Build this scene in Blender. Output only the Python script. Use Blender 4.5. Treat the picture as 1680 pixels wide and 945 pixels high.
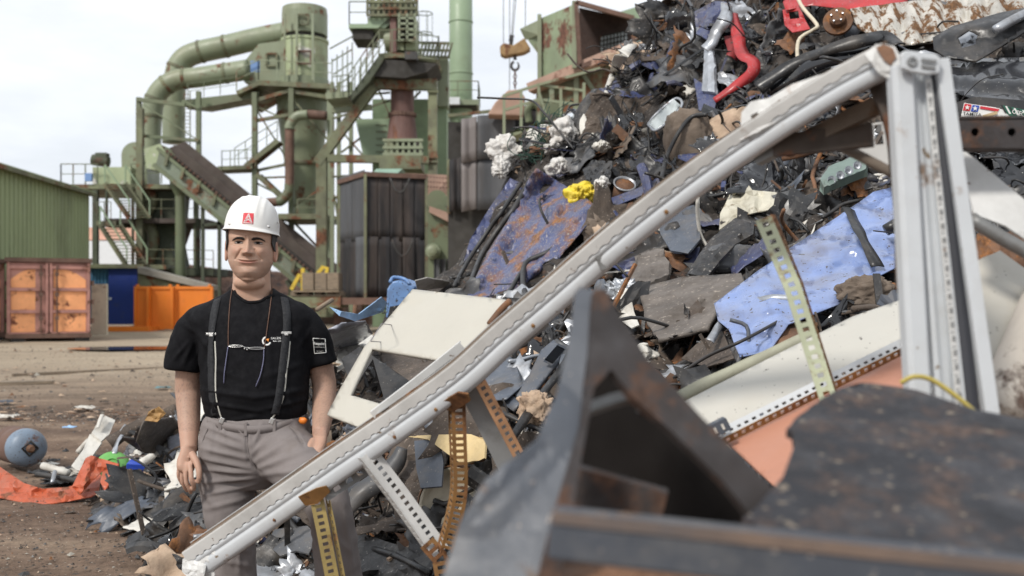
import bpy, bmesh, math, random
import numpy as np
from mathutils import Vector, Matrix, noise
from mathutils.bvhtree import BVHTree
from mathutils.geometry import delaunay_2d_cdt
for _o in list(bpy.data.objects): bpy.data.objects.remove(_o)
SC = bpy.context.scene
COL = SC.collection
rnd = random.Random(7)

# ---------------------------------------------------------------- camera
F = 1680 * 35 / 36.0; HZ = 493.0; CH = 1.4
cam_d = bpy.data.cameras.new('camera'); cam = bpy.data.objects.new('camera', cam_d); COL.objects.link(cam)
cam_d.lens = 35; cam_d.sensor_width = 36; cam_d.shift_y = (HZ - 472.5) / 1680
cam.location = (0, 0, CH); cam.rotation_euler = (math.radians(90), 0, 0)
cam_d.clip_start = 0.05; cam_d.clip_end = 3000
cam_d.dof.use_dof = True; cam_d.dof.focus_distance = 4.4; cam_d.dof.aperture_fstop = 2.8
SC.camera = cam

# ---------------------------------------------------------------- sky, sun, exposure
SUN_EL, SUN_AZ = 42, -142           # azimuth from +Y (view direction) turning right; light comes from behind-left of the camera
w = bpy.data.worlds.new('World'); SC.world = w; w.use_nodes = True
nt = w.node_tree; nt.nodes.clear()
wo = nt.nodes.new('ShaderNodeOutputWorld'); bg = nt.nodes.new('ShaderNodeBackground')
sky = nt.nodes.new('ShaderNodeTexSky'); sky.sky_type = 'NISHITA'; sky.sun_disc = False
sky.sun_elevation = math.radians(SUN_EL); sky.sun_rotation = math.radians(SUN_AZ)
sky.air_density = 1.0; sky.dust_density = 2.0
tc = nt.nodes.new('ShaderNodeTexCoord'); mp = nt.nodes.new('ShaderNodeMapping'); mp.inputs['Scale'].default_value = (1, 1, 3.2)
mp.inputs['Location'].default_value = (0.9, 0.2, 0.35)
nz = nt.nodes.new('ShaderNodeTexNoise'); nz.inputs['Scale'].default_value = 2.3; nz.inputs['Detail'].default_value = 8; nz.inputs['Roughness'].default_value = .58
rp = nt.nodes.new('ShaderNodeValToRGB'); rp.color_ramp.elements[0].position = .36; rp.color_ramp.elements[1].position = .60
rp.color_ramp.elements[0].color = (.74, .74, .74, 1); rp.color_ramp.elements[1].color = (1, 1, 1, 1)
mx = nt.nodes.new('ShaderNodeMix'); mx.data_type = 'RGBA'; mx.inputs['B'].default_value = (12.2, 12.7, 13.4, 1)
L = nt.links
L.new(tc.outputs['Generated'], mp.inputs['Vector']); L.new(mp.outputs['Vector'], nz.inputs['Vector']); L.new(nz.outputs['Fac'], rp.inputs['Fac'])
L.new(rp.outputs['Color'], mx.inputs['Factor']); L.new(sky.outputs['Color'], mx.inputs['A']); L.new(mx.outputs['Result'], bg.inputs['Color'])
bg.inputs['Strength'].default_value = 0.084
L.new(bg.outputs['Background'], wo.inputs['Surface'])
sd = bpy.data.lights.new('sun', 'SUN'); sd.energy = 3.0; sd.angle = math.radians(9); sd.color = (1, .95, .88)
so = bpy.data.objects.new('sun', sd); COL.objects.link(so)
_el, _az = math.radians(SUN_EL), math.radians(SUN_AZ)
_d = Vector((math.sin(_az) * math.cos(_el), math.cos(_az) * math.cos(_el), math.sin(_el)))
so.rotation_euler = _d.to_track_quat('Z', 'Y').to_euler(); so.location = _d * 50
SC.view_settings.view_transform = 'Standard'; SC.view_settings.look = 'None'
SC.view_settings.exposure = 0.0; SC.view_settings.gamma = 1; SC.view_settings.use_curve_mapping = False

# ---------------------------------------------------------------- helpers
def at(px, py, Y):                    # a place: pixel of the 1680-wide photograph + distance -> metres
    return Vector(((px - 840) / F * Y, Y, CH - (py - HZ) / F * Y))
def gY(py): return CH * F / (py - HZ)
def proj(v): return (840 + v[0] / v[1] * F, HZ - (v[2] - CH) / v[1] * F)
def m_of(px, Y): return px / F * Y
WLOC = {}
def put(o, parent=None, label=None, cat=None, group=None, kind=None):
    COL.objects.link(o)
    if parent: o.parent = parent
    if label: o['label'] = label
    if cat: o['category'] = cat
    if group: o['group'] = group
    if kind: o['kind'] = kind
    return o
def thing(name, label, cat, loc, group=None):
    o = bpy.data.objects.new(name, None); o.empty_display_size = .1
    o.location = loc; put(o, None, label, cat, group); WLOC[o.name] = Vector(loc); return o

class MB:
    def __init__(s): s.v = []; s.f = []; s.mi = []; s.cur = 0
    def add(s, vs, fs):
        n = len(s.v); s.v += [Vector(v) for v in vs]; s.f += [tuple(i + n for i in f) for f in fs]; s.mi += [s.cur] * len(fs); return s
    def box(s, c, size, rot=None):
        hx, hy, hz = [a / 2 for a in size]; c = Vector(c)
        vs = [Vector((x, y, z)) for x in (-hx, hx) for y in (-hy, hy) for z in (-hz, hz)]
        if rot is not None: vs = [rot @ v for v in vs]
        return s.add([v + c for v in vs], [(0, 1, 3, 2), (4, 6, 7, 5), (0, 4, 5, 1), (2, 3, 7, 6), (0, 2, 6, 4), (1, 5, 7, 3)])
    def bar(s, a, b, w, h=None, up=(0, 0, 1)):      # rectangular bar between two points
        a = Vector(a); b = Vector(b); h = h or w; d = b - a; l = d.length
        if l < 1e-6: return s
        d.normalize(); u = Vector(up)
        if abs(d.dot(u)) > .98: u = Vector((0, 1, 0))
        x = d.cross(u).normalized(); z = x.cross(d)
        return s.box((a + b) / 2, (w, l, h), Matrix((x, d, z)).transposed())
    def tube(s, pts, r, seg=10, caps=True, flat=1.0):
        pts = [Vector(p) for p in pts]; n = len(pts); rs = r if hasattr(r, '__len__') else [r] * n
        t0 = (pts[1] - pts[0]).normalized(); u = t0.orthogonal().normalized(); vs = []; fs = []
        for i, p in enumerate(pts):
            t = (pts[min(i + 1, n - 1)] - pts[max(i - 1, 0)]).normalized()
            u = (u - t * u.dot(t)); u = u.normalized() if u.length > 1e-5 else t.orthogonal().normalized()
            w_ = t.cross(u)
            for k in range(seg):
                a = 2 * math.pi * k / seg; vs.append(p + (u * math.cos(a) + w_ * math.sin(a) * flat) * rs[i])
        for i in range(n - 1):
            for k in range(seg):
                k2 = (k + 1) % seg; fs.append((i * seg + k, i * seg + k2, (i + 1) * seg + k2, (i + 1) * seg + k))
        if caps: fs += [tuple(range(seg))[::-1], tuple((n - 1) * seg + k for k in range(seg))]
        return s.add(vs, fs)
    def lathe(s, prof, c, axis=(0, 0, 1), seg=32, cap=True):   # prof: [(r, h)]
        ax = Vector(axis).normalized(); q = Vector((0, 0, 1)).rotation_difference(ax); c = Vector(c); vs = []; fs = []
        for r, h in prof:
            for k in range(seg):
                a = 2 * math.pi * k / seg; vs.append(c + q @ Vector((r * math.cos(a), r * math.sin(a), h)))
        n = len(prof)
        for i in range(n - 1):
            for k in range(seg):
                k2 = (k + 1) % seg; fs.append((i * seg + k, i * seg + k2, (i + 1) * seg + k2, (i + 1) * seg + k))
        if cap: fs += [tuple(range(seg))[::-1], tuple((n - 1) * seg + k for k in range(seg))]
        return s.add(vs, fs)
    def prism(s, poly, d):              # planar polygon (3D points) pushed by vector d
        n = len(poly); d = Vector(d); vs = [Vector(p) for p in poly] + [Vector(p) + d for p in poly]
        fs = [tuple(range(n))[::-1], tuple(range(n, 2 * n))] + [(i, (i + 1) % n, n + (i + 1) % n, n + i) for i in range(n)]
        return s.add(vs, fs)
    def sweep(s, pts, prof, up=(0, 0, 1), closed=True, scale=None):   # prof [(side, up)] swept along pts
        pts = [Vector(p) for p in pts]; n = len(pts); m = len(prof); vs = []; fs = []
        for i, p in enumerate(pts):
            t = (pts[min(i + 1, n - 1)] - pts[max(i - 1, 0)]).normalized(); U = up[i] if isinstance(up, list) else Vector(up)
            x = t.cross(U).normalized(); z = x.cross(t); k = scale[i] if scale else 1
            vs += [p + x * (a * k) + z * (b * k) for a, b in prof]
        for i in range(n - 1):
            for k in range(m if closed else m - 1):
                k2 = (k + 1) % m; fs.append((i * m + k, i * m + k2, (i + 1) * m + k2, (i + 1) * m + k))
        if closed: fs += [tuple(range(m))[::-1], tuple((n - 1) * m + k for k in range(m))]
        return s.add(vs, fs)
    def grid(s, fn, nu, nv, closeu=False):     # fn(u,v)->point, u,v in 0..1
        vs = [fn(i / nu, j / nv) for j in range(nv + 1) for i in range(nu + 1)]
        return s.add(vs, [(j * (nu + 1) + i, j * (nu + 1) + i + 1, (j + 1) * (nu + 1) + i + 1, (j + 1) * (nu + 1) + i) for j in range(nv) for i in range(nu)])
    def build(s, name, mat, parent=None, label=None, cat=None, group=None, kind=None, smooth=False, fix=True, thick=0, bevel=0, loc=None, sub=0):
        base = WLOC[parent.name] if parent else None
        if base is None:
            if loc is not None: base = Vector(loc)
            else:
                lo = [min(v[i] for v in s.v) for i in range(3)]; hi = [max(v[i] for v in s.v) for i in range(3)]
                base = Vector(((lo[0] + hi[0]) / 2, (lo[1] + hi[1]) / 2, lo[2]))
        me = bpy.data.meshes.new(name); me.from_pydata([v - base for v in s.v], [], s.f)
        mats = mat if isinstance(mat, (list, tuple)) else [mat]
        for m in mats: me.materials.append(m)
        if len(mats) > 1: me.polygons.foreach_set('material_index', s.mi)
        if fix:
            bm = bmesh.new(); bm.from_mesh(me); bmesh.ops.recalc_face_normals(bm, faces=bm.faces); bm.to_mesh(me); bm.free()
        if smooth: me.polygons.foreach_set('use_smooth', [True] * len(me.polygons))
        me.update(); o = bpy.data.objects.new(name, me)
        if parent is None: o.location = base
        if thick:
            md = o.modifiers.new('t', 'SOLIDIFY'); md.thickness = thick; md.offset = 0
        if bevel:
            md = o.modifiers.new('b', 'BEVEL'); md.width = bevel; md.segments = 2; md.limit_method = 'ANGLE'
        if sub:
            md = o.modifiers.new('s', 'SUBSURF'); md.levels = sub; md.render_levels = sub
        put(o, parent, label, cat, group, kind); WLOC[o.name] = base
        return o

def spline(pts, n=8):                       # Catmull-Rom through 3D points
    P = [Vector(p) for p in pts]; P = [P[0] * 2 - P[1]] + P + [P[-1] * 2 - P[-2]]; out = []
    for i in range(1, len(P) - 2):
        for k in range(n):
            t = k / n; a, b, c, d = P[i - 1:i + 3]
            out.append(.5 * ((2 * b) + (c - a) * t + (2 * a - 5 * b + 4 * c - d) * t * t + (3 * b - a - 3 * c + d) * t ** 3))
    return out + [P[-2]]

# ---------------------------------------------------------------- procedural materials
def mat(name, col, rough=.6, metal=0.0, var=.25, vscale=2.5, rust=0.0, rscale=3.0, rcol=(.13, .055, .028), speck=0.0, sscale=70, scol=(.035, .028, .022),
        bump=.12, bscale=45, stretch=(1, 1, 1), spec=.5, dirt=0.0, dcol=(.10, .085, .065), dscale=1.6, coat=0.0, rsharp=.07):
    m = bpy.data.materials.new(name); m.use_nodes = True; n = m.node_tree.nodes; l = m.node_tree.links
    p = n['Principled BSDF']; g = n.new('ShaderNodeNewGeometry'); mp = n.new('ShaderNodeMapping'); mp.inputs['Scale'].default_value = stretch
    l.new(g.outputs['Position'], mp.inputs['Vector'])
    def nz(sc, det=7, ro=.6, off=0):
        t = n.new('ShaderNodeTexNoise'); t.inputs['Scale'].default_value = sc; t.inputs['Detail'].default_value = det; t.inputs['Roughness'].default_value = ro
        a = n.new('ShaderNodeVectorMath'); a.operation = 'ADD'; a.inputs[1].default_value = (off * 3.1, off * 1.7, off * 2.3); l.new(mp.outputs['Vector'], a.inputs[0]); l.new(a.outputs[0], t.inputs['Vector']); return t.outputs['Fac']
    def rng(x, a, b, c=0, d=1):
        r = n.new('ShaderNodeMapRange'); r.inputs['From Min'].default_value = a; r.inputs['From Max'].default_value = b; r.inputs['To Min'].default_value = c; r.inputs['To Max'].default_value = d; l.new(x, r.inputs['Value']); return r.outputs['Result']
    def mix(f, a, b):
        k = n.new('ShaderNodeMix'); k.data_type = 'RGBA'
        for s_, q in ((0, f), ('A', a), ('B', b)):
            i = k.inputs['Factor'] if s_ == 0 else k.inputs[s_]
            if isinstance(q, (int, float)): i.default_value = q
            elif isinstance(q, tuple): i.default_value = (*q[:3], 1)
            else: l.new(q, i)
        return k.outputs['Result']
    c0 = tuple(max(0, c * (1 - var)) for c in col); c1 = tuple(min(1, c * (1 + var)) for c in col)
    c = mix(rng(nz(vscale), .3, .7), c0, c1); rg = None
    if dirt:
        f = rng(nz(dscale, 9, .66, 3), .62 - dirt * .35, .85 - dirt * .3, 0, .8); c = mix(f, c, dcol)
    if rust:
        f = rng(nz(rscale, 10, .68, 1), .72 - rust * .45, .72 - rust * .45 + rsharp)
        rc = mix(rng(nz(rscale * 5, 6, .6, 2), .35, .65), tuple(x * .55 for x in rcol), tuple(x * 1.5 for x in rcol)); c = mix(f, c, rc); rg = f
    if speck:
        f = rng(nz(sscale, 3, .5, 5), .70 - speck * .3, .74 - speck * .3); c = mix(f, c, scol)
    l.new(c, p.inputs['Base Color']); p.inputs['Specular IOR Level'].default_value = spec
    rr = rng(nz(vscale * 4, 5, .6, 7), .3, .7, rough * .75, min(1, rough * 1.25))
    if rg is not None:
        k = n.new('ShaderNodeMix'); k.inputs['B'].default_value = .9; l.new(rg, k.inputs['Factor']); l.new(rr, k.inputs['A']); rr = k.outputs['Result']
        if metal:
            q = rng(rg, 0, 1, metal, 0); l.new(q, p.inputs['Metallic'])
    elif metal: p.inputs['Metallic'].default_value = metal
    l.new(rr, p.inputs['Roughness'])
    if coat: p.inputs['Coat Weight'].default_value = coat
    if bump:
        b = n.new('ShaderNodeBump'); b.inputs['Strength'].default_value = bump; b.inputs['Distance'].default_value = .01
        l.new(nz(bscale, 6, .6, 9), b.inputs['Height']); l.new(b.outputs['Normal'], p.inputs['Normal'])
    return m
MT = {}
def mk(name, *a, **k): MT[name] = mat(name, *a, **k); return MT[name]
mk('green', (.125, .15, .085), .55, var=.25, vscale=.5, rust=.33, rscale=.8, dirt=.5, dscale=.5, dcol=(.13, .13, .08), bump=.05)
mk('green_pale', (.215, .245, .16), .5, var=.18, vscale=.5, rust=.32, rscale=.8, dirt=.42, dscale=.5, dcol=(.2, .2, .12), bump=.05)
mk('green_light', (.235, .31, .20), .5, var=.12, vscale=.4, rust=.12, rscale=.6, dirt=.15, dscale=.4, dcol=(.2, .24, .15), bump=.03)
mk('green_drab', (.155, .165, .095), .7, var=.3, vscale=.8, rust=.42, rscale=.9, dirt=.5, dscale=.7, dcol=(.07, .06, .045), bump=.05)
mk('green_dark', (.06, .07, .045), .8, var=.35, vscale=.7, rust=.40, rscale=.8, rcol=(.07, .045, .03), bump=.05)
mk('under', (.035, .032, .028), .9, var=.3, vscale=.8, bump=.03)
mk('brown_belt', (.075, .058, .05), .9, var=.3, vscale=.7, dirt=.4, dscale=.6, bump=.1)
mk('rust_duct', (.135, .072, .06), .75, var=.35, vscale=1.0, rust=.35, rscale=1.2, rcol=(.15, .06, .03), stretch=(1, 1, .35), bump=.08)
mk('rust_pipe', (.13, .075, .055), .8, var=.35, vscale=2, bump=.1)
mk('shed', (.29, .345, .185), .6, var=.12, vscale=.6, dirt=.22, dscale=.35, dcol=(.10, .11, .06), stretch=(1, 1, .3), bump=.02)
mk('maroon', (.40, .20, .165), .7, var=.25, vscale=2, rust=.36, rscale=2, bump=.1)
mk('orange_worn', (.80, .36, .16), .65, var=.15, vscale=2.5, rust=.36, rscale=2.6, rcol=(.17, .06, .035), bump=.1)
mk('orange', (.72, .20, .022), .5, var=.06, vscale=1, dirt=.15, dcol=(.35, .11, .03), dscale=2, bump=.03)
mk('blue_deep', (.012, .035, .21), .5, var=.1, vscale=1, dirt=.12, dcol=(.05, .06, .10), bump=.03)
mk('blue_ribbed', (.05, .16, .28), .6, var=.12, vscale=1.2, dirt=.2, bump=.03)
mk('cream_worn', (.58, .52, .40), .7, var=.1, vscale=2, rust=.30, rscale=2.5, dirt=.2, bump=.05)
mk('concrete', (.30, .28, .24), .9, var=.2, vscale=1, dirt=.3, bump=.08)
mk('rubber', (.020, .019, .021), .75, var=.4, vscale=1.1, dirt=.5, dcol=(.075, .055, .045), dscale=.9, stretch=(1.6, 1.6, .22), bump=.08, bscale=12)
mk('rubber_grey', (.075, .078, .085), .7, var=.25, vscale=1, dirt=.35, dcol=(.08, .07, .065), dscale=.8, stretch=(1.6, 1.6, .25), bump=.08, bscale=12)
mk('rubber_pale', (.19, .172, .17), .7, var=.2, vscale=1, dirt=.4, dcol=(.13, .11, .10), dscale=.8, stretch=(1.6, 1.6, .25), bump=.08, bscale=12)
mk('rust_plate', (.36, .235, .18), .85, var=.2, vscale=1, rust=.35, rscale=1.5, rcol=(.19, .10, .07), bump=.08)
mk('yellow', (.60, .42, .04), .55, var=.15, dirt=.2, bump=.03)
mk('yellow_rust', (.30, .19, .085), .7, var=.25, rust=.42, rscale=2, bump=.05)
mk('wood', (.22, .17, .12), .85, var=.3, vscale=4, stretch=(1, 1, 4), dirt=.3, bump=.1)
mk('steel_dark', (.05, .048, .046), .6, .3, var=.4, rust=.3, bump=.1)
mk('glass', (.25, .32, .34), .15, var=.1, bump=0)
mk('sign_blue', (.15, .26, .50), .6, var=.1, bump=0)
mk('sky_wall', (.62, .64, .66), .8, var=.05, bump=0)
mk('salmon_wall', (.62, .36, .27), .8, var=.05, bump=0)
# ================================================================ the setting
def ground():
    mb = MB()
    xs = np.concatenate([np.linspace(-700, -26, 12), np.linspace(-25, -8, 30), np.linspace(-7.8, 8, 180), np.linspace(9, 25, 12), np.linspace(30, 700, 12)])
    ys = np.concatenate([np.linspace(-60, 1, 6), np.linspace(1.2, 14, 150), np.linspace(14.3, 60, 110), np.linspace(70, 1500, 14)])
    def h(x, y):
        if y > 62 or abs(x) > 30 or y < 1: return 0.0
        z = .035 * noise.noise((x * .35, y * .6, 0)) + .018 * noise.noise((x * 1.6, y * 2.2, 4)) + .008 * noise.noise((x * 6, y * 6, 9))
        z += .045 * math.sin(y * 2.6 + 1.1 * x + 1.5 * noise.noise((x * .3, y * .3, 2))) * (1 if 4 < y < 13 else .25) * max(0, noise.noise((x * .25, y * .25, 7)) + .5)
        return z * min(1, max(0, (62 - y) / 10))
    vs = [(x, y, h(x, y)) for y in ys for x in xs]; nx = len(xs)
    mb.add(vs, [(j * nx + i, j * nx + i + 1, (j + 1) * nx + i + 1, (j + 1) * nx + i) for j in range(len(ys) - 1) for i in range(nx - 1)])
    m = bpy.data.materials.new('yard_dirt'); m.use_nodes = True; n = m.node_tree.nodes; l = m.node_tree.links; p = n['Principled BSDF']
    g = n.new('ShaderNodeNewGeometry')
    def nz(sc, det=8, ro=.62, st=(1, 1, 1)):
        mp = n.new('ShaderNodeMapping'); mp.inputs['Scale'].default_value = st; l.new(g.outputs['Position'], mp.inputs['Vector'])
        t = n.new('ShaderNodeTexNoise'); t.inputs['Scale'].default_value = sc; t.inputs['Detail'].default_value = det; t.inputs['Roughness'].default_value = ro; l.new(mp.outputs['Vector'], t.inputs['Vector']); return t.outputs['Fac']
    def ramp(x, els):
        r = n.new('ShaderNodeValToRGB'); e = r.color_ramp.elements
        while len(e) < len(els): e.new(.5)
        for q, (pos, c) in zip(e, els): q.position = pos; q.color = (*c, 1)
        l.new(x, r.inputs['Fac']); return r.outputs['Color']
    def mix(f, a, b, mode='MIX'):
        k = n.new('ShaderNodeMix'); k.data_type = 'RGBA'; k.blend_type = mode
        if isinstance(f, float): k.inputs['Factor'].default_value = f
        else: l.new(f, k.inputs['Factor'])
        l.new(a, k.inputs['A']); l.new(b, k.inputs['B']); return k.outputs['Result']
    base = ramp(nz(.45, 10, .65, (1, 2.2, 1)), [(.30, (.065, .042, .030)), (.45, (.13, .087, .062)), (.55, (.20, .14, .10)), (.7, (.30, .225, .16))])
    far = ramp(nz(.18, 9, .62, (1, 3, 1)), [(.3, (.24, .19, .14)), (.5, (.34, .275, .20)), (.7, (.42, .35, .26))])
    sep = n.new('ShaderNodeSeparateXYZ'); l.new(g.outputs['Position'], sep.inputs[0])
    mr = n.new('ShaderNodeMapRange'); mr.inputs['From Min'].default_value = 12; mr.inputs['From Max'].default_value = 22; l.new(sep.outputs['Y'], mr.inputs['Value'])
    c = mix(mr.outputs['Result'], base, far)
    c = mix(.55, c, ramp(nz(14, 8, .7), [(.3, (.35, .33, .32)), (.5, (.95, .95, .95)), (.72, (1.5, 1.45, 1.4))]), 'MULTIPLY')
    fl = ramp(nz(38, 2, .5), [(.70, (0, 0, 0)), (.715, (1, 1, 1))]); white = n.new('ShaderNodeRGB'); white.outputs[0].default_value = (.42, .37, .31, 1)
    c = mix(fl, c, white.outputs[0])
    dk = ramp(nz(23, 3, .5), [(.665, (0, 0, 0)), (.69, (1, 1, 1))]); blk = n.new('ShaderNodeRGB'); blk.outputs[0].default_value = (.045, .035, .028, 1)
    c = mix(dk, c, blk.outputs[0])
    l.new(c, p.inputs['Base Color']); p.inputs['Roughness'].default_value = .93; p.inputs['Specular IOR Level'].default_value = .25
    b = n.new('ShaderNodeBump'); b.inputs['Strength'].default_value = .7; b.inputs['Distance'].default_value = .03; l.new(nz(26, 10, .7), b.inputs['Height']); l.new(b.outputs['Normal'], p.inputs['Normal'])
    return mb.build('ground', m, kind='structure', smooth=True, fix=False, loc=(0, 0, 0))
GROUND = ground()

def railing(mb, pts, h=1.05, sp=1.3, r=.028, mid=True):
    pts = [Vector(p) for p in pts]; up = Vector((0, 0, h))
    for a, b in zip(pts, pts[1:]):
        mb.bar(a + up, b + up, r * 1.7)
        if mid: mb.bar(a + up * .52, b + up * .52, r * 1.3)
        n = max(1, round((b - a).length / sp))
        for k in range(n + 1): q = a + (b - a) * k / n; mb.bar(q, q + up, r * 1.8)
    return mb
def stairs(mb, a, b, w=.8, n=12, side=(0, 1, 0)):     # stringers + treads from a down/up to b
    a, b, s = Vector(a), Vector(b), Vector(side).normalized() * w
    for q in (0, 1): mb.bar(a + s * q, b + s * q, .06, .26)
    for k in range(n): c = a + (b - a) * (k + .5) / n; mb.bar(c, c + s, .24, .04)
    return mb
G, GP, GL, GD, GK = MT['green'], MT['green_pale'], MT['green_light'], MT['green_drab'], MT['green_dark']

# ---- ribbed green shed
t = thing('shed', 'green ribbed metal shed behind the rusty skip containers', 'shed', (-20, 38, 0))
A = Vector((-19.2, 30, 0)); B = Vector((-20.45, 48, 0)); hA = 6.52
mb = MB(); d = (B - A); Ln = d.length; d.normalize(); nrm = Vector((d.y, -d.x, 0))
N = 44; prof = []
for k in range(N):
    for o_, e in ((0, 0), (.5, 0), (.62, .12), (.88, .12)): prof.append(A + d * (Ln * (k + o_) / N) + nrm * (-e))
prof.append(B)
mb.add([p for p in prof] + [p + Vector((0, 0, hA)) for p in prof], [(i, i + 1, len(prof) + i + 1, len(prof) + i) for i in range(len(prof) - 1)])
mb.build('wall', MT['shed'], t, thick=.02)
mb = MB(); mb.prism([B, B + Vector((-9, .6, 0)), B + Vector((-9, .6, 6.6)), B + Vector((0, 0, hA))], (0, .15, 0)); mb.build('end_wall', MT['shed'], t)
mb = MB(); mb.prism([A + nrm * .25 + Vector((0, 0, hA + .02)), B + d * .3 + nrm * .25 + Vector((0, 0, hA + .02)), B + d * .3 + Vector((-5, 0, 6.75)), A + Vector((-5, 0, 6.75))], (0, 0, .12)); mb.build('roof', MT['shed'], t)
mb = MB(); mb.bar(A + nrm * .3 + Vector((0, 0, hA - .02)), B + nrm * .3 + d * .3 + Vector((0, 0, hA - .02)), .12, .16); mb.build('gutter', MT['green_drab'], t)

# ---- skip containers
def skip(x0, x1, Y, label, panels=True):
    a = at(x0, 560, Y); a.z = .18; wd = m_of(x1 - x0, Y); ht = 2.62; dp = 5.5
    t = thing('skip_container', label, 'container', (a.x + wd / 2, Y, 0), 'skip containers in front of the green shed')
    mb = MB(); x = a.x
    mb.box((x + wd / 2, Y + dp / 2 + .1, .18 + ht / 2), (wd - .06, dp, ht - .1)); mb.build('body', MT['maroon'], t)
    for s in (0, 1):
        xx = x + .1 + s * (wd / 2 - .03); ww = wd / 2 - .17
        mb = MB(); mb.box((xx + ww / 2, Y + .06, .2 + ht / 2), (ww, .06, ht - .3)); dr = mb.build('door', MT['maroon'], t)
        for k in range(3):
            z0 = .32 + k * (ht - .36) / 3; hh = (ht - .36) / 3 - .1
            hx, hz = ww / 2 - .05, hh / 2; x1_ = .42 if s == 0 else .93; pl = [(-.95, -.97), (x1_, -.97)]
            if k == 2:
                pl += [(x1_, .9 if s == 0 else -.15)] + [(-.95 + (x1_ + .95) * f_, -.1 + 1.0 * math.sin(math.pi / 2 * min(1, f_ * 1.25))) if s == 0 else (-.95 + 1.88 * f_, .93 - 1.0 * max(0, f_ - .35) ** 1.6 * 2.1) for f_ in (np.linspace(1, 0, 14) if s == 0 else np.linspace(.97, 0, 14))]
            else: pl += [(x1_, .97), (-.95, .97)]
            pl = [Vector((xx + ww / 2 + q[0] * hx + .012 * noise.noise((q[0] * 4, q[1] * 4, k)), Y + .026, z0 + hh / 2 + q[1] * hz)) for q in pl]
            mb = MB(); mb.prism(pl, (0, .01, 0)); mb.build('worn_panel', MT['orange_worn'], dr)
        mb = MB()
        for k in range(4): mb.box((xx + ww / 2, Y, .24 + k * (ht - .36) / 3 + .03), (ww, .1, .1))
        for k in (0, 1): mb.box((xx + k * ww, Y - .005, .2 + ht / 2), (.09, .11, ht - .25))
        mb.build('door_frame', MT['maroon'], dr)
        mb = MB(); mb.tube([(xx + (ww - .2 if s == 0 else .2), Y - .09, .3), (xx + (ww - .2 if s == 0 else .2), Y - .09, ht)], .03, 8)
        for z in (.8, 1.6, 2.3): mb.box((xx + (ww - .2 if s == 0 else .2), Y - .1, z), (.14, .06, .12))
        mb.build('lock_rod', MT['rust_pipe'], dr)
    mb = MB(); mb.box((x + wd / 2, Y + dp / 2, .18 + ht - .02), (wd + .05, dp + .2, .14)); mb.box((x + wd / 2, Y + .02, .2), (wd, .16, .16)); mb.build('rim', MT['rust_pipe'], t)
    for s in (.08, .82): mb = MB(); mb.box((x + wd * s + .2, Y + .2, .09), (.5, .3, .18)); mb.build('skid', MT['steel_dark'], t)
    mb = MB()
    for z in (.7, 1.35, 2.0): mb.box((x + wd + .04, Y + .1, z), (.12, .2, .16))
    mb.build('hinge', MT['rust_pipe'], t)
    t.scale = (.92, .92, 1); t.rotation_euler.z = math.atan2(-(a.x + wd / 2), Y)
    return t
skip(11, 150, 34, 'rusty orange and maroon skip container with double doors beside the blue container')
skip(-135, 7, 34.3, 'orange skip container cut off by the left edge of the photo')
# ---- blue container, cream panel, orange barriers
Y = 52; t = thing('container', 'blue site container with ribbed side and flat deep blue door end', 'container', at(190, 537, Y))
def boxpx(x0, y0, x1, y1, Y, dp, name, m, par, **k):
    a = at(x0, y1, Y); b = at(x1, y0, Y); mb = MB(); mb.box(((a.x + b.x) / 2, Y + dp / 2, (a.z + b.z) / 2), (abs(b.x - a.x), dp, abs(b.z - a.z))); return mb.build(name, m, par, **k)
boxpx(178, 440, 225, 532, Y, 6, 'door_end', MT['blue_deep'], t)
mb = MB()
for k in range(14):
    x = 140 + k * 2.75; a = at(x, 532, Y + .3); b = at(x + 1.5, 440, Y + .3); mb.box(((a.x + b.x) / 2, Y + .25 + (k % 2) * .06, (a.z + b.z) / 2), (b.x - a.x + .06, .1, b.z - a.z))
mb.build('ribbed_side', MT['blue_ribbed'], t)
boxpx(138, 433, 235, 440, Y - .3, 7, 'roof', MT['green_drab'], t)
mb = MB(); a = at(181, 490, Y - .02); mb.box(a, (.12, .06, .12)); mb.build('handle', MT['sky_wall'], t)
boxpx(150, 466, 175, 549, 37, .12, 'painted_plate', MT['cream_worn'], None, label='cream painted metal panel with rusty edge beside the blue door', cat='panel')
def barrier(x0, x1, y0, y1, Y, label, foot):
    t = thing('steel_barrier', label, 'barrier', at((x0 + x1) / 2, y1, Y), 'orange steel barriers in the yard')
    a = at(x0, y1, Y); b = at(x1, y0, Y); mb = MB(); mb.box(((a.x + b.x) / 2, Y + .08, (a.z + b.z) / 2), (b.x - a.x - .1, .06, b.z - a.z - .1)); mb.build('panel', MT['orange'], t)
    mb = MB()
    for z in (a.z + .06, b.z - .06): mb.box(((a.x + b.x) / 2, Y + .06, z), (b.x - a.x, .14, .13))
    for x in (a.x + .06, b.x - .06): mb.box((x, Y + .055, (a.z + b.z) / 2), (.13, .15, b.z - a.z - .26))
    mb.build('frame', MT['orange'], t)
    mb = MB()
    for x in (a.x + .15, b.x - .15): mb.box((x, Y + .05, b.z + .05), (.12, .12, .1))
    mb.build('lug', MT['orange'], t)
    if foot: mb = MB(); mb.box((a.x + .15, Y - .9, a.z + .04), (1.9, .5, .22)); mb.box((a.x + .8, Y + .05, a.z + .04), (.7, 1.4, .2)); mb.build('foot', MT['orange'], t)
barrier(220, 284, 470, 540, 46, 'orange steel barrier with a flat foot next to the blue container', True)
barrier(286, 349, 470, 535, 46.2, 'orange steel barrier just left of the man, without a visible foot', False)
mb = MB(); Y = 45.9; a = at(245, 470, Y); mb.box(at(244, 504, 45.8) , (.1, .3, 1.9)); mb.build('steel_post', MT['orange'], label='narrow orange upright post in front of the barrier panel', cat='post')

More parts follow.
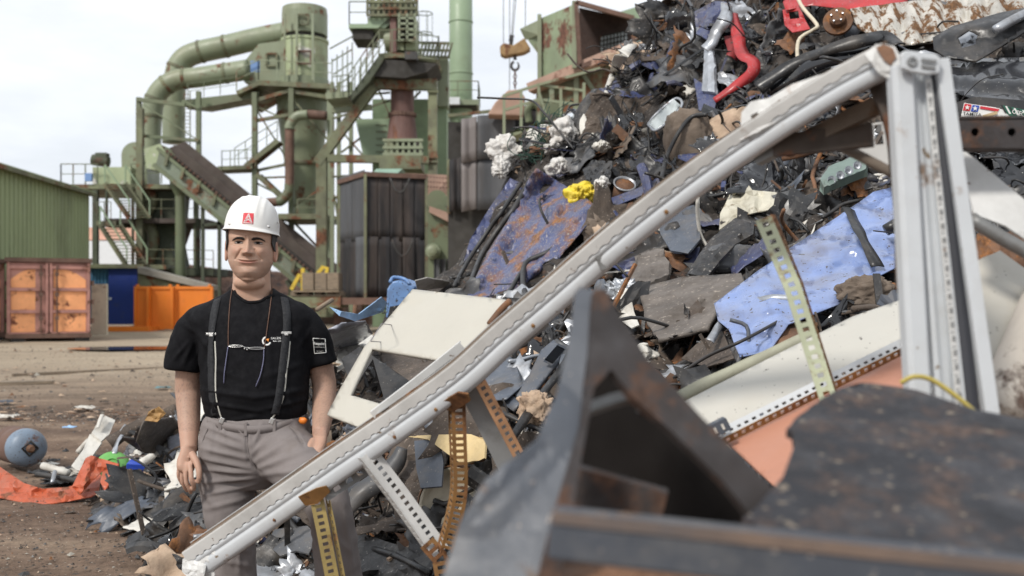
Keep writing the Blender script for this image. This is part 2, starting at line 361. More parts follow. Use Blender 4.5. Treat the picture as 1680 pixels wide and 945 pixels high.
# ---- chimney
Y = 58; c = at(756, 493, Y); R_ = m_of(19, Y)
t = thing('chimney', 'tall pale green steel chimney rising out of the frame', 'chimney', (c.x, Y, 0))
mb = MB(); mb.lathe([(R_, 0), (R_, 30)], (c.x, Y, 0), seg=40); mb.build('shaft', GL, t, smooth=True)
for z in (7.5, 12.0, 14.6, 17.6, 21): mb = MB(); mb.lathe([(R_ + .03, -.05), (R_ + .05, 0), (R_ + .03, .05)], (c.x, Y, z), seg=40, cap=False); mb.build('weld_band', GL, t, smooth=True)
pz = at(0, 172, Y - 1).z; mb = MB(); xl, xr = at(684, 0, Y - 1).x, at(785, 0, Y - 1).x
mb.box(((xl + xr) / 2, Y, pz + .1), (xr - xl, 2.6, .3)); dk = mb.build('platform', GP, t)
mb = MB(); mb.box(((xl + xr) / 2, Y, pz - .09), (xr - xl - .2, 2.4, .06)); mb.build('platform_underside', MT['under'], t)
mb = MB(); railing(mb, [(xl, Y - 1.25, pz + .25), (xr, Y - 1.25, pz + .25), (xr, Y + 1.25, pz + .25)]); mb.build('railing', G, t)
mb = MB(); mb.box(at(744, 166, Y - 1.5), (.7, .3, .4)); mb.build('lamp', MT['sky_wall'], t)

# ---- ducts and cyclone tower
def pipe(name, pts, r, Y, m, parent, flanges=(), seg=22):
    P = spline([at(x, y, Y) for x, y in pts], 8); R = m_of(r, Y); mb = MB(); mb.tube(P, R, seg); o = mb.build(name, m, parent, smooth=True)
    for f in flanges:
        i = int(f * (len(P) - 1)); i = min(max(i, 0), len(P) - 2); d = (P[i + 1] - P[i]).normalized()
        mb = MB(); mb.lathe([(R, -.1), (R * 1.06, -.07), (R * 1.06, .07), (R, .1)], P[i], d, seg, cap=False); mb.build('flange', GD, parent)
    return o
t = thing('duct', 'upper rust-spotted green duct arching up to the top drum', 'duct', at(285, 230, 57.5), 'large ducts of the plant')
pipe('pipe', [(470, 54), (420, 64), (370, 76), (325, 86), (302, 97), (290, 117), (286, 150), (285, 190), (285, 235)], 18, 57.5, GP, t, (.25, .36, .6))
t = thing('duct', 'lower green duct bending down in front of the upper one', 'duct', at(247, 265, 55), 'large ducts of the plant')
pipe('pipe', [(408, 114), (370, 120), (325, 127), (292, 131), (268, 143), (253, 166), (248, 200), (247, 235), (247, 268)], 16.5, 55, GP, t, (.14, .33, .47, .62, .72))

Y = 56; t = thing('cyclone_tower', 'pale green cyclone tower with drum head, access deck and stairs', 'tower', (at(500, 0, Y).x, Y, 0)); cx = at(500, 0, Y).x
z = lambda py, Y=56: at(0, py, Y).z
mb = MB(); mb.lathe([(m_of(37, Y), z(60)), (m_of(37, Y), z(24)), (m_of(36, Y), z(15)), (m_of(10, Y), z(10))], (cx, Y, 0), seg=36); mb.build('top_drum', GP, t)
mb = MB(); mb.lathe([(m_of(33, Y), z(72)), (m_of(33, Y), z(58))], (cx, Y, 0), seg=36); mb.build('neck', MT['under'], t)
mk('green_peel', (.33, .38, .23), .6, var=.2, vscale=.6, rust=.40, rscale=.9, rcol=(.5, .48, .45), dirt=.3, dscale=.8, dcol=(.16, .10, .06), bump=.05)
mb = MB(); mb.lathe([(m_of(37.5, Y), z(132)), (m_of(37.5, Y), z(72)), (m_of(39, Y), z(71)), (m_of(39, Y), z(67)), (m_of(30, Y), z(66))], (cx, Y, 0), seg=36); mb.build('drum', MT['green_peel'], t)
mb = MB(); mb.lathe([(m_of(20, Y), z(362)), (m_of(21, Y), z(355)), (m_of(29, Y), z(272)), (m_of(30, Y), z(268)), (m_of(41, Y), z(192)), (m_of(42, Y), z(188)), (m_of(42, Y), z(132))], (cx - .1, Y, 0), seg=36); mb.build('cone', GP, t)
for a_, r_ in ((270, 30.5), (190, 43), (166, 43)): mb = MB(); mb.lathe([(m_of(r_, Y), -.12), (m_of(r_ + 1, Y), 0), (m_of(r_, Y), .12)], (cx - .1, Y, z(a_)), seg=36, cap=False); mb.build('ring', GD, t)
# inlet box from the lower duct
mb = MB(); P = [at(400, 102, 55), at(424, 72, 55), at(466, 66, 55), at(466, 132, 55), at(424, 138, 55), at(400, 134, 55)]; mb.prism(P, (0, 1.6, 0)); mb.build('inlet_box', GP, t)
def frame_px(x0, y0, x1, y1, Y, m, par, name='hatch'):
    mb = MB(); a, b, c_, d_ = at(x0, y0, Y), at(x1, y0, Y), at(x1, y1, Y), at(x0, y1, Y)
    for p, q in ((a, b), (b, c_), (c_, d_), (d_, a)): mb.bar(p, q, .1)
    return mb.build(name, m, par)
frame_px(437, 88, 454, 108, 54.9, GD, t); frame_px(488, 84, 510, 104, 54.6, MT['rust_pipe'], t); frame_px(486, 24, 506, 40, 54.6, GD, t)
boxpx(411, 100, 426, 118, 53.6, .05, 'sign', MT['sign_blue'], t)
zd = z(134, 54); xl, xr = at(388, 0, 54).x, at(546, 0, 54).x
mb = MB(); P = [at(388, 150, 53.5), at(424, 131, 53.3), at(545, 137, 53.3), at(545, 145, 53.3), at(424, 139, 53.3), at(390, 156, 53.5)]
mb.prism([Vector((p.x, 53.4, p.z)) for p in P], (0, .3, 0)); mb.prism([at(390, 152, 53.5), at(424, 133, 53.5), at(545, 138, 53.5), at(545, 143, 53.5), at(424, 138, 53.5), at(390, 157, 53.5)], (0, 5, 0)); mb.build('deck', GD, t)
mb = MB(); railing(mb, [at(388, 147, 53.4), at(424, 131, 53.4), at(545, 136, 53.4)], 1.05, 1.0); mb.build('railing', GP, t)
for x in (418, 478, 541):
    mb = MB(); mb.bar(at(x, 140 if x != 418 else 152, 53.6), at(x, 520, 53.6), .27, .27); mb.build('leg', G if x != 541 else GP, t)
for x in (487, 513, 467):
    mb = MB(); mb.bar(at(x, 22, 54.4), at(x, 132, 54.4), .12 if x != 467 else .1); mb.build('ladder_post', GP, t)
mb = MB()
for (x0, y0, x1, y1, w_) in ((420, 165, 478, 148, .2), (478, 150, 541, 160, .2), (420, 198, 478, 188, .18), (418, 175, 470, 260, .08), (422, 175, 455, 190, .08), (478, 160, 540, 232, .1), (420, 280, 478, 268, .14), (478, 290, 420, 292, .1), (480, 340, 541, 300, .1), (420, 300, 478, 330, .1), (480, 362, 560, 357, .2), (478, 360, 530, 415, .12)):
    mb.bar(at(x0, y0, 53.7), at(x1, y1, 53.7), w_)
mb.build('bracing', GD, t)
mb = MB(); mb.bar(at(470, 360, 54), at(545, 360, 54), 4.0, .28, up=(0, 0, 1)); mb.build('base_deck', GD, t)
mb = MB(); railing(mb, [at(488, 356, 52.4), at(543, 356, 52.4)], .95); mb.build('base_railing', GD, t)
mb = MB(); mb.bar(at(364, 279, 54), at(420, 277, 54), 1.6, .2); mb.build('stair_landing', GD, t)
mb = MB(); railing(mb, [at(364, 275, 54.8), at(364, 277, 53.2), at(419, 274, 53.2)], .95, .45, .022); mb.build('landing_railing', G, t); mb = MB(); railing(mb, [at(385, 272, 53.2), at(455, 228, 53.2)], .95, .6, .022); mb.build('stair_railing', G, t)
mb = MB(); stairs(mb, at(402, 273, 53.2), at(456, 230, 53.2), .9); stairs(mb, at(420, 285, 53.2), at(466, 328, 53.2), .9); mb.build('stair', GD, t)
P = 54.0
mb = MB(); mb.tube(spline([at(536, 190, 53), at(505, 188, 53), at(487, 191, 53), at(476, 205, 53), at(475, 230, 53), at(475, 290, 53), at(473, 315, 53), at(462, 329, 53), at(438, 333, 53)], 8), m_of(7.5, 53), 18); op = mb.build('outlet_pipe', MT['rust_pipe'], t, smooth=True)
mb = MB(); mb.tube(spline([at(505, 188, 52.95), at(487, 191, 52.95), at(476, 205, 52.95), at(475, 212, 52.95)], 8), m_of(8, 53), 18); mb.build('elbow_sleeve', GP, op, smooth=True)
mb = MB(); mb.tube(spline([at(475, 302, 52.95), at(473, 315, 52.95), at(462, 329, 52.95), at(455, 331, 52.95)], 8), m_of(8, 53), 18); mb.build('elbow_sleeve', G, op, smooth=True)

# ---- duct support frame with walkway
Y = 54; t = thing('support_frame', 'green steel frame with walkway carrying the two ducts', 'frame', at(275, 500, Y))
for x, y0, y1 in ((228, 160, 445), (326, 150, 258), (322, 258, 440)): mb = MB(); mb.bar(at(x, y0, Y - .6), at(x, y1, Y - .6), .24); mb.build('post', G, t)
mb = MB()
for (x0, y0, x1, y1, w_) in ((225, 163, 304, 172, .2), (225, 222, 326, 231, .16), (236, 172, 322, 228, .06), (300, 165, 326, 178, .1)): mb.bar(at(x0, y0, Y - .75), at(x1, y1, Y - .75), w_)
mb.build('crossbeam', G, t)
mb = MB(); P = [at(298, 164, Y), at(425, 150, Y), at(425, 159, Y), at(335, 176, Y), at(298, 172, Y)]; mb.prism(P, (0, 1.4, 0)); mb.build('walkway', G, t)
mb = MB(); railing(mb, [at(308, 163, Y), at(388, 152, Y)], .85, .8, .02); mb.build('railing', G, t)
mb = MB()
for x in (303, 312): mb.bar(at(x, 150, Y - .2), at(x, 240, Y - .2), .05)
for k in range(14): mb.bar(at(303, 155 + k * 6, Y - .2), at(312, 155 + k * 6, Y - .2), .03)
mb.build('ladder', GD, t)

# ---- conveyor
Y = 51; t = thing('conveyor', 'long inclined green conveyor with brown belt behind the man', 'conveyor', at(400, 520, Y))
def strip(a0, a1, b1, b0, Y, dp, m, name): mb = MB(); mb.prism([at(*a0, Y), at(*a1, Y), at(*b1, Y), at(*b0, Y)], (0, dp, 0)); return mb.build(name, m, t)
strip((262, 247), (548, 487), (548, 512), (255, 272), Y, .1, mk('green_grey', (.19, .225, .165), .6, var=.25, vscale=.7, rust=.33, rscale=.9, dirt=.5, dscale=.6, dcol=(.10, .09, .07), bump=.05), 'side_panel')
strip((303, 232), (592, 466), (590, 500), (280, 243), Y + 1.9, .2, MT['brown_belt'], 'belt_cover')
strip((266, 240), (562, 482), (562, 489), (262, 246), Y + 1.2, .7, MT['under'], 'belt')
strip((288, 238), (585, 476), (560, 492), (262, 250), Y + 1.6, .2, MT['brown_belt'], 'belt_load')
mb = MB()
for (a0, a1, w_) in (((258, 243), (548, 484), .16), ((252, 270), (548, 514), .2), ((285, 240), (575, 476), .14)): mb.bar(at(*a0, Y - .05 + (1.8 if a0[0] == 285 else 0)), at(*a1, Y - .05 + (1.8 if a0[0] == 285 else 0)), w_)
mb.build('edge_rail', G, t)
for k in range(11): x = 275 + k * 26; y = 258 + k * 21.8; mb = MB(); mb.bar(at(x + 1, y - 5, Y - .1), at(x - 4, y + 14, Y - .1), .16); mb.build('rib', GD, t)
mb = MB()
for k in range(46): x = 268 + k * 6.2; y = 243 + k * 5.2; mb.tube([at(x, y, Y + .2), at(x, y, Y + 1.1)], .09, 8)
mb.build('roller_row', MT['rust_pipe'], t)
mb = MB(); mb.prism([at(236, 244, Y + .1), at(262, 236, Y + .1), at(272, 250, Y + .1), at(258, 280, Y + .1), at(240, 276, Y + .1)], (0, 1.6, 0)); mb.build('head_box', MT['green_peel'], t)
mb = MB()
for (x0, y0, x1, y1) in ((333, 310, 333, 470), (333, 370, 372, 345), (360, 330, 360, 470), (440, 440, 440, 500), (470, 460, 500, 500), (420, 400, 395, 470)): mb.bar(at(x0, y0, Y + .4), at(x1, y1 + 20, Y + .4), .16)
mb.build('trestle', GK, t)

# ---- stepped platform building under the conveyor head
Y = 53; t = thing('processing_platform', 'dark green three level machine platform with steep stairs', 'platform', at(220, 500, Y))
def deck(x0, x1, y, Y, dp, m, h=.24): mb = MB(); a = at(x0, y, Y); b = at(x1, y, Y); mb.box(((a.x + b.x) / 2, Y + dp / 2, a.z), (b.x - a.x, dp, h)); return mb.build('deck', m, t)
deck(98, 290, 306, Y, 5, GD); deck(172, 335, 362, Y, 5, MT['brown_belt']); deck(150, 272, 438, Y - .5, 5, GD); deck(255, 350, 446, Y, 4, GK, .4); deck(158, 190, 366, Y - .4, 2, GD)
mb = MB(); railing(mb, [at(100, 303, Y + 4), at(100, 303, Y + .1), at(160, 303, Y + .1)], 1.1, .62); mb.build('railing', G, t); mb = MB(); railing(mb, [at(215, 303, Y), at(290, 300, Y)], 1.1, .9); mb.build('railing', G, t)
mb = MB(); railing(mb, [at(232, 358, Y), at(330, 358, Y)], 1.0, 1.1, .022); mb.build('railing', GD, t); mb = MB(); railing(mb, [at(160, 362, Y - .3), at(182, 362, Y - .3)], 1.0, .3, .02); mb.build('railing', GD, t)
mb = MB(); railing(mb, [at(240, 440, Y - .4), at(350, 442, Y - .4)], 1.0, 1.0, .022); mb.build('railing', GD, t)
for x, y0, y1, w_, m in ((230, 178, 470, .34, GD), (157, 312, 440, .26, GK), (175, 312, 360, .12, GK), (218, 306, 440, .12, GD), (325, 360, 450, .2, GK)): mb = MB(); mb.bar(at(x, y0, Y), at(x, y1, Y), w_); mb.build('column', m, t)
mb = MB(); c = at(296, 0, Y - 1); mb.lathe([(.26, at(0, 520, Y - 1).z), (.26, at(0, 322, Y - 1).z), (.5, at(0, 306, Y - 1).z), (.55, at(0, 298, Y - 1).z)], (c.x, Y - 1, 0), seg=20); mb.build('round_column', G, t)
mb = MB(); P = [at(233, 306, Y + 1), at(288, 306, Y + 1), at(284, 350, Y + 1), at(290, 362, Y + 1), at(290, 372, Y + 1), at(280, 400, Y + 1), at(288, 440, Y + 1), at(234, 440, Y + 1)]; mb.prism(P, (0, 2.5, 0)); mb.build('hopper_body', GK, t)
mb = MB(); mb.tube(spline([at(242, 310, Y + .8), at(250, 330, Y + .8), at(240, 355, Y + .8), at(252, 390, Y + .8), at(243, 440, Y + .8)], 6), .3, 12); mb.build('flexible_sleeve', GD, t, smooth=True)
boxpx(152, 274, 215, 303, Y + .6, 2.2, 'machine_box', MT['green_peel'], t)
mb = MB(); mb.tube([at(152, 262, Y + 1), at(178, 266, Y + 1)], .3, 14); mb.box(at(168, 256, Y + 1), (.6, .5, .3)); mb.build('motor', GK, t)
mb = MB(); P = [at(200, 303, Y + 1.5)] + [at(221 - 22 * math.cos(a_), 255 - 22 * math.sin(a_), Y + 1.5) for a_ in np.linspace(.1, math.pi / 2 + .5, 12)] + [at(240, 236, Y + 1.5), at(242, 303, Y + 1.5)]; mb.prism(P, (0, 2, 0)); mb.build('fan_housing', GP, t)
boxpx(139, 284, 150, 297, Y - .2, .2, 'switch_box', MT['sign_blue'], t)
for (a_, b_) in (((172, 300), (212, 358)), ((164, 368), (208, 437))):
    mb = MB(); stairs(mb, at(*a_, Y - .6), at(*b_, Y - .6), 1.0, 13, (1, .2, 0)); mb.build('stair', GD, t)
    mb = MB(); u = Vector((0, 0, .95))
    for sh in (0, 1): s_ = Vector((1, .2, 0)) * sh; mb.bar(at(*a_, Y - .6) + s_ + u, at(*b_, Y - .6) + s_ + u, .07); mb.bar(at(*b_, Y - .6) + s_ + u, at(*b_, Y - .6) + s_, .06); mb.bar(at(*a_, Y - .6) + s_ + u, at(*a_, Y - .6) + s_, .06)
    mb.build('handrail', GL, t)
mb = MB(); mb.prism([at(226, 440, 49), at(345, 470, 49), at(345, 545, 49), at(226, 545, 49)], (0, 1, 0)); w2 = mb.build('ramp_wall', MT['green_drab'], label='low sloping concrete-capped ramp wall behind the orange barriers', cat='wall')
mb = MB(); mb.prism([at(226, 437, 48.8), at(345, 468, 48.8), at(345, 476, 48.8), at(226, 448, 48.8)], (0, 1.3, 0)); mb.build('coping', MT['concrete'], w2)
# far buildings through the gaps
boxpx(140, 395, 250, 540, 120, 8, 'warehouse', MT['sky_wall'], None, label='distant pale warehouse seen through the platform legs', cat='warehouse')
boxpx(120, 373, 225, 393.5, 121, 8, 'warehouse', MT['salmon_wall'], None, label='distant salmon coloured building above the pale warehouse', cat='building')
# low rusty clutter in the yard beyond
t = thing('scrap_mound', 'distant low rusty scrap mound under the conveyor', 'scrap mound', at(430, 535, 60))
mb = MB(); mb.grid(lambda u, v: Vector((-25 + 24 * u, 58 + 10 * v, max(-.3, (2.9 + 1.4 * noise.noise((u * 9, v * 3, 1)) + .6 * noise.noise((u * 40, v * 10, 1))) * math.sin(math.pi * v) ** .6))), 120, 24); mb.build('mound', mk('rust_mound', (.15, .085, .06), .95, var=.5, vscale=1.2, rust=.4, rscale=1.2, rcol=(.07, .05, .045), bump=.4, bscale=3), t)
# ---- right tower: rusty drop duct, decks, cage
Y = 50; zz = lambda py, Y=50: at(0, py, Y).z
t = thing('chute_tower', 'green tower with rusty brown drop duct, upper decks and cage', 'tower', at(640, 540, Y))
cx = at(660, 0, Y).x
mb = MB(); mb.lathe([(m_of(27, Y), zz(236)), (m_of(25, Y), zz(228)), (m_of(20.5, Y), zz(192)), (m_of(19, Y), zz(188)), (m_of(19, Y), zz(100))], (cx, Y, 0), seg=30); dd = mb.build('drop_duct', MT['rust_duct'], t)
for y_, r_ in ((189, 21.5), (106, 21)):
    mb = MB(); mb.lathe([(m_of(19, Y), -.12), (m_of(r_, Y), -.08), (m_of(r_, Y), .08), (m_of(19, Y), .12)], (cx, Y, zz(y_)), seg=30, cap=False)
    for k in range(24): a_ = k / 24 * 2 * math.pi; mb.box((cx + m_of(r_, Y) * math.cos(a_), Y + m_of(r_, Y) * math.sin(a_), zz(y_)), (.1, .1, .18))
    mb.build('bolt_flange', MT['rust_pipe'], dd)
mb = MB()
for k in range(7): x = 633 + k * 9.5; mb.bar(at(x, 232, Y - .9), at(x, 254, Y - .9), .13)
for y_ in (230, 253, 242): mb.bar(at(628, y_, Y - .95), at(694, y_, Y - .95), .14)
mb.build('neck_frame', GP, t)
boxpx(634, 232, 652, 252, Y - .6, 1.4, 'neck_box', GP, t); boxpx(652, 234, 690, 252, Y - .4, 1.4, 'neck_core', MT['under'], t)
boxpx(622, 255, 691, 277, Y - 1.1, 2, 'tray', GD, t)
mb = MB(); mb.bar(at(521, 268, Y - .83), at(613, 143, Y - .83), .45, .46); mb.build('diagonal_beam', GD, t)
mb = MB(); mb.bar(at(528, 262, Y - .8), at(528, 520, Y - .8), .5, .45); mb.build('column', GD, t)
mb = MB(); mb.bar(at(538, 260, Y - .87), at(704, 263, Y - .87), .4, .36); mb.build('girder', GD, t)
mb = MB(); mb.bar(at(600, 138, Y - .7), at(717, 140, Y - .7), .4, .5); mb.build('girder', GD, t)
mb = MB(); mb.bar(at(710, 130, Y - .6), at(710, 290, Y - .6), .44, .4); mb.build('column', GD, t)
for y_ in (150, 258, 265): mb = MB(); mb.bar(at(701, y_, Y - .87), at(719, y_, Y - .87), .1); mb.build('collar_plate', GD, t)
for x in (545, 556, 576): mb = MB(); mb.bar(at(x, 135, Y + 2), at(x, 515, Y + 2), .2); mb.build('column', GP, t)
mb = MB()
for (x0, y0, x1, y1) in ((545, 160, 640, 152), (545, 195, 640, 165), (620, 145, 640, 190), (690, 150, 675, 165), (560, 250, 640, 190), (575, 180, 640, 240), (545, 290, 620, 285), (545, 330, 576, 300), (547, 200, 545, 260), (548, 320, 560, 390), (560, 215, 600, 260)): mb.bar(at(x0, y0, Y + 1.8), at(x1, y1, Y + 1.8), .1)
mb.build('bracing', GD, t)
# upper deck and its sloped gallery
mb = MB(); mb.prism([at(622, 88, 48.4), at(655, 83, 50), at(720, 97, 50), at(716, 103, 50), at(660, 94, 48.6), at(622, 96, 48.4)], (0, 3, 0)); mb.build('upper_deck', GD, t)
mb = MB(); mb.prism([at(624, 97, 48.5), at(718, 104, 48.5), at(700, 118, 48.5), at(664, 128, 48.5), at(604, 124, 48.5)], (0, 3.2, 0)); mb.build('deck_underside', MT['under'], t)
mb = MB(); mb.prism([at(571, 161, 48.3), at(622, 90, 48.3), at(630, 97, 48.3), at(606, 134, 48.3), at(576, 166, 48.3)], (0, 1.4, 0)); mb.build('sloped_gallery', GK, t)
mb = MB(); railing(mb, [at(545, 163, 48.3), at(572, 160, 48.2), at(622, 88, 48.2)], 1.1, .5); mb.build('gallery_railing', G, t); mb = MB(); railing(mb, [at(590, 150, 49.8), at(632, 86, 49.8)], 1.2, .6); mb.build('gallery_railing', G, t)
mb = MB(); railing(mb, [at(622, 87, 48.3), at(664, 85, 48.3), at(719, 98, 48.5), at(720, 94, 51)], 1.1, .7); mb.build('deck_railing', G, t)
mb = MB()
for k in range(5): y_ = 60 + k * 21; mb.bar(at(541 + k * 3, y_ + 20, Y + 1), at(578, y_, Y + 1), .06)
for x in (545, 553, 562, 570, 578): mb.bar(at(x, 96 - (x - 545) * .8, Y + 1), at(x, 160, Y + 1), .05)
mb.build('stair_cage', G, t)
mb = MB(); mb.bar(at(541, 165, Y - .5), at(590, 160, Y - .5), 2.2, .3); mb.bar(at(545, 182, Y - .5), at(610, 176, Y - .5), .3, .25); mb.build('lower_deck', GP, t)
boxpx(650, 26, 682, 82, 49.6, 1.6, 'machine_housing', MT['green_peel'], t)
boxpx(653, 30, 680, 66, 49.2, .4, 'motor_grille', MT['under'], t)
mb = MB()
for k in range(5): mb.bar(at(655, 30 + k * 9, 49.1), at(681, 30 + k * 9, 49.1), .1)
for x in (655, 668, 681): mb.bar(at(x, 22, 49.1), at(x, 68, 49.1), .1)
mb.build('grille_bars', GP, t)
mb = MB(); mb.lathe([(m_of(20, Y), -.4), (m_of(20, Y), .4)], at(648, 66, Y + .2), (1, -.2, 0), 24); mb.build('fan_drum', GP, t)
boxpx(640, 20, 650, 85, 49.3, .6, 'riser', MT['rust_duct'], t)
mb = MB(); mb.prism([at(572, 39, 49.5), at(640, 39, 49.5), at(632, 46, 49.5), at(572, 46, 49.5)], (0, 2.2, 0)); mb.build('cage_deck', GL, t)
boxpx(578, 46.5, 612, 64, 49.7, 1.8, 'deck_box', MT['under'], t)
mb = MB(); railing(mb, [at(573, 39, 51.6), at(573, 39, 49.5), at(604, 39, 49.5)], 1.1, .9); mb.build('cage_railing', G, t)
mb = MB()
for k in range(10): x = 603 + k * 9; mb.bar(at(x, -12, 49.2), at(x, 26, 49.2), .12)
for y_ in (-10, 3, 14, 25): mb.bar(at(602, y_, 49.15), at(684, y_, 49.15), .12)
for k in range(7): x = 606 + k * 12; mb.bar(at(x, 6, 49.8), at(x + 10, -8, 49.8), .16)
mb.build('lattice_cage', GD, t)
boxpx(606, 5, 680, 24, 50.2, .6, 'cage_back', GK, t)
mb = MB(); mb.prism([at(606, 28, 49.4), at(640, 28, 49.4), at(620, 46, 49.4), at(600, 46, 49.4)], (0, .8, 0)); mb.build('chute_plate', GL, t)
mb = MB()
for y_ in (22, 55): 
    c = at(697, y_, 50)
    mb.tube([c + Vector((.38 * math.cos(a_), .38 * math.sin(a_), 0)) for a_ in np.linspace(0, 2 * math.pi, 17)], .025, 6)
for a_ in np.linspace(0, 2 * math.pi, 6)[:-1]: c = at(697, 22, 50); mb.bar(c + Vector((.38 * math.cos(a_), .38 * math.sin(a_), 0)), at(697, 85, 50) + Vector((.38 * math.cos(a_), .38 * math.sin(a_), 0)), .025)
mb.build('ladder_hoops', G, t)
mb = MB()
for k in range(9): mb.bar(at(688 + k * 6, 92, 52), at(694 + k * 6, 70, 52), .1)
for y_ in (70, 82, 93): mb.bar(at(686, y_, 52), at(738, y_ + 1, 52), .12)
mb.build('roof_truss', GD, t)
boxpx(718, 95, 735, 174, 52.7, 1.2, 'side_tank', GP, t)
boxpx(664, 84, 684, 97, 48, .6, 'lamp', MT['steel_dark'], t)
# green tank and hopper behind
mb = MB(); mb.box((at(672, 0, 53).x, 54, (zz(175, 53) + 0) / 2 + .2), (m_of(122, 53), 2, zz(175, 53) + .4)); mb.build('tank', mk('green_tank', (.20, .27, .16), .6, var=.15, vscale=.5, rust=.2, rscale=.7, dirt=.25, dscale=.4, bump=.03), label='wide green tank wall standing behind the rusty drop duct', cat='tank')
mb = MB(); P = [at(583, 195, 51.5), at(640, 195, 51.5), at(640, 262, 51.5), at(597, 262, 51.5)]; mb.prism(P, (0, 1.2, 0)); hp = mb.build('hopper', GL, label='pale green tapered hopper with rivet rows left of the rusty duct', cat='hopper')
mb = MB()
for r_ in range(5):
    for k in range(5): mb.box(at(618 + k * 3.6, 205 + r_ * 11, 51.45), (.06, .06, .06))
mb.build('rivet', GD, hp)
mb = MB(); mb.prism([at(617, 277, 47), at(660, 277, 47), at(632, 302, 47), at(600, 300, 47)], (0, 1.4, 0)); mb.build('chute', mk('mint', (.33, .50, .40), .5, var=.1, dirt=.15, bump=.02), label='mint green chute plate on top of the dark curtain box', cat='chute')

# ---- rubber curtain enclosure
t = thing('curtain_box', 'tall dark enclosure hung with two tiers of black rubber flaps', 'enclosure', at(640, 520, 44))
C0, C1, C2 = (600, 44), (700, 45), (557, 47)
def flaps(a, b, y0, y1, n, mats, seed):
    r = random.Random(seed)
    for k in range(n):
        f0, f1 = k / n, (k + 1) / n
        pa = at(a[0], 493, a[1]); pb = at(b[0], 493, b[1]); pa.z = pb.z = 0; p0 = pa.lerp(pb, f0); p1 = pa.lerp(pb, f1); nr = (pb - pa).cross(Vector((0, 0, 1))).normalized()
        off = r.uniform(0, .06); zt0 = at(0, y0, a[1]).z; zb0 = at(0, y1, a[1]).z + r.uniform(-.05, .05); bl = r.uniform(-.03, .04)
        mb = MB(); mb.grid(lambda u, v: p0.lerp(p1, u * .99) + nr * (off + bl * v + .03 * math.sin(u * 6 + k) * v) + Vector((0, 0, zt0 + (zb0 - zt0) * v - .03 * u * v)), 6, 6)
        mb.build('rubber_flap', MT[mats[r.randrange(len(mats))]], t, thick=.02, smooth=True)
flaps(C0, C1, 290, 392, 5, ('rubber',), 1); flaps(C0, C1, 388, 486, 5, ('rubber',), 2)
flaps(C2, C0, 292, 398, 2, ('rubber_grey',), 3); flaps(C2, C0, 394, 488, 3, ('rubber', 'rubber', 'rubber_grey'), 4)
mb = MB()
cs = [at(x, 0, y) for x, y in (C0, C1)] + [at(C2[0], 0, C2[1])]
zt, zb = at(0, 286, 44).z, 1.2
pt = [Vector((c.x, c.y, 0)) for c in cs]; bk = pt[1] + pt[2] - pt[0]
inset = [p + (bk - pt[0]).normalized() * .15 for p in pt] + [bk]
q = [inset[0], inset[1], bk, inset[2]]
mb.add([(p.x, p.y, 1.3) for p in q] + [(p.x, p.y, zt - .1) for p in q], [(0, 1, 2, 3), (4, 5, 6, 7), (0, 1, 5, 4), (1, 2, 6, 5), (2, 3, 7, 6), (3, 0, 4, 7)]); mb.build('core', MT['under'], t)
mb = MB()
for a_, b_ in ((0, 1), (0, 2)):
    mb.bar(pt[a_] + Vector((0, -.05, zt)), pt[b_] + Vector((0, -.05, zt)), .22, .2)
mb.build('top_frame', MT['rust_pipe'], t)
mb = MB()
for k in (0, 1, 2): mb.bar(pt[k] + Vector((0, -.1, zt)), pt[k] + Vector((0, -.1, 1.0)), .12)
mb.build('corner_post', GD, t)
for (x0, x1, yt, yb) in ((640, 672, 292, 316), (643, 678, 392, 420)):
    mb = MB(); mb.tube([at(x0 + (x1 - x0) * k / 12, yt + (yb - yt) * (1 - (2 * k / 12 - 1) ** 2), 43.8) for k in range(13)], .04, 8); mb.build('hanging_hose', MT['steel_dark'], t, smooth=True)
mb = MB(); mb.bar(at(545, 494, 44), at(705, 494, 44), 3, .3)
for x in (555, 600, 650, 695): mb.bar(at(x, 494, 44), at(x, 545, 44), .3)
mb.build('base_frame', MT['rust_pipe'], t)
# right curtain panels
t = thing('curtain_wall', 'hanging rubber curtain of grey and black strips left of the scrap heap', 'curtain', at(785, 520, 38))
for (x0, y0, x1, y1, m, Y) in ((737, 263, 757, 348, 'rubber', 38.3), (757, 196, 782, 268, 'rubber_pale', 38), (757, 262, 782, 348, 'rubber_pale', 38.1), (783, 190, 845, 262, 'rubber_grey', 38), (783, 258, 845, 345, 'rubber_grey', 38.1), (845, 180, 905, 345, 'rubber', 38.2)):
    mb = MB(); a = at(x0, y0, Y); b = at(x1, y1, Y); mb.grid(lambda u, v: Vector((a.x + (b.x - a.x) * u, Y + .05 * math.sin(u * 9 + x0), a.z + (b.z - a.z) * v + .12 * u)), 10, 4); mb.build('rubber_strip', MT[m], t, thick=.03, smooth=True)
mb = MB(); mb.bar(at(735, 190, 38.2), at(908, 172, 38.2), .1, .12); mb.bar(at(736, 262, 38.5), at(736, 350, 38.5), .12); mb.build('hanger_frame', GD, t)
boxpx(735, 200, 900, 520, 38.6, 1, 'backing', MT['under'], t)
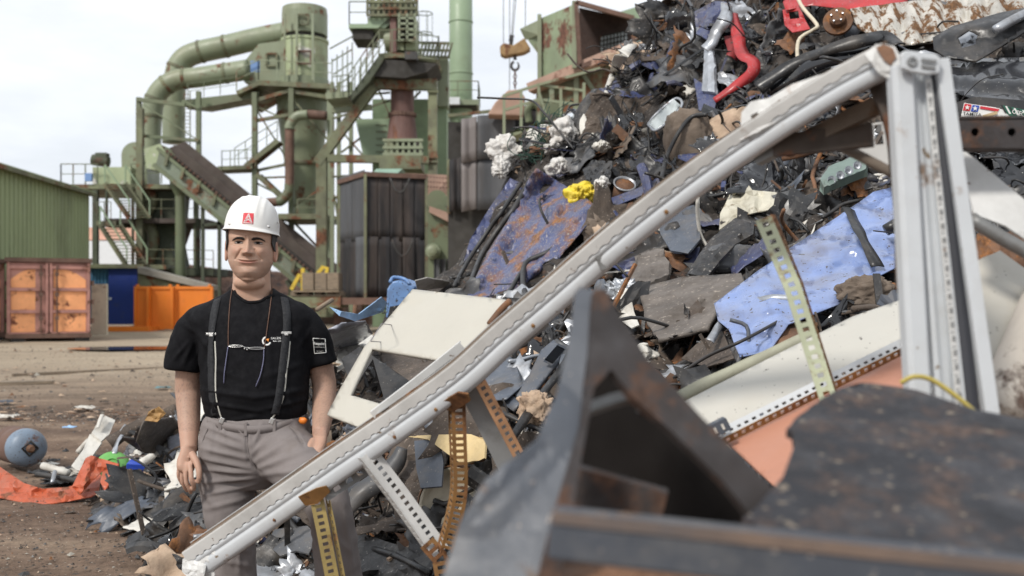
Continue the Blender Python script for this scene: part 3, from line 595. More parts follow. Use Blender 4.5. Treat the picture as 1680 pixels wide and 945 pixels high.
# plates and machine between the curtains
mb = MB(); mb.prism([at(640, 283, 48), at(735, 287, 46), at(735, 330, 46), at(700, 330, 47), at(690, 300, 48)], (0, .3, 0)); pl = mb.build('rusty_plate', MT['rust_plate'], label='sloping tan rusty plate with bolt heads beside the curtain box', cat='plate')
mb = MB()
for r_ in range(3):
    for k in range(7): mb.box(at(702 + k * 5, 290 + r_ * 8 + k * .4, 45.9), (.07, .08, .07))
mb.build('bolt', MT['rust_pipe'], pl)
t = thing('crusher_housing', 'drab green crusher housing with rusty lid between the curtains', 'machine', at(745, 520, 42))
mb = MB(); mb.prism([at(702, 345, 42), at(722, 335, 42), at(768, 365, 42), at(790, 372, 42), at(790, 420, 42), at(740, 430, 42), at(726, 455, 42), at(702, 460, 42)], (0, 1.2, 0)); mb.build('shell', G, t)
mb = MB(); mb.prism([at(704, 338, 41.7), at(745, 352, 41.7), at(790, 362, 41.7), at(788, 376, 41.7), at(740, 366, 41.7), at(704, 348, 41.7)], (0, 1.6, 0)); mb.build('lid', MT['rust_plate'], t)
mb = MB(); mb.lathe([(m_of(17, 43), -.3), (m_of(17, 43), .3)], at(718, 330, 43), (0, 1, 0), 24); mb.build('end_disc', G, t)
mb = MB(); mb.lathe([(.1, -.5), (.22, -.45), (.22, .1)], at(710, 412, 41.5), (0, 1, 0), 16); mb.lathe([(.3, 0), (.34, .2)], at(710, 412, 41.6), (0, 1, 0), 16); mb.build('bearing', GP, t)
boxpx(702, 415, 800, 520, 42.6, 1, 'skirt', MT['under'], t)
mb = MB()
for k in range(4): mb.bar(at(728, 372 + k * 5, 41.6), at(770, 380 + k * 5, 41.6), .06)
mb.build('grating', GD, t)
for k, x in enumerate((712, 722, 733)): mb = MB(); mb.grid(lambda u, v: at(x + 9 * u, 425 + 55 * v, 41.6 + .1 * math.sin(u * 5)), 5, 5); mb.build('rubber_apron', MT['rubber_grey'], t, thick=.02)

# ---- pallet load and yellow frame at the conveyor foot
t = thing('crate_pallet', 'weathered wooden crates on pallets at the conveyor foot', 'pallet', at(525, 510, 43))
for k, x in enumerate((505, 526, 546)):
    mb = MB(); a = at(x, 475, 43); mb.box(a + Vector((0, .5, .35)), (m_of(19, 43), 1, .75)); mb.build('crate', MT['wood'], t, bevel=.02)
mb = MB()
for y_ in (478, 486): mb.bar(at(484, y_, 43), at(560, y_, 43), 1.2, .07)
for x in (486, 505, 525, 545, 558): mb.box(at(x, 482, 43.2), (.3, 1, .16))
mb.build('pallet_deck', MT['wood'], t)
mb = MB(); mb.bar(at(470, 495, 43.4), at(565, 495, 43.4), 2, .5); mb.build('plinth', GD, t)
t = thing('bent_barrier', 'bent yellow steel frame beside the crates', 'frame', at(500, 490, 44))
for pts in (((497, 440), (497, 480)), ((478, 475), (492, 450)), ((519, 452), (530, 438), (537, 440), (535, 452)), ((500, 478), (508, 455))):
    mb = MB(); mb.sweep([at(x, y, 44) for x, y in pts], [(-.08, -.06), (.08, -.06), (.08, .06), (-.08, .06)], up=(0, 1, 0)); mb.build('rail', MT['yellow'], t)

# ---- crane cabin, open rusty box, hook
t = thing('steel_box', 'rusty green open steel box high on the girder behind the heap', 'box', at(960, 130, 34))
def quad(a, b, c_, d_, dp, name, m, par): mb = MB(); mb.prism([at(*a), at(*b), at(*c_), at(*d_)], dp); return mb.build(name, m, par)
mk('green_rusty', (.22, .27, .17), .65, var=.2, vscale=.8, rust=.52, rscale=1.0, rcol=(.13, .06, .04), bump=.06)
quad((887, 30, 35), (944, 6, 33), (951, 108, 33), (889, 131, 35), (.06, .1, 0), 'side_wall', MT['green_rusty'], t)
quad((853, 48, 36), (886, 34, 35), (888, 128, 35), (884, 90, 35.5), (.06, .1, 0), 'flared_end', MT['green_rusty'], t)
quad((853, 48, 36), (884, 33, 35.0), (884, 58, 35.0), (862, 66, 36), (0, -.05, 0), 'name_plate', MT['green_pale'], t)
mb = MB()
for a_, b_ in (((945, 4, 32.9), (1040, 30, 32.9)), ((1040, 30, 32.9), (1040, 88, 32.9)), ((951, 110, 32.9), (945, 4, 32.9)), ((951, 110, 32.9), (1010, 88, 32.9))): mb.bar(at(*a_), at(*b_), .14, .14)
mb.build('front_frame', MT['rust_pipe'], t)
for x, y0, y1, Yk in ((885, 24, 132, 34.9), (942, 2, 112, 32.95)): mb = MB(); mb.bar(at(x, y0, Yk), at(x, y1, Yk), .14); mb.build('stiffener', GP, t)
quad((946, 6, 33), (1040, 31, 33), (1040, 30, 37), (946, 4, 37), (0, 0, .05), 'top_plate', MT['green_rusty'], t)
quad((950, 12, 36), (1042, 33, 36), (1042, 95, 36), (950, 108, 36), (0, .06, 0), 'back_wall', mk('rust_dark', (.05, .03, .025), .9, var=.3, bump=.05), t)
mb = MB()
for k in range(9): mb.bar(at(985 + k * 5.6, 58 - k * 1.2, 35.5), at(985 + k * 5.6, 98 - k * 1.2, 35.5), .04)
for k in range(6): mb.bar(at(985, 60 + k * 7.6, 35.5), at(1030, 50 + k * 7.6, 35.5), .04)
gw = mb.build('grid_bars', MT['steel_dark'], t)
quad((985, 60, 35.7), (1030, 50, 35.7), (1030, 90, 35.7), (985, 98, 35.7), (0, .02, 0), 'mesh_window', mk('win_light', (.55, .62, .66), .3, bump=0), t)
t = thing('girder', 'drab rusty girder carrying the open steel box', 'girder', at(940, 150, 34))
mb = MB(); mb.bar(at(870, 146, 34), at(1040, 76, 32.5), .5, .3); mb.build('top_chord', MT['rust_plate'], t)
mb = MB(); mb.prism([at(880, 148, 34.2), at(1040, 82, 33), at(1040, 150, 33), at(880, 200, 34.2)], (0, .3, 0)); mb.build('web', GD, t)
for x in (905, 945, 985): mb = MB(); mb.bar(at(x, 140 - (x - 905) * .4, 33.7), at(x, 195, 33.7), .16); mb.build('stiffener', GP, t)
mb = MB(); mb.bar(at(955, 120, 33.5), at(985, 165, 33.5), .14); mb.build('brace', G, t)
t = thing('access_platform', 'railed green access platform in front of the rusty girder', 'platform', at(890, 215, 32))
mb = MB(); mb.prism([at(822, 222, 32), at(885, 200, 31), at(960, 190, 31), at(960, 197, 31), at(885, 208, 31), at(824, 229, 32)], (0, 1.6, 0)); mb.build('deck', GP, t)
mb = MB()
for x, y0, y1 in ((827, 155, 222), (855, 147, 212), (884, 137, 203), (920, 145, 198), (958, 136, 193)): mb.bar(at(x, y0, 31.4), at(x, y1, 31.4), .09)
for dy in (0, 24): 
    mb.bar(at(827, 157 + dy, 31.4), at(884, 139 + dy, 31.4), .08); mb.bar(at(884, 139 + dy, 31.4), at(958, 149 + dy, 31.4), .08) 
mb.bar(at(884, 139, 31.3), at(985, 112, 31.3), .08); mb.bar(at(884, 150, 31.3), at(900, 205, 31.3), .07)
mb.build('railing', GP, t)
mb = MB(); mb.tube(spline([at(868, 200, 32), at(866, 180, 32), at(876, 170, 32), at(886, 182, 32), at(884, 205, 32)], 6), .12, 10); mb.box(at(900, 185, 32.5), (.7, .6, .5)); mb.build('winch', G, t)
t = thing('crane_cabin', 'green crane cabin with window at the top of the scrap heap', 'cabin', at(1050, 90, 37))
mb = MB(); mb.prism([at(1008, 22, 38), at(1068, 4, 38), at(1085, 62, 38), at(1078, 110, 38), at(1030, 110, 38)], (0, 3, 0)); mb.build('body', GL, t)
quad((1042, 46, 37.9), (1070, 39, 37.9), (1078, 66, 37.9), (1042, 68, 37.9), (0, -.04, 0), 'window', MT['glass'], t)
t = thing('crane_hook', 'yellow rusty crane hook block hanging from thin cables', 'crane hook', at(845, 150, 37))
mb = MB(); P = [(820, 76), (826, 70), (842, 74), (860, 62), (871, 80), (860, 86), (828, 92), (821, 88)]; mb.prism([at(x, y, 37) for x, y in P], (0, .5, 0)); mb.build('block', MT['yellow_rust'], t, bevel=.04)
mb = MB(); mb.bar(at(838, 76, 37.2), at(840, 58, 37.2), .14); mb.bar(at(836, 62, 37.2), at(842, 64, 37.2), .2); mb.build('yoke', MT['steel_dark'], t)
mb = MB(); c = at(845, 108, 37.2); mb.tube([at(845, 90, 37.2), at(845, 98, 37.2)], .06, 8); mb.tube([c + Vector((.14 * math.cos(a_), 0, .16 * math.sin(a_))) for a_ in np.linspace(math.pi * .6, math.pi * 2.3, 14)], [.05] * 10 + [.045, .04, .03, .02], 8); mb.build('hook', MT['steel_dark'], t, smooth=True)
mb = MB()
for k in range(5):
    c = at(845, 120 + k * 5.5, 37.2); mb.tube([c + Vector((.05 * math.cos(a_) * (1 if k % 2 else .3), .05 * math.cos(a_) * (0 if k % 2 else 1), .08 * math.sin(a_))) for a_ in np.linspace(0, 2 * math.pi, 11)], .022, 6)
mb.build('chain', MT['rust_pipe'], t)
for (x0, y0, x1, y1) in ((839, 60, 846, -40), (841, 60, 850, -40), (836, 150, 836, -40), (826, 70, 826, -40), (862, 64, 862, -40)):
    mb = MB(); mb.tube([at(x0, y0, 37.3), at(x1, y1, 37.3)], .014, 6); mb.build('cable', MT['steel_dark'], t)
mb = MB(); mb.prism([at(x, y, 37) for x, y in ((800, 188), (812, 168), (833, 148), (852, 146), (862, 160), (858, 190))], (0, .9, 0)); mb.build('grab_bucket', MT['rust_plate'], label='rusty brown grab bucket hanging under the hook', cat='grab bucket', bevel=.05)
# ================================================================ scrap materials
mk('heap_base', (.032, .026, .022), .9, var=.7, vscale=5, rust=.32, rscale=4, rcol=(.085, .045, .028), speck=.25, sscale=40, scol=(.17, .15, .13), bump=.6, bscale=30)
mk('blue_metal', (.052, .066, .155), .42, .1, var=.3, vscale=4, rust=.27, rscale=5, rcol=(.20, .085, .04), dirt=.6, dscale=5, dcol=(.075, .065, .06), bump=.15, bscale=25, speck=.22, sscale=70, scol=(.28, .26, .24))
mk('blue_rusty', (.07, .085, .175), .40, .1, var=.22, vscale=4, rust=.54, rscale=3.2, rcol=(.20, .09, .035), speck=.33, sscale=55, scol=(.33, .29, .25), dirt=.3, dscale=5, dcol=(.16, .10, .08), bump=.3, bscale=30, stretch=(2.2, 1.5, .7), rsharp=.14)
mk('blue_paint', (.19, .262, .49), .25, .0, var=.14, vscale=2, dirt=.46, dscale=3.5, dcol=(.15, .14, .15), speck=.16, sscale=45, scol=(.06, .05, .045), bump=.08, bscale=14, coat=.4)
mk('black_plastic', (.015, .015, .016), .4, var=.4, vscale=5, dirt=.42, dscale=5, dcol=(.085, .075, .065), speck=.08, sscale=90, scol=(.2, .19, .17), bump=.12)
mk('grey_plastic', (.075, .078, .084), .5, var=.3, vscale=4, dirt=.42, dscale=5, dcol=(.13, .11, .09), speck=.07, sscale=80, scol=(.3, .28, .25), bump=.12)
mk('slate_plastic', (.075, .088, .112), .5, var=.22, vscale=4, dirt=.35, dscale=5, dcol=(.14, .12, .10), speck=.06, sscale=80, scol=(.3, .28, .25), bump=.1)
mk('silver', (.40, .42, .45), .38, .55, var=.25, vscale=5, rust=.22, rscale=6, dirt=.4, dscale=5, dcol=(.13, .11, .09), bump=.15)
mk('aluminium', (.56, .53, .47), .32, .5, var=.25, vscale=5, rust=.55, rscale=6, rcol=(.115, .055, .02), stretch=(2.2, 1, .5), bump=.3, bscale=20)
mk('rusty', (.14, .072, .04), .9, var=.5, vscale=6, rust=.45, rscale=8, rcol=(.20, .085, .03), dirt=.3, dscale=4, dcol=(.05, .04, .035), bump=.4)
mk('brown_dirty', (.078, .060, .047), .9, var=.4, vscale=6, dirt=.4, dscale=5, dcol=(.05, .04, .035), speck=.2, sscale=70, scol=(.25, .2, .16), bump=.4)
mk('fabric', (.155, .120, .092), .95, var=.25, vscale=5, dirt=.35, dscale=4, dcol=(.07, .055, .045), bump=.35, bscale=70)
mk('white_dirty', (.60, .58, .53), .55, var=.12, vscale=4, rust=.22, rscale=5, rcol=(.2, .13, .07), dirt=.42, dscale=5, dcol=(.27, .23, .18), bump=.12)
mk('foam_wool', (.60, .585, .56), .95, var=.22, vscale=9, dirt=.45, dscale=7, dcol=(.30, .265, .22), bump=.9, bscale=45)
mk('cream_crumple', (.55, .52, .42), .45, var=.15, vscale=4, rust=.30, rscale=5, rcol=(.16, .10, .045), dirt=.45, dscale=5, dcol=(.20, .165, .11), bump=.15)
mk('red_paint', (.40, .03, .032), .35, var=.2, vscale=4, dirt=.35, dscale=5, dcol=(.16, .03, .03), speck=.18, scol=(.3, .2, .2), bump=.1)
mk('red_dull', (.25, .03, .032), .6, var=.35, vscale=5, dirt=.45, dscale=5, dcol=(.06, .03, .03), bump=.2)
mk('orange_sheet', (.42, .085, .032), .5, var=.2, vscale=4, rust=.36, rscale=5, rcol=(.16, .06, .03), dirt=.3, dscale=4, dcol=(.25, .12, .08), speck=.15, scol=(.1, .05, .03), bump=.2)
mk('hose', (.022, .022, .023), .5, var=.3, dirt=.35, dscale=6, dcol=(.075, .066, .058), bump=.1)
mk('wire', (.03, .028, .028), .6, var=.4, bump=0)
mk('yellow_bag', (.66, .50, .03), .5, var=.15, vscale=8, dirt=.3, dscale=8, dcol=(.45, .33, .10), bump=.3, bscale=30)
mk('green_net', (.03, .075, .055), .8, var=.3, bump=0)
mk('charred', (.018, .017, .017), .45, var=.6, vscale=8, dirt=.4, dscale=8, dcol=(.10, .085, .07), speck=.16, sscale=55, scol=(.24, .22, .2), bump=.4, bscale=25)
mk('black_gloss', (.010, .0105, .013), .16, var=.3, dirt=.3, dscale=4, dcol=(.07, .066, .06), speck=.05, sscale=60, scol=(.3, .3, .28), bump=.06, coat=.5)
mk('grey_bumper', (.135, .118, .104), .7, var=.35, vscale=5, dirt=.5, dscale=5, dcol=(.075, .06, .05), speck=.22, sscale=50, scol=(.3, .26, .22), bump=.3, stretch=(.5, 1, 2))
mk('clear_plastic', (.42, .46, .46), .12, var=.2, bump=.1, spec=.7)
mk('bottle_blue', (.165, .215, .28), .5, var=.15, vscale=5, rust=.25, rscale=6, dirt=.35, dscale=5, dcol=(.16, .14, .12), speck=.22, sscale=70, scol=(.07, .055, .045), bump=.12)
mk('can_blue', (.13, .24, .46), .45, var=.12, vscale=5, dirt=.3, dscale=6, dcol=(.08, .09, .12), speck=.3, sscale=45, scol=(.04, .045, .06), bump=.1)
mk('film_blue', (.26, .44, .68), .35, var=.2, vscale=5, dirt=.3, dscale=5, dcol=(.35, .42, .48), bump=.2)
mk('film_grey', (.30, .31, .35), .2, var=.3, vscale=5, dirt=.3, dscale=5, dcol=(.14, .13, .13), bump=.2)
mk('lime', (.13, .37, .09), .45, var=.15, vscale=5, dirt=.2, dcol=(.15, .25, .09), bump=.05)
mk('royal_blue', (.03, .08, .48), .4, var=.1, bump=.05)
mk('card_yellow', (.60, .46, .24), .8, var=.12, vscale=5, dirt=.3, dscale=5, dcol=(.36, .27, .15), bump=.15)
mk('tan_foam', (.42, .31, .22), .95, var=.25, vscale=8, dirt=.4, dscale=6, dcol=(.22, .13, .09), bump=.6)
mk('tyre', (.035, .033, .032), .85, var=.3, dirt=.5, dscale=5, dcol=(.12, .10, .08), bump=.3)
mk('teal', (.10, .20, .22), .5, var=.2, dirt=.3, bump=.05)
mk('ochre', (.34, .20, .075), .7, var=.3, rust=.3, rscale=6, bump=.2)
mk('mint_case', (.16, .215, .19), .35, var=.2, dirt=.35, dscale=5, dcol=(.10, .09, .07), bump=.1)

# ================================================================ the heap
CTRL = [(600, 905, 4.7), (480, 930, 4.7), (450, 800, 5.3), (600, 770, 5.0), (700, 705, 5.0), (540, 562, 6.2), (560, 532, 7.5), (650, 486, 8), (720, 475, 8.2), (700, 640, 5.4),
        (850, 700, 4.5), (1000, 900, 3.4), (745, 470, 8.2), (790, 365, 8.6), (842, 268, 9.0), (915, 218, 9.3), (985, 170, 9.5), (1038, 98, 9.6), (1095, 5, 9.7), (1125, -80, 9.8), (880, 450, 6.8), (900, 560, 5.6),
        (1000, 500, 5.7), (1100, 520, 5.1), (1100, 300, 7.0), (1200, 100, 7.9), (1200, 400, 5.7), (1300, 250, 6.4), (1400, 100, 7.0), (1500, 0, 7.4), (1680, 0, 7.0), (1680, 200, 5.8), (1680, 400, 4.8), (1400, 450, 4.8),
        (1300, 600, 4.1), (1450, 650, 3.8), (1680, 700, 3.4), (1000, 700, 4.4), (1200, -150, 9.5), (1500, -200, 9.5), (1900, -150, 9), (1900, 300, 5.5), (1950, 700, 3.6), (1250, 760, 3.5), (760, 850, 4.3), (620, 640, 5.6),
        (1900, 950, 2.7), (1300, 950, 2.9), (900, 980, 3.3), (700, 960, 4.2), (1180, 250, 7.0), (1000, 330, 7.6), (1000, 200, 8.6)]
P3 = [at(*c) for c in CTRL]
# low debris at the man's left and bare ground around
P3 += [Vector(p) for p in ((-2.62, 7.75, .50), (-2.35, 7.45, .58), (-3.0, 7.7, .10), (-3.0, 7.0, -.06), (-2.62, 7.1, .20), (-2.35, 6.75, .25), (-2.05, 6.45, .24), (-1.98, 5.85, .05), (-2.45, 6.45, .06), (-2.0, 7.05, .48), (-1.6, 6.5, .42), (-1.6, 7.5, .6), (-1.45, 5.7, .3), (-1.2, 5.0, .2), (-.95, 4.5, .12), (-1.2, 7.6, .75), (-.9, 6.6, .7), (-1.3, 8.4, .5), (-1.0, 5.9, .45),
        (-3.75, 7.2, -.07), (-3.15, 6.5, -.06), (-2.65, 6.05, -.06), (-2.25, 5.4, -.06), (-1.75, 4.8, -.06), (-1.4, 4.2, -.06), (-3.45, 8.5, -.06), (-2.7, 8.9, -.05), (-1.9, 9.4, -.05), (-4.5, 6, -.1), (-1.1, 3.6, -.06), (-3, 4, -.1), (-.6, 3.9, .0), (-.3, 3.3, .06), (.1, 2.8, .08), (.7, 2.2, .1), (1.6, 1.8, .2), (2.6, 1.6, .2), (-5, 9, -.1), (-5, 4, -.1), (-2, 2, -.1), (0, 1.2, -.1), (-1.2, 10, .2), (-.4, 10, .7), (.2, 11.5, .8), (1.5, 12.5, 2.5), (3.2, 13, 4), (6, 13, 5), (9, 10, 5), (9, 6, 4), (-2, 12, -.1), (-1, 13, -.1), (1, 15, 0), (4, 16, 1), (8, 16, 1), (6, 3, 1))]
XY = np.array([(p.x, p.y) for p in P3]); ZZ = np.array([p.z for p in P3])
def _phi(r2): return np.where(r2 > 1e-9, np.sqrt(r2), 0)
_D = _phi(((XY[:, None] - XY[None]) ** 2).sum(-1)); _n = len(XY)
_A = np.zeros((_n + 3, _n + 3)); _A[:_n, :_n] = _D - np.eye(_n) * .05; _A[:_n, _n] = 1; _A[:_n, _n + 1:] = XY; _A[_n:, :_n] = _A[:_n, _n:].T
_W = np.linalg.solve(_A, np.concatenate([ZZ, np.zeros(3)]))
def heap_z(q):
    q = np.asarray(q, float); r = _phi(((q[:, None] - XY[None]) ** 2).sum(-1)); return r @ _W[:_n] + _W[_n] + q @ _W[_n + 1:]
def heap():
    xs = np.arange(-4.0, 8.5, .07); ys = np.arange(1.4, 14, .07); gx, gy = np.meshgrid(xs, ys); q = np.stack([gx.ravel(), gy.ravel()], 1); z = heap_z(q)
    vs = []
    for (x, y), h in zip(q, z):
        k = min(1, max(0, h / .25)); p = Vector((x, y, h))
        d = .11 * (abs(noise.noise(p * 1.6)) * 2 - .5) + .06 * (abs(noise.noise(p * 4.1 + Vector((5, 0, 0)))) * 2 - .4) + .03 * noise.noise(p * 10)
        vs.append((x + .05 * k * noise.noise(p * 3 + Vector((9, 9, 0))), y + .05 * k * noise.noise(p * 3), max(h, -.2) + d * (k * .9 + .1)))
    nx = len(xs); mb = MB(); fs = []
    for j in range(len(ys) - 1):
        for i in range(nx - 1):
            f = (j * nx + i, j * nx + i + 1, (j + 1) * nx + i + 1, (j + 1) * nx + i)
            if max(vs[a][2] for a in f) > -.03: fs.append(f)
    used = sorted({a for f in fs for a in f}); ix = {a: i for i, a in enumerate(used)}
    mb.add([vs[a] for a in used], [tuple(ix[a] for a in f) for f in fs])
    o = mb.build('scrap_heap', MT['heap_base'], kind='stuff', fix=False, smooth=False, label='dark packed mass of scrap filling the slope of the heap', cat='scrap heap')
    return BVHTree.FromPolygons(mb.v, mb.f)
HEAP = heap()
CAM = Vector((0, 0, CH))
def hit(px, py):
    d = at(px, py, 1) - CAM; d.normalize(); loc, nr, i, dist = HEAP.ray_cast(CAM, d, 40)
    if loc is None: return None, None
    if nr.dot(d) > 0: nr = -nr
    return loc, nr
def hY(px, py, default=6.0):
    ps = [hit(px + a, py + b)[0] for a, b in ((0, 0), (12, 0), (-12, 0), (0, 12), (0, -12))]; ps = [p.y for p in ps if p is not None]
    return sum(ps) / len(ps) if ps else default

def inside(x, y, poly):
    c = False; j = len(poly) - 1
    for i in range(len(poly)):
        if (poly[i][1] > y) != (poly[j][1] > y) and x < (poly[j][0] - poly[i][0]) * (y - poly[i][1]) / (poly[j][1] - poly[i][1]) + poly[i][0]: c = not c
        j = i
    return c
def cdt(poly, cell, holes=(), jit=.25, seed=1):
    r = random.Random(seed); loop = []
    def dens(pl):
        o = []
        for (x0, y0), (x1, y1) in zip(pl, pl[1:] + pl[:1]):
            n = max(1, int(math.hypot(x1 - x0, y1 - y0) / cell)); o += [(x0 + (x1 - x0) * k / n, y0 + (y1 - y0) * k / n) for k in range(n)]
        return o
    loops = [dens(list(map(tuple, poly)))] + [dens(list(map(tuple, h))) for h in holes]; V = []; E = []
    for lp in loops: n0 = len(V); V += lp; E += [(n0 + i, n0 + (i + 1) % len(lp)) for i in range(len(lp))]
    xs = [p[0] for p in poly]; ys = [p[1] for p in poly]; y = min(ys)
    while y < max(ys):
        x = min(xs)
        while x < max(xs):
            X, Y_ = x + r.uniform(-jit, jit) * cell, y + r.uniform(-jit, jit) * cell
            if inside(X, Y_, poly) and not any(inside(X, Y_, h) for h in holes): V.append((X, Y_))
            x += cell
        y += cell
    ov, oe, of, *_ = delaunay_2d_cdt([Vector(v) for v in V], E, [], 0, 1e-4)
    pts = [(v.x, v.y) for v in ov]; tri = []
    for f in of:
        cx = sum(pts[i][0] for i in f) / len(f); cy = sum(pts[i][1] for i in f) / len(f)
        if inside(cx, cy, poly) and not any(inside(cx, cy, h) for h in holes): tri.append(tuple(f))
    return pts, tri
def planeY(ctrl):
    A = np.array([(c[0], c[1], 1.0) for c in ctrl]); b = np.array([1 / c[2] for c in ctrl]); s, *_ = np.linalg.lstsq(A, b, rcond=None)
    return lambda x, y: 1 / max(.05, s[0] * x + s[1] * y + s[2])
def sheet(name, poly, m, ctrl=None, label=None, cat=None, group=None, parent=None, amp=.02, sc=5, folds=(), cell=14, thick=.006, off=.10, holes=(), smooth=False, seed=1, bend=0, edge=2.0, split=False):
    if ctrl is None: ctrl = [(x, y, hY(x, y) - off) for x, y in poly]
    if edge: poly = [(x + rnd.uniform(-edge, edge), y + rnd.uniform(-edge, edge)) for x, y in poly]
    if parent is None and max(p[0] for p in poly) - min(p[0] for p in poly) > 30: HEROES.append([(x + (x - sum(p[0] for p in poly) / len(poly)) * .12, y + (y - sum(p[1] for p in poly) / len(poly)) * .12) for x, y in poly])
    fy0 = planeY(ctrl); y0_, y1_ = min(c[2] for c in ctrl) - .03, max(c[2] for c in ctrl) + .03; ym_ = sum(c[2] for c in ctrl) / len(ctrl); y0_, y1_ = max(y0_, ym_ - .7), min(y1_, ym_ + .7); fy = lambda x, y: min(max(fy0(x, y), y0_), y1_)
    pts, tri = cdt(poly, cell, holes, seed=seed)
    cx = sum(p[0] for p in poly) / len(poly); cy = sum(p[1] for p in poly) / len(poly)
    a, b, c = at(cx, cy, fy(cx, cy)), at(cx + 5, cy, fy(cx + 5, cy)), at(cx, cy + 5, fy(cx, cy + 5)); n = (b - a).cross(c - a).normalized()
    n = (CAM - at(cx, cy, fy(cx, cy))).normalized()
    V = []; off3 = Vector((seed * 3.7, seed * 1.3, 0)); R = max(math.hypot(p[0] - cx, p[1] - cy) for p in poly)
    for x, y in pts:
        p = at(x, y, fy(x, y)); d = amp * (noise.noise(p * sc + off3) + .5 * (abs(noise.noise(p * sc * 2.1 + off3)) * 2 - .5) + .25 * noise.noise(p * sc * 5 + off3))
        for (x0, y0, x1, y1, am, wd) in folds:     # ridge or groove along a line
            L2 = (x1 - x0) ** 2 + (y1 - y0) ** 2; t = min(1, max(0, ((x - x0) * (x1 - x0) + (y - y0) * (y1 - y0)) / L2)); ds = math.hypot(x - x0 - t * (x1 - x0), y - y0 - t * (y1 - y0)); d += am * max(0, 1 - ds / wd)
        if bend: d -= bend * (((x - cx) ** 2 + (y - cy) ** 2) / R ** 2)
        V.append(p + n * d)
    mb = MB(); mb.add(V, tri); return mb.build(name, m, parent, label, cat, group, smooth=smooth, thick=thick)
def mound(name, px, py, rx, ry, m, label=None, cat=None, amp=.35, sc=3, Y=None, parent=None, group=None, flat=.7, seed=0, sub=5, sq=1.0):   # a soft or crushed lump
    Y = Y or hY(px, py) - .06; bm = bmesh.new(); bmesh.ops.create_icosphere(bm, subdivisions=sub, radius=1); c = at(px, py, Y); a, b = m_of(rx, Y), m_of(ry, Y); mb = MB(); of = Vector((seed * 2.1 + px, py, seed))
    HEROES.append([(px + 1.2 * rx * sx, py + 1.2 * ry * sy) for sx, sy in ((-1, -1), (1, -1), (1, 1), (-1, 1))])
    vs = []
    for v in bm.verts:
        q = v.co.copy(); q = Vector([math.copysign(abs(t) ** sq, t) for t in q]); k = 1 + amp * (noise.noise(q * sc + of) + .5 * noise.noise(q * sc * 2.3 + of) + .3 * noise.noise(q * sc * 5 + of) + .14 * noise.noise(q * sc * 12 + of)); vs.append(c + Vector((q.x * a * k, q.y * min(a, b) * flat * k, q.z * b * k)))
    mb.add(vs, [tuple(v.index for v in f.verts) for f in bm.faces]); bm.free(); return mb.build(name, m, parent, label, cat, group, smooth=True)
def hose(name, pts, r, m, label=None, cat=None, off=.08, parent=None, group=None, seg=8, n=7):
    P = [at(p[0], p[1], p[2] if len(p) > 2 else hY(p[0], p[1]) - off) for p in pts]; S = spline(P, n); mb = MB(); mb.tube(S, r, seg); return mb.build(name, m, parent, label, cat, group, smooth=True)
def ribbon(name, pts, wd, m, label=None, cat=None, off=.1, parent=None, group=None, thick=.004, n=8, face=(0, -1, .3), widths=None, twist=0):
    P = [at(p[0], p[1], p[2] if len(p) > 2 else hY(p[0], p[1]) - off) for p in pts]; S = spline(P, n); mb = MB(); N = len(S); vs = []; fc = Vector(face).normalized()
    for i, p in enumerate(S):
        t = (S[min(i + 1, N - 1)] - S[max(i - 1, 0)]).normalized(); s = t.cross(fc).normalized(); f2 = s.cross(t); an = twist * math.sin(i / N * 5) + .5 * noise.noise(p * 6); s = s * math.cos(an) + f2 * math.sin(an)
        w_ = wd * (1 + .22 * noise.noise(p * 9)) if widths is None else np.interp(i / (N - 1), np.linspace(0, 1, len(widths)), widths); vs += [p - s * w_ / 2, p - f2 * (-.12 * w_), p + s * w_ / 2]
    fs = []
    for i in range(N - 1): fs += [(i * 3 + k, i * 3 + k + 1, i * 3 + k + 4, i * 3 + k + 3) for k in (0, 1)]
    mb.add(vs, fs); return mb.build(name, m, parent, label, cat, group, smooth=True, thick=thick)

# ---------------------------------------------------------------- random scrap
PAL = {   # colour word, material, list of shape kinds
    'blue': ('blue_metal',), 'black': ('black_plastic', 'charred', 'black_gloss'), 'grey': ('grey_plastic',), 'slate grey': ('slate_plastic',), 'silver': ('silver',), 'rusty brown': ('rusty',), 'dirty brown': ('brown_dirty',),
    'off white': ('white_dirty',), 'cream': ('cream_crumple',), 'red': ('red_paint', 'red_dull'), 'tan': ('tan_foam', 'fabric'), 'ochre': ('ochre',)}
LAND = [(820, 250, 'the pale wool lump'), (925, 222, 'the dirty white foam'), (1135, 235, 'the brown car seat'), (965, 318, 'the yellow bag'), (860, 390, 'the rusty blue bonnet'), (1320, 440, 'the light blue car panel'),
        (1130, 500, 'the grey brown bumper'), (1200, 120, 'the red twisted strip'), (1168, 110, 'the pale silver post'), (1375, 35, 'the rusty brake disc'), (1540, 40, 'the rusty silver bale'), (1610, 60, 'the torn black wheel liner'), (1340, 100, 'the long black trim arc'),
        (1610, 185, 'the racing stickers'), (690, 530, 'the cream door sheet'), (650, 480, 'the blue canister'), (740, 730, 'the yellow board'), (740, 820, 'the rusty drum end'), (40, 735, 'the blue gas bottle'), (120, 780, 'the orange sheet'), (190, 750, 'the green disc'), (320, 835, 'the old tyre'), (170, 720, 'the white metal board'),
        (1220, 330, 'the crumpled cream plate'), (1380, 285, 'the mint green case'), (1020, 500, 'the white shard'), (500, 840, 'the man'), (1230, 200, 'the white frame beam'), (560, 580, 'the white ribbed liner'), (1000, 150, 'the white strap'), (880, 600, 'the slate grille')]
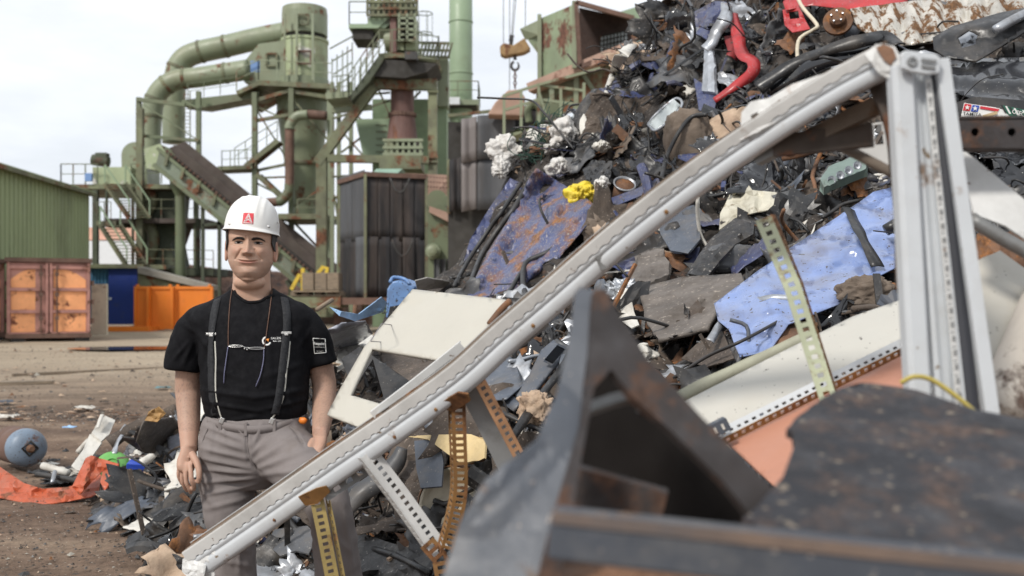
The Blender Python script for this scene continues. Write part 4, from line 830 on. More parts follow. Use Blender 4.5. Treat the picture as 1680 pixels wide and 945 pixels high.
def where(px, py, k=0):
    L_ = sorted(LAND, key=lambda l: (l[0] - px) ** 2 + (l[1] - py) ** 2); l = L_[k]; dx, dy = px - l[0], py - l[1]
    v = 'above' if dy < 0 else 'below'; h = 'left of' if dx < 0 else 'right of'
    if abs(dx) > 2 * abs(dy): return h + ' ' + l[2]
    if abs(dy) > 2 * abs(dx): return v + ' ' + l[2]
    return f'{v} and {h} {l[2]}'
USED = {}
def uniq(desc, px, py):
    for k in range(6):
        s = f'{desc} {where(px, py, k)}'
        if s not in USED and len(s.split()) <= 16: USED[s] = 1; return s
    for k in range(5):
        s = f'{desc} {where(px, py, 0)}, {where(px, py, k + 1)}'
        if s not in USED and len(s.split()) <= 16: USED[s] = 1; return s
    s = f'{desc} {where(px, py, 0)}'; USED[s] = USED.get(s, 0) + 1; return s
def frame(nr, r):
    n = (nr * .6 + Vector((0, -1, .5)).normalized() * .7 + Vector((r.gauss(0, .4), r.gauss(0, .4), r.gauss(0, .4)))).normalized(); u = n.orthogonal().normalized(); a = r.uniform(0, 6.28); v = n.cross(u); u2 = u * math.cos(a) + v * math.sin(a); return Matrix((u2, n.cross(u2), n)).transposed()
def scrap_sheet(r, sz):
    a, b = sz, sz * r.uniform(.35, .9); n = 24; cr = [(r.uniform(0, 6.28), r.uniform(-.35, .35), r.uniform(-.55, .55)) for _ in range(r.randint(4, 8))]; of = Vector((r.uniform(0, 50), 0, 0)); mb = MB(); cu = r.choice((0, 0, .6, -.6, .9))
    def f(u, v):
        e = 1 + .30 * noise.noise(Vector((u * 3, v * 3, 0)) + of) + .18 * noise.noise(Vector((u * 9, v * 9, 4)) + of); x, y = (u - .5) * a * e, (v - .5) * b * e; z = 0
        z = cu * x * x / a
        for an, d, k in cr: z += k * abs(x * math.cos(an) + y * math.sin(an) - d * a) * .8
        z = .20 * a * math.tanh(z / (.20 * a))
        return Vector((x, y, z + .07 * a * noise.noise(Vector((x, y, 0)) * (6 / a) + of) + .025 * a * (abs(noise.noise(Vector((x, y, 0)) * (16 / a) + of)) - .25)))
    mb.grid(f, n, n); return mb, .005, r.random() < .6
def scrap_hose(r, sz):
    p = Vector((-sz * .8, 0, 0)); pts = [p]; d = Vector((1, 0, 0))
    for k in range(5): d = (d + Vector((r.gauss(0, .5), r.gauss(0, .6), r.gauss(0, .3)))).normalized(); p = p + d * sz * .38; pts.append(p)
    mb = MB(); mb.tube(spline(pts, 6), r.uniform(.008, .022), 8); return mb, 0, True
def scrap_bar(r, sz):
    L_ = sz * 1.1; pts = [Vector((-L_ / 2, 0, 0)), Vector((0, r.gauss(0, .06), r.gauss(0, .05))), Vector((L_ / 2, r.gauss(0, .15), r.gauss(0, .12)))]; w_ = r.uniform(.018, .045); mb = MB(); k = r.random()
    pf = [(-w_, -w_), (w_, -w_), (w_, -w_ * .8), (-w_ * .8, -w_ * .8), (-w_ * .8, w_), (-w_, w_)] if k < .4 else ([(-w_, -w_ * .25), (w_, -w_ * .25), (w_, w_ * .25), (-w_, w_ * .25)] if k < .7 else [(w_ * .6 * math.cos(t), w_ * .6 * math.sin(t)) for t in np.linspace(0, 6.28, 11)[:-1]])
    mb.sweep(spline(pts, 5), pf, up=(.1, .2, 1)); return mb, 0, k >= .7
def scrap_trim(r, sz):
    L_ = sz * 1.25; c = r.uniform(-.3, .3); pts = [Vector((t * L_, c * L_ * t * t * 2, .08 * math.sin(t * 4))) for t in np.linspace(-.5, .5, 12)]; w_ = sz * r.uniform(.07, .15)
    pf = [(-w_, 0), (-w_ * .8, w_ * .55), (0, w_ * .8), (w_ * .8, w_ * .5), (w_, -.1 * w_), (w_ * .75, .35 * w_), (0, w_ * .6), (-w_ * .75, w_ * .4)]; mb = MB(); mb.sweep(pts, pf, up=(0, 0, 1)); return mb, 0, False
def scrap_lump(r, sz):
    bm = bmesh.new(); bmesh.ops.create_cube(bm, size=1); bmesh.ops.subdivide_edges(bm, edges=bm.edges[:], cuts=6, use_grid_fill=True); of = Vector((r.uniform(0, 90), 3, 0)); s = Vector((sz * .8, sz * r.uniform(.35, .7), sz * r.uniform(.2, .45))); mb = MB()
    mb.add([Vector((v.co.x * s.x, v.co.y * s.y, v.co.z * s.z)) * (1 + .25 * noise.noise(v.co * 2.5 + of)) + Vector([noise.noise(v.co * 4 + of + Vector((k * 7, 0, 0))) for k in range(3)]) * sz * .10 for v in bm.verts], [tuple(v.index for v in f.verts) for f in bm.faces]); bm.free(); return mb, 0, False
def scrap_wires(r, sz):
    mb = MB()
    for k in range(r.randint(5, 9)):
        p = Vector((-sz * .5, r.gauss(0, .04), 0)); pts = [p]; d = Vector((1, r.gauss(0, .3), 0))
        for j in range(5): d = (d + Vector((r.gauss(0, .35), r.gauss(0, .5), r.gauss(0, .25)))).normalized(); p = p + d * sz * .28; pts.append(p)
        mb.tube(spline(pts, 5), r.uniform(.003, .007), 5)
    return mb, 0, True
def scrap_part(r, sz):      # housing with ribs and a boss
    a, b, c = sz * .5, sz * r.uniform(.25, .4), sz * r.uniform(.08, .18); mb = MB(); mb.box((0, 0, 0), (a, b, c)); mb.box((0, 0, c * .5 + .006), (a * .8, b * .75, .014))
    for k in range(r.randint(3, 6)): mb.box((-a * .4 + k * a * .16, 0, c * .5 + .02), (.012, b * .7, .03))
    mb.lathe([(b * .22, 0), (b * .22, c), (b * .12, c), (b * .12, 0)], (a * .28, 0, c * .2), seg=16); mb.box((-a * .55, b * .2, 0), (a * .25, b * .25, c * .3)); return mb, 0, False
SHAPES = {'sheet': (scrap_sheet, 'crumpled {c} metal sheet', 'metal sheet'), 'hose': (scrap_hose, 'curled {c} rubber hose', 'hose'), 'bar': (scrap_bar, 'bent {c} bar', 'bar'), 'trim': (scrap_trim, 'curved {c} trim strip', 'trim'), 'lump': (scrap_lump, 'crushed {c} block', 'scrap block'), 'wires': (scrap_wires, 'tangled {c} wires', 'wires'), 'part': (scrap_part, 'ribbed {c} housing', 'housing')}
NAMES = {'sheet': 'crumpled_sheet', 'hose': 'hose', 'bar': 'bent_bar', 'trim': 'trim_strip', 'lump': 'crushed_block', 'wires': 'wire_tangle', 'part': 'ribbed_housing'}
def region_pick(r, px, py):
    kinds = ['sheet'] * 10 + ['hose'] * 3 + ['bar'] * 5 + ['trim'] * 3 + ['lump'] + ['wires'] * 4 + ['part'] * 2; k = r.choice(kinds)
    if px < 1250 and py < 480 and px > 730: cols = ['blue'] * 5 + ['black'] * 4 + ['dirty brown'] * 3 + ['grey'] * 2 + ['silver'] * 2 + ['off white'] * 2 + ['rusty brown'] * 2 + ['tan']
    elif px < 560: cols = ['dirty brown'] * 5 + ['black'] * 2 + ['grey'] * 3 + ['slate grey'] * 2 + ['rusty brown'] * 2 + ['off white'] * 3 + ['tan'] * 3 + ['silver'] * 2 + ['cream']
    elif px > 1250: cols = ['black'] * 5 + ['grey'] * 3 + ['silver'] * 2 + ['red'] + ['dirty brown'] * 3 + ['rusty brown'] * 2 + ['slate grey'] * 2
    else: cols = ['dirty brown'] * 5 + ['black'] * 3 + ['grey'] * 3 + ['slate grey'] * 3 + ['silver'] * 2 + ['off white'] * 2 + ['rusty brown'] * 3 + ['tan']
    c = r.choice(cols)
    if k in ('hose', 'wires'): c = 'black'
    if c == 'red' and (py > 130 or k == 'sheet' and r.random() < .6): c = 'black'
    if k == 'lump' and c in ('silver', 'blue', 'off white', 'red'): c = 'dirty brown'
    if k == 'trim' and c in ('tan', 'off white', 'dirty brown', 'cream', 'red', 'ochre'): c = 'black'
    if k == 'part' and c in ('tan', 'off white', 'rusty brown', 'red'): c = 'grey'
    return k, c
HEROES = []
# ================================================================ scrap one can name, from the top of the heap downwards
o = sheet('car_bonnet', [(880, 277), (905, 293), (965, 328), (986, 346), (972, 360), (915, 430), (862, 497), (765, 492), (775, 465), (800, 415), (830, 368), (868, 292)], MT['blue_rusty'], label='large rusty blue car bonnet standing against the left slope', cat='car bonnet', amp=.11, sc=3.2, folds=((900, 300, 800, 480, -.12, 13), (960, 340, 850, 480, .09, 10), (870, 300, 780, 470, .12, 9), (930, 320, 830, 490, .07, 8), (800, 415, 880, 440, .05, 9)), cell=7, off=.22, smooth=True, seed=2)
for k, (pts, r_) in enumerate(((((938, 325), (905, 365), (880, 410), (850, 455), (828, 492)), .016), (((985, 338), (935, 372), (905, 410), (865, 430), (858, 460), (866, 500)), .02), (((872, 292), (845, 340), (815, 380), (790, 420), (770, 470)), .022), (((855, 300), (825, 345), (800, 380), (770, 425), (745, 470)), .018))):
    hose('hose', pts, r_, MT['hose'], ('black hose crossing the middle of the rusty blue bonnet', 'thick black hose with a hook bend on the rusty blue bonnet', 'black seal along the left edge of the rusty blue bonnet', 'thin black hose left of the rusty blue bonnet')[k], 'hose', off=.27)
sheet('blue_strip', [(985, 343), (1000, 325), (1050, 308), (1083, 290), (1085, 300), (1060, 320), (1010, 338)], MT['blue_metal'], label='narrow violet blue metal strip pointing right from the bonnet', cat='metal strip', amp=.03, off=.2, cell=7, seed=3)
sheet('blue_flank', [(838, 292), (852, 300), (800, 372), (775, 415), (760, 430), (770, 395), (800, 345)], MT['blue_metal'], label='dark blue crumpled flank left of the bonnet at the heap edge', cat='metal sheet', amp=.06, sc=6, off=.1, cell=7, seed=4)
sheet('painted_car_sheet', [(1172, 498), (1235, 452), (1300, 405), (1390, 345), (1432, 314), (1482, 298), (1486, 432), (1428, 458), (1375, 500), (1295, 532), (1262, 575), (1212, 588), (1196, 540), (1180, 526)], MT['blue_paint'], label='large dented light blue car panel behind the white post', cat='car panel', off=.45, amp=.085, sc=3.2, folds=((1250, 450, 1300, 560, .05, 16), (1340, 400, 1470, 430, .06, 20), (1215, 500, 1240, 580, -.05, 18), (1420, 330, 1470, 350, -.06, 16), (1300, 420, 1480, 320, .04, 18), (1200, 500, 1330, 450, -.05, 22), (1330, 460, 1480, 400, -.06, 25), (1392, 350, 1440, 440, .02, 14)), cell=8, smooth=True, seed=5, bend=.06)
ribbon('rubber_strip', [(1392, 343, hY(1392, 343) - .56), (1410, 380, hY(1400, 400) - .56), (1440, 438, hY(1430, 430) - .55)], .055, MT['black_plastic'], 'flat black rubber strip lying across the light blue panel', 'rubber strip')
hose('grip', [(1453, 378, hY(1453, 378) - .56), (1484, 360, hY(1480, 360) - .56)], .028, MT['black_plastic'], 'short black grip sticking out at the right of the light blue panel', 'grip', n=3)
sheet('bumper', [(1050, 480), (1072, 468), (1120, 458), (1216, 450), (1224, 468), (1180, 505), (1160, 540), (1082, 560), (1062, 530)], MT['grey_bumper'], label='crushed grey brown bumper below the black charred beam', cat='bumper', smooth=True, amp=.09, sc=4, folds=((1060, 492, 1215, 480, .05, 14), (1070, 525, 1170, 515, -.05, 12)), cell=8, off=.32, thick=.02, seed=6)
sheet('charred_beam', [(1128, 452), (1150, 420), (1170, 392), (1207, 361), (1240, 370), (1238, 386), (1205, 402), (1180, 430), (1160, 460)], MT['charred'], label='charred black sheet metal beam with flaking paint', cat='beam', amp=.04, sc=7, folds=((1140, 450, 1215, 375, .07, 16),), cell=8, off=.3, thick=.02, seed=7)
sheet('cream_plate', [(1180, 350), (1200, 310), (1222, 294), (1236, 312), (1276, 318), (1268, 345), (1235, 352), (1205, 362), (1182, 378)], MT['cream_crumple'], label='crumpled cream metal plate above the charred beam', cat='metal plate', amp=.07, sc=6, folds=((1222, 296, 1210, 360, -.09, 14), (1238, 314, 1235, 352, .07, 10)), cell=7, off=.25, seed=8)
sheet('body_sheet', [(1082, 350), (1110, 345), (1140, 338), (1150, 395), (1128, 415), (1100, 412), (1085, 385)], MT['slate_plastic'], label='dark blue grey body panel under the frame beam', cat='panel', amp=.06, sc=5, cell=9, off=.25, thick=.012, seed=9)
sheet('grey_casing', [(1042, 425), (1062, 412), (1092, 410), (1090, 425), (1100, 435), (1098, 452), (1065, 468), (1040, 460)], MT['grey_bumper'], label='dented light grey casing beside the frame bracket', cat='casing', amp=.06, sc=8, cell=7, off=.25, thick=.03, seed=10)
mound('grey_drum', 1200, 425, 42, 24, MT['grey_plastic'], 'smooth grey plastic tank behind the charred beam', 'tank', amp=.12, sc=1.5, sq=.6)
mound('upholstery_wreck', 1128, 238, 38, 54, MT['fabric'], 'brown upholstered car seat back in the middle of the heap', 'car seat', amp=.16, sc=2.2, sq=.62, Y=hY(1128, 238) - .3, flat=.55)
hose('hose', [(1085, 295), (1095, 255), (1115, 215), (1135, 192), (1160, 188)], .016, MT['hose'], 'black hose draped over the brown car seat', 'hose', off=.62)
def bag(px, py, rx, ry, m, name, label, cat, seed, Y):
    mb = MB(); of = Vector((seed, 0, 3))
    def f(u, v):
        a = u * 2 * math.pi; r_ = v; q = Vector((math.cos(a) * r_, math.sin(a) * r_, 0)); k = 1 + .45 * noise.noise(q * 1.6 + of) + .12 * noise.noise(q * 6 + of); d = .06 * noise.noise(q * 2.2 + of) + .07 * (abs(noise.noise(Vector((q.x * 5, q.y * 2.5, 1)) + of)) - .3)
        return at(px + rx * q.x * k, py - ry * q.y * k, Y) + Vector((0, -.10 * (1 - v * v) - d, 0))
    mb.grid(f, 40, 16); return mb.build(name, m, None, label, cat, thick=.004, smooth=True)
bag(955, 318, 27, 21, MT['yellow_bag'], 'plastic_bag', 'crumpled yellow plastic bag above the rusty bonnet', 'plastic bag', 2, hY(958, 318) - .28)
bag(988, 305, 13, 16, MT['foam_wool'], 'paper_scrap', 'crumpled dirty white paper on the right of the yellow bag', 'paper', 9, hY(985, 305) - .30)
t = thing('tin_can', 'open round tin can lid up right of the yellow bag', 'tin can', hit(1025, 302)[0])
Yc = hY(1025, 302) - .28; c = at(1025, 303, Yc); mb = MB(); mb.lathe([(.07, 0), (.085, .0), (.088, .012), (.075, .014), (.072, -.02), (.0, -.02)], c, (.1, -.7, .7), 28, cap=False); mb.build('rim', MT['silver'], t, smooth=True)
mb = MB(); mb.lathe([(.074, -.14), (.074, 0)], c, (.1, -.7, .7), 28); mb.build('body', MT['rusty'], t, smooth=True)
mound('wool_lump', 828, 246, 26, 22, MT['foam_wool'], 'pale grey insulation wool lump at the left edge of the heap', 'insulation', amp=.42, sc=1.7, Y=hY(850, 256) - .1, seed=1)
mound('wool_lump', 822, 275, 14, 16, MT['foam_wool'], 'small hanging tuft of pale insulation below the larger lump', 'insulation', amp=.45, sc=1.8, Y=hY(860, 270) - .1, seed=2)
bag(924, 218, 27, 22, MT['foam_wool'], 'foam_piece', 'dirty white foam piece right of the green netting', 'foam', 23, hY(924, 220) - .22)
bag(905, 243, 16, 10, MT['foam_wool'], 'foam_piece', 'small dirty white foam scrap under the bigger foam piece', 'foam', 27, hY(905, 240) - .2)
bag(918, 276, 23, 18, MT['foam_wool'], 'cloth', 'crumpled white cloth beside the black vent plate', 'cloth', 5, hY(918, 276) - .2)
bag(988, 240, 14, 10, MT['white_dirty'], 'cloth', 'small white rag below the white strap', 'cloth', 7, hY(988, 240) - .2)
mb = MB(); r = random.Random(3)
for k in range(90):
    px, py = r.uniform(858, 915), 0; py = 258 - (px - 858) * .75 + r.gauss(0, 8); Yk = hY(px, py, 9) - .1 - r.uniform(0, .1); p = at(px, py, Yk); pts = [p]
    for j in range(3): p = p + Vector((r.gauss(.03, .07), r.gauss(0, .02), r.gauss(.02, .07))); pts.append(p)
    mb.tube(spline(pts, 4), .004, 4, caps=False)
mb.build('netting', MT['green_net'], label='tangled dark green netting left of the white foam', cat='netting')
ribbon('strap', [(1040, 73), (1022, 88), (1008, 115), (998, 150), (988, 162), (968, 172), (966, 190), (985, 188), (1000, 180), (1004, 160)], .075, MT['white_dirty'], 'long looping white strap hanging down the heap', 'strap', off=.2)
ribbon('strap', [(970, 180), (968, 205), (974, 232)], .15, MT['white_dirty'], 'short torn white flap hanging under the loop of the strap', 'strap', off=.24, widths=[.08, .20, .16], twist=.4)
sheet('vent_plate', [(958, 278), (972, 262), (1006, 266), (1000, 290), (985, 312), (962, 300)], MT['black_plastic'], label='black ribbed vent plate above the yellow bag', cat='vent', amp=.015, folds=tuple((955 + 5 * k, 300 - 0 * k, 975 + 5 * k, 262, .03, 2.2) for k in range(0, 8, 1)), cell=3.5, off=.25, thick=.01, seed=12)
t = thing('headlamp', 'clear broken headlamp lens left of the car seat', 'headlamp', hit(1085, 190)[0])
sheet('lens', [(1065, 205), (1078, 188), (1108, 164), (1117, 172), (1098, 195), (1076, 212)], MT['clear_plastic'], parent=t, amp=.012, off=.3, cell=6, thick=.012, smooth=True, folds=tuple((1070 + 9 * k, 205 - 8 * k, 1080 + 9 * k, 208 - 8 * k, .02, 2.5) for k in range(5)))
hose('bezel', [(1063, 204), (1077, 187), (1108, 162), (1119, 172), (1099, 197), (1076, 214), (1063, 204)], .011, MT['silver'], parent=t, off=.31)
# upper right: red strip, silver post, bale, disc, liners
ribbon('red_strip', [(1205, 22), (1210, 55), (1218, 88), (1236, 103), (1232, 122), (1205, 142), (1172, 165)], .10, MT['red_paint'], 'red twisted metal strip bent like a hook', 'metal strip', off=.3, widths=[.05, .10, .11, .10, .09, .07, .05], thick=.006, n=10)
ribbon('red_strip', [(1198, 60), (1204, 85), (1200, 95)], .09, MT['red_dull'], 'short dull red flap behind the hooked red strip', 'metal strip', off=.2)
sheet('silver_post', [(1156, 82), (1170, 80), (1174, 100), (1174, 152), (1162, 152), (1153, 150)], MT['silver'], label='pale silver ribbed post hanging left of the red strip', cat='post', amp=.02, off=.35, folds=((1164, 82, 1163, 150, .03, 5),), cell=5, thick=.03, seed=13)
sheet('post_foot', [(1140, 128), (1176, 150), (1172, 178), (1160, 184), (1148, 180)], MT['blue_metal'], label='blue rusty sheet under the pale silver post', cat='metal sheet', amp=.06, sc=6, off=.3, cell=7, seed=14)
sheet('blue_pillar', [(1138, 20), (1172, 0), (1196, 5), (1188, 40), (1170, 72), (1155, 60), (1140, 55)], MT['blue_metal'], label='bent blue body pillar above the pale silver post', cat='car pillar', amp=.08, sc=5, off=.35, cell=7, folds=((1180, 5, 1150, 60, .10, 12),), seed=15)
ribbon('silver_flange', [(1192, 8), (1190, 30), (1176, 52), (1168, 70), (1158, 82)], .10, MT['silver'], 'curved silver flange edging the blue pillar', 'flange', off=.45, thick=.01)
sheet('roof_sheet', [(1285, 3), (1300, -8), (1500, -12), (1480, 8), (1410, 16), (1330, 10), (1290, 18)], MT['red_paint'], label='long red body panel along the top of the heap', cat='car panel', amp=.05, sc=4, off=.3, cell=9, seed=16, smooth=True)
sheet('red_bracket', [(1285, 16), (1312, 10), (1322, 30), (1330, 48), (1300, 52), (1288, 40)], MT['red_paint'], label='torn red bracket with a slot under the red body panel', cat='bracket', amp=.07, sc=6, off=.32, cell=6, holes=([(1294, 20), (1310, 18), (1312, 30), (1296, 32)],), seed=17)
sheet('metal_bale', [(1395, 16), (1440, 12), (1530, 0), (1600, -14), (1700, -20), (1700, 22), (1600, 45), (1530, 68), (1480, 76), (1430, 60), (1405, 45)], MT['aluminium'], label='rusty silver corrugated metal bale at the top right', cat='metal bale', smooth=True, amp=.02, sc=7, folds=tuple((1430 + 17 * k, -10, 1426 + 18 * k, 80, (-1) ** k * .055, 9) for k in range(16)), cell=5, off=.3, thick=.02, seed=18)
t = thing('brake_disc', 'rusty brake disc with hub left of the silver bale', 'brake disc', hit(1375, 38)[0])
c = at(1375, 36, hY(1375, 36) - .3); ax = (-.35, -.85, .2)
mb = MB(); mb.lathe([(.03, .02), (.105, .02), (.105, -.01), (.03, -.01)], c, ax, 30); mb.build('disc', MT['rusty'], t)
mb = MB(); mb.lathe([(.012, .09), (.03, .09), (.055, .07), (.06, .02)], c, ax, 20); mb.build('hub', MT['rusty'], t)
for k in range(5): q = Vector((0, 0, 1)).rotation_difference(Vector(ax)); mb = MB(); mb.lathe([(.006, .06), (.006, .10)], c + q @ Vector((.042 * math.cos(k * 1.257), .042 * math.sin(k * 1.257), 0)), ax, 8); mb.build('stud', MT['silver'], t)
hose('brake_pipe', [(1308, -4), (1318, 14), (1340, 40), (1336, 48), (1313, 62), (1308, 80), (1309, 98)], .014, MT['cream_worn'], 'zigzag white pipe with rust spots hanging under the red panel', 'pipe', off=.4, n=3)
ribbon('trim_arc', [(1244, 146), (1275, 122), (1320, 98), (1365, 80), (1420, 66), (1452, 62), (1475, 74)], .09, MT['black_plastic'], 'long curved black plastic trim arc behind the frame corner', 'trim', off=.6, thick=.012, n=10)
ribbon('trim_arc', [(1262, 148), (1300, 124), (1360, 96), (1430, 84)], .14, MT['black_gloss'], 'glossy black inner moulding under the long trim arc', 'trim', off=.45, thick=.01, n=10)
sheet('wheel_liner', [(1530, 62), (1560, 45), (1640, 22), (1700, 10), (1700, 40), (1665, 62), (1600, 100), (1550, 96), (1532, 80)], MT['black_plastic'], label='torn black plastic wheel liner below the silver bale', cat='wheel liner', amp=.05, sc=3, off=.6, cell=8, holes=([(1572, 62), (1590, 50), (1604, 58), (1600, 74), (1578, 80)],), thick=.012, smooth=True, seed=19, folds=((1550, 60, 1690, 28, .08, 14),))
sheet('silver_foil', [(1560, 55), (1600, 42), (1612, 60), (1606, 80), (1572, 86)], MT['silver'], label='shiny silver sheet showing through the hole in the wheel liner', cat='metal sheet', amp=.05, sc=8, off=.4, cell=6, seed=20)
hose('silver_pipe', [(1632, 50), (1660, 34), (1700, 14)], .03, MT['silver'], 'dull silver pipe resting on the torn wheel liner', 'pipe', off=.75, n=4)
sheet('boot_lid', [(1548, 112), (1600, 98), (1700, 92), (1700, 185), (1640, 176), (1560, 150), (1540, 130)], MT['black_gloss'], label='glossy black boot lid under the torn wheel liner', cat='boot lid', amp=.03, sc=3, off=.5, cell=9, smooth=True, seed=21, folds=((1545, 128, 1700, 140, .06, 12), (1545, 140, 1700, 160, -.06, 10)))
# the sticker sheet: flat printed stickers on a black plate
t = thing('sticker_plate', 'black plate with racing stickers above the drilled dark beam', 'sticker plate', at(1610, 205, 3.6))
ST = 3.55
sheet('plate', [(1560, 172), (1600, 160), (1690, 168), (1690, 215), (1560, 215)], MT['black_plastic'], ctrl=[(1560, 172, ST + .05), (1690, 170, ST + .05), (1600, 215, ST + .02)], parent=t, amp=.008, cell=12)
for nm, c_ in (('ink_white', (.75, .75, .73)), ('ink_red', (.55, .03, .045)), ('ink_blue', (.03, .08, .40)), ('ink_black', (.02, .02, .02)), ('ink_green', (.02, .12, .075)), ('ink_sky', (.25, .45, .62)), ('ink_tan', (.50, .38, .22)), ('ink_orange', (.75, .27, .05))): mk(nm, c_, .5, var=.06, bump=0)
def decal(poly, Y, m, par, name='sticker', th=.0015): mb = MB(); mb.prism([at(x, y, Y) for x, y in poly], (0, th, 0)); return mb.build(name, MT[m], par)
def star(cx, cy, r, Y, m, par): decal([(cx + (r if k % 2 == 0 else r * .42) * math.sin(k * math.pi / 5), cy - (r if k % 2 == 0 else r * .42) * math.cos(k * math.pi / 5)) for k in range(10)], Y, m, par, 'star')
def words(txt, o_, ux, uy, h, m, par, name='lettering', bold=0.0, wid=None, shear=0, ext=.0006):
    cu = bpy.data.curves.new('txt', 'FONT'); cu.body = txt; cu.size = 1; cu.extrude = .0; cu.offset = bold; cu.shear = shear; ob = bpy.data.objects.new('txt', cu); COL.objects.link(ob); dg = bpy.context.evaluated_depsgraph_get(); me = bpy.data.meshes.new_from_object(ob.evaluated_get(dg)); bpy.data.objects.remove(ob)
    xs = [v.co.x for v in me.vertices]; x0, x1 = min(xs), max(xs); s = h / .72; sx = (wid / (x1 - x0)) if wid else s; ux, uy = Vector(ux).normalized(), Vector(uy).normalized(); n = ux.cross(uy); mb = MB()
    mb.add([Vector(o_) + ux * (v.co.x - x0) * sx + uy * v.co.y * s + n * ext for v in me.vertices], [tuple(p.vertices) for p in me.polygons]); bpy.data.meshes.remove(me); return mb.build(name, MT[m], par, fix=False)
a = [(1577, 190), (1582, 169), (1632, 176), (1660, 184), (1652, 198), (1573, 198)]; decal(a, ST, 'ink_white', t)
decal([(1583, 170), (1594, 171.5), (1591, 182), (1580, 181)], ST - .003, 'ink_red', t); decal([(1596, 172), (1607, 173.5), (1604, 183.5), (1593, 182.5)], ST - .003, 'ink_blue', t)
star(1587, 176.2, 4.4, ST - .006, 'ink_white', t); star(1600, 177.8, 4.4, ST - .006, 'ink_white', t)
words('TAMIYA', at(1579.5, 188.6, ST - .004), (1, 0, -.07), (0, 0, 1), m_of(5.2, ST), 'ink_black', t, wid=m_of(31, ST), bold=.012)
decal([(1609, 174), (1640, 179), (1637, 183), (1608, 178)], ST - .003, 'ink_red', t); decal([(1573, 198), (1652, 198), (1648, 203), (1572, 202)], ST - .003, 'ink_sky', t); decal([(1612, 189), (1636, 182), (1637, 187), (1613, 193)], ST - .005, 'ink_tan', t)
decal([(1571, 203), (1648, 204), (1646, 214), (1570, 213)], ST - .001, 'ink_white', t); words('Castrol', at(1573, 206.5, ST - .004), (1, 0, -.03), (0, 0, 1), m_of(9, ST), 'ink_black', t, wid=m_of(58, ST), bold=.03, shear=.2)
decal([(1642, 172), (1690, 182), (1690, 200), (1664, 196), (1650, 184)], ST - .002, 'ink_green', t); words('OSECK', at(1660, 185.5, ST - .005), (1, 0, -.28), (.25, 0, 1), m_of(7, ST), 'ink_white', t, wid=m_of(27, ST), bold=.01)
for k in range(6): decal([(1642 + k * 7, 172 + k * 1.7), (1645 + k * 7, 172.6 + k * 1.7), (1652 + k * 7, 185 + k * 1.7), (1649 + k * 7, 185 + k * 1.7)], ST - .0035, 'ink_white' if k % 2 else 'ink_black', t, 'stripe')
# mid right
t = thing('lamp_case', 'mint green case with chrome lamps above the light blue panel', 'lamp case', hit(1380, 285)[0]); q = hY(1380, 285) - .3
sheet('case', [(1345, 300), (1360, 278), (1400, 258), (1425, 262), (1424, 282), (1380, 302), (1352, 312)], MT['mint_case'], ctrl=[(1345, 300, q), (1425, 262, q + .1), (1380, 302, q - .05)], parent=t, amp=.03, cell=7, thick=.05)
for k in range(4): c = at(1364 + k * 14, 296 - k * 8, q - .06); mb = MB(); mb.lathe([(.022, 0), (.024, .01), (.012, -.02), (0, -.022)], c, (0, -1, .2), 16, cap=False); mb.build('reflector', MT['silver'], t, smooth=True)
bag(1443, 295, 14, 10, MT['white_dirty'], 'wrapper', 'small crumpled white wrapper at the top of the light blue panel', 'wrapper', 11, hY(1443, 295) - .3)
hose('steel_tube', [(1285, 260), (1320, 252), (1356, 238)], .018, MT['rusty'], 'thin brown steel tube under the frame corner', 'tube', off=.4, n=3)
mound('brown_lump', 1420, 480, 44, 26, MT['fabric'], 'crushed brown clod of padding on the light blue panel', 'padding', amp=.3, sc=2, Y=hY(1420, 480) - .35, sq=.8, seed=5)
sheet('rusty_flap', [(1262, 548), (1300, 520), (1340, 512), (1345, 535), (1300, 560), (1268, 568)], MT['rusty'], label='rusty sheet flap at the lower edge of the light blue panel', cat='metal flap', amp=.05, sc=6, off=.4, cell=7, seed=23)
ribbon('tin_band', [(1165, 560), (1185, 530), (1215, 505), (1260, 490), (1300, 490)], .035, MT['silver'], 'thin pale metal band looping over the light blue panel', 'metal band', off=.5)
hose('cable', [(1105, 620), (1160, 585), (1220, 558), (1290, 520)], .007, MT['wire'], 'thin black cable sagging below the light blue panel', 'cable', off=.45)
sheet('white_shard', [(1005, 515), (1014, 480), (1022, 460), (1034, 480), (1040, 510), (1050, 535), (1036, 540), (1020, 528)], MT['white_dirty'], label='curved white metal shard left of the grey bumper', cat='metal shard', amp=.04, sc=5, off=.35, cell=6, bend=.06, seed=24)
mound('engine_part', 1025, 482, 26, 20, MT['silver'], 'dirty silver engine part above the white shard', 'engine part', amp=.5, sc=3.5, sq=.6, Y=hY(1025, 482) - .2, seed=6)
hose('red_hose', [(1020, 590), (1050, 612), (1070, 622)], .012, MT['red_dull'], 'short red hose below the white shard', 'hose', off=.25)
bag(1050, 590, 30, 26, MT['white_dirty'], 'rag', 'pale crumpled rag lying below the white shard', 'rag', 13, hY(1050, 590) - .2)
sheet('brown_flap', [(1120, 590), (1150, 560), (1185, 545), (1205, 590), (1160, 605)], MT['brown_dirty'], label='dark brown torn flap under the grey bumper', cat='flap', amp=.05, off=.3, cell=8, seed=25)
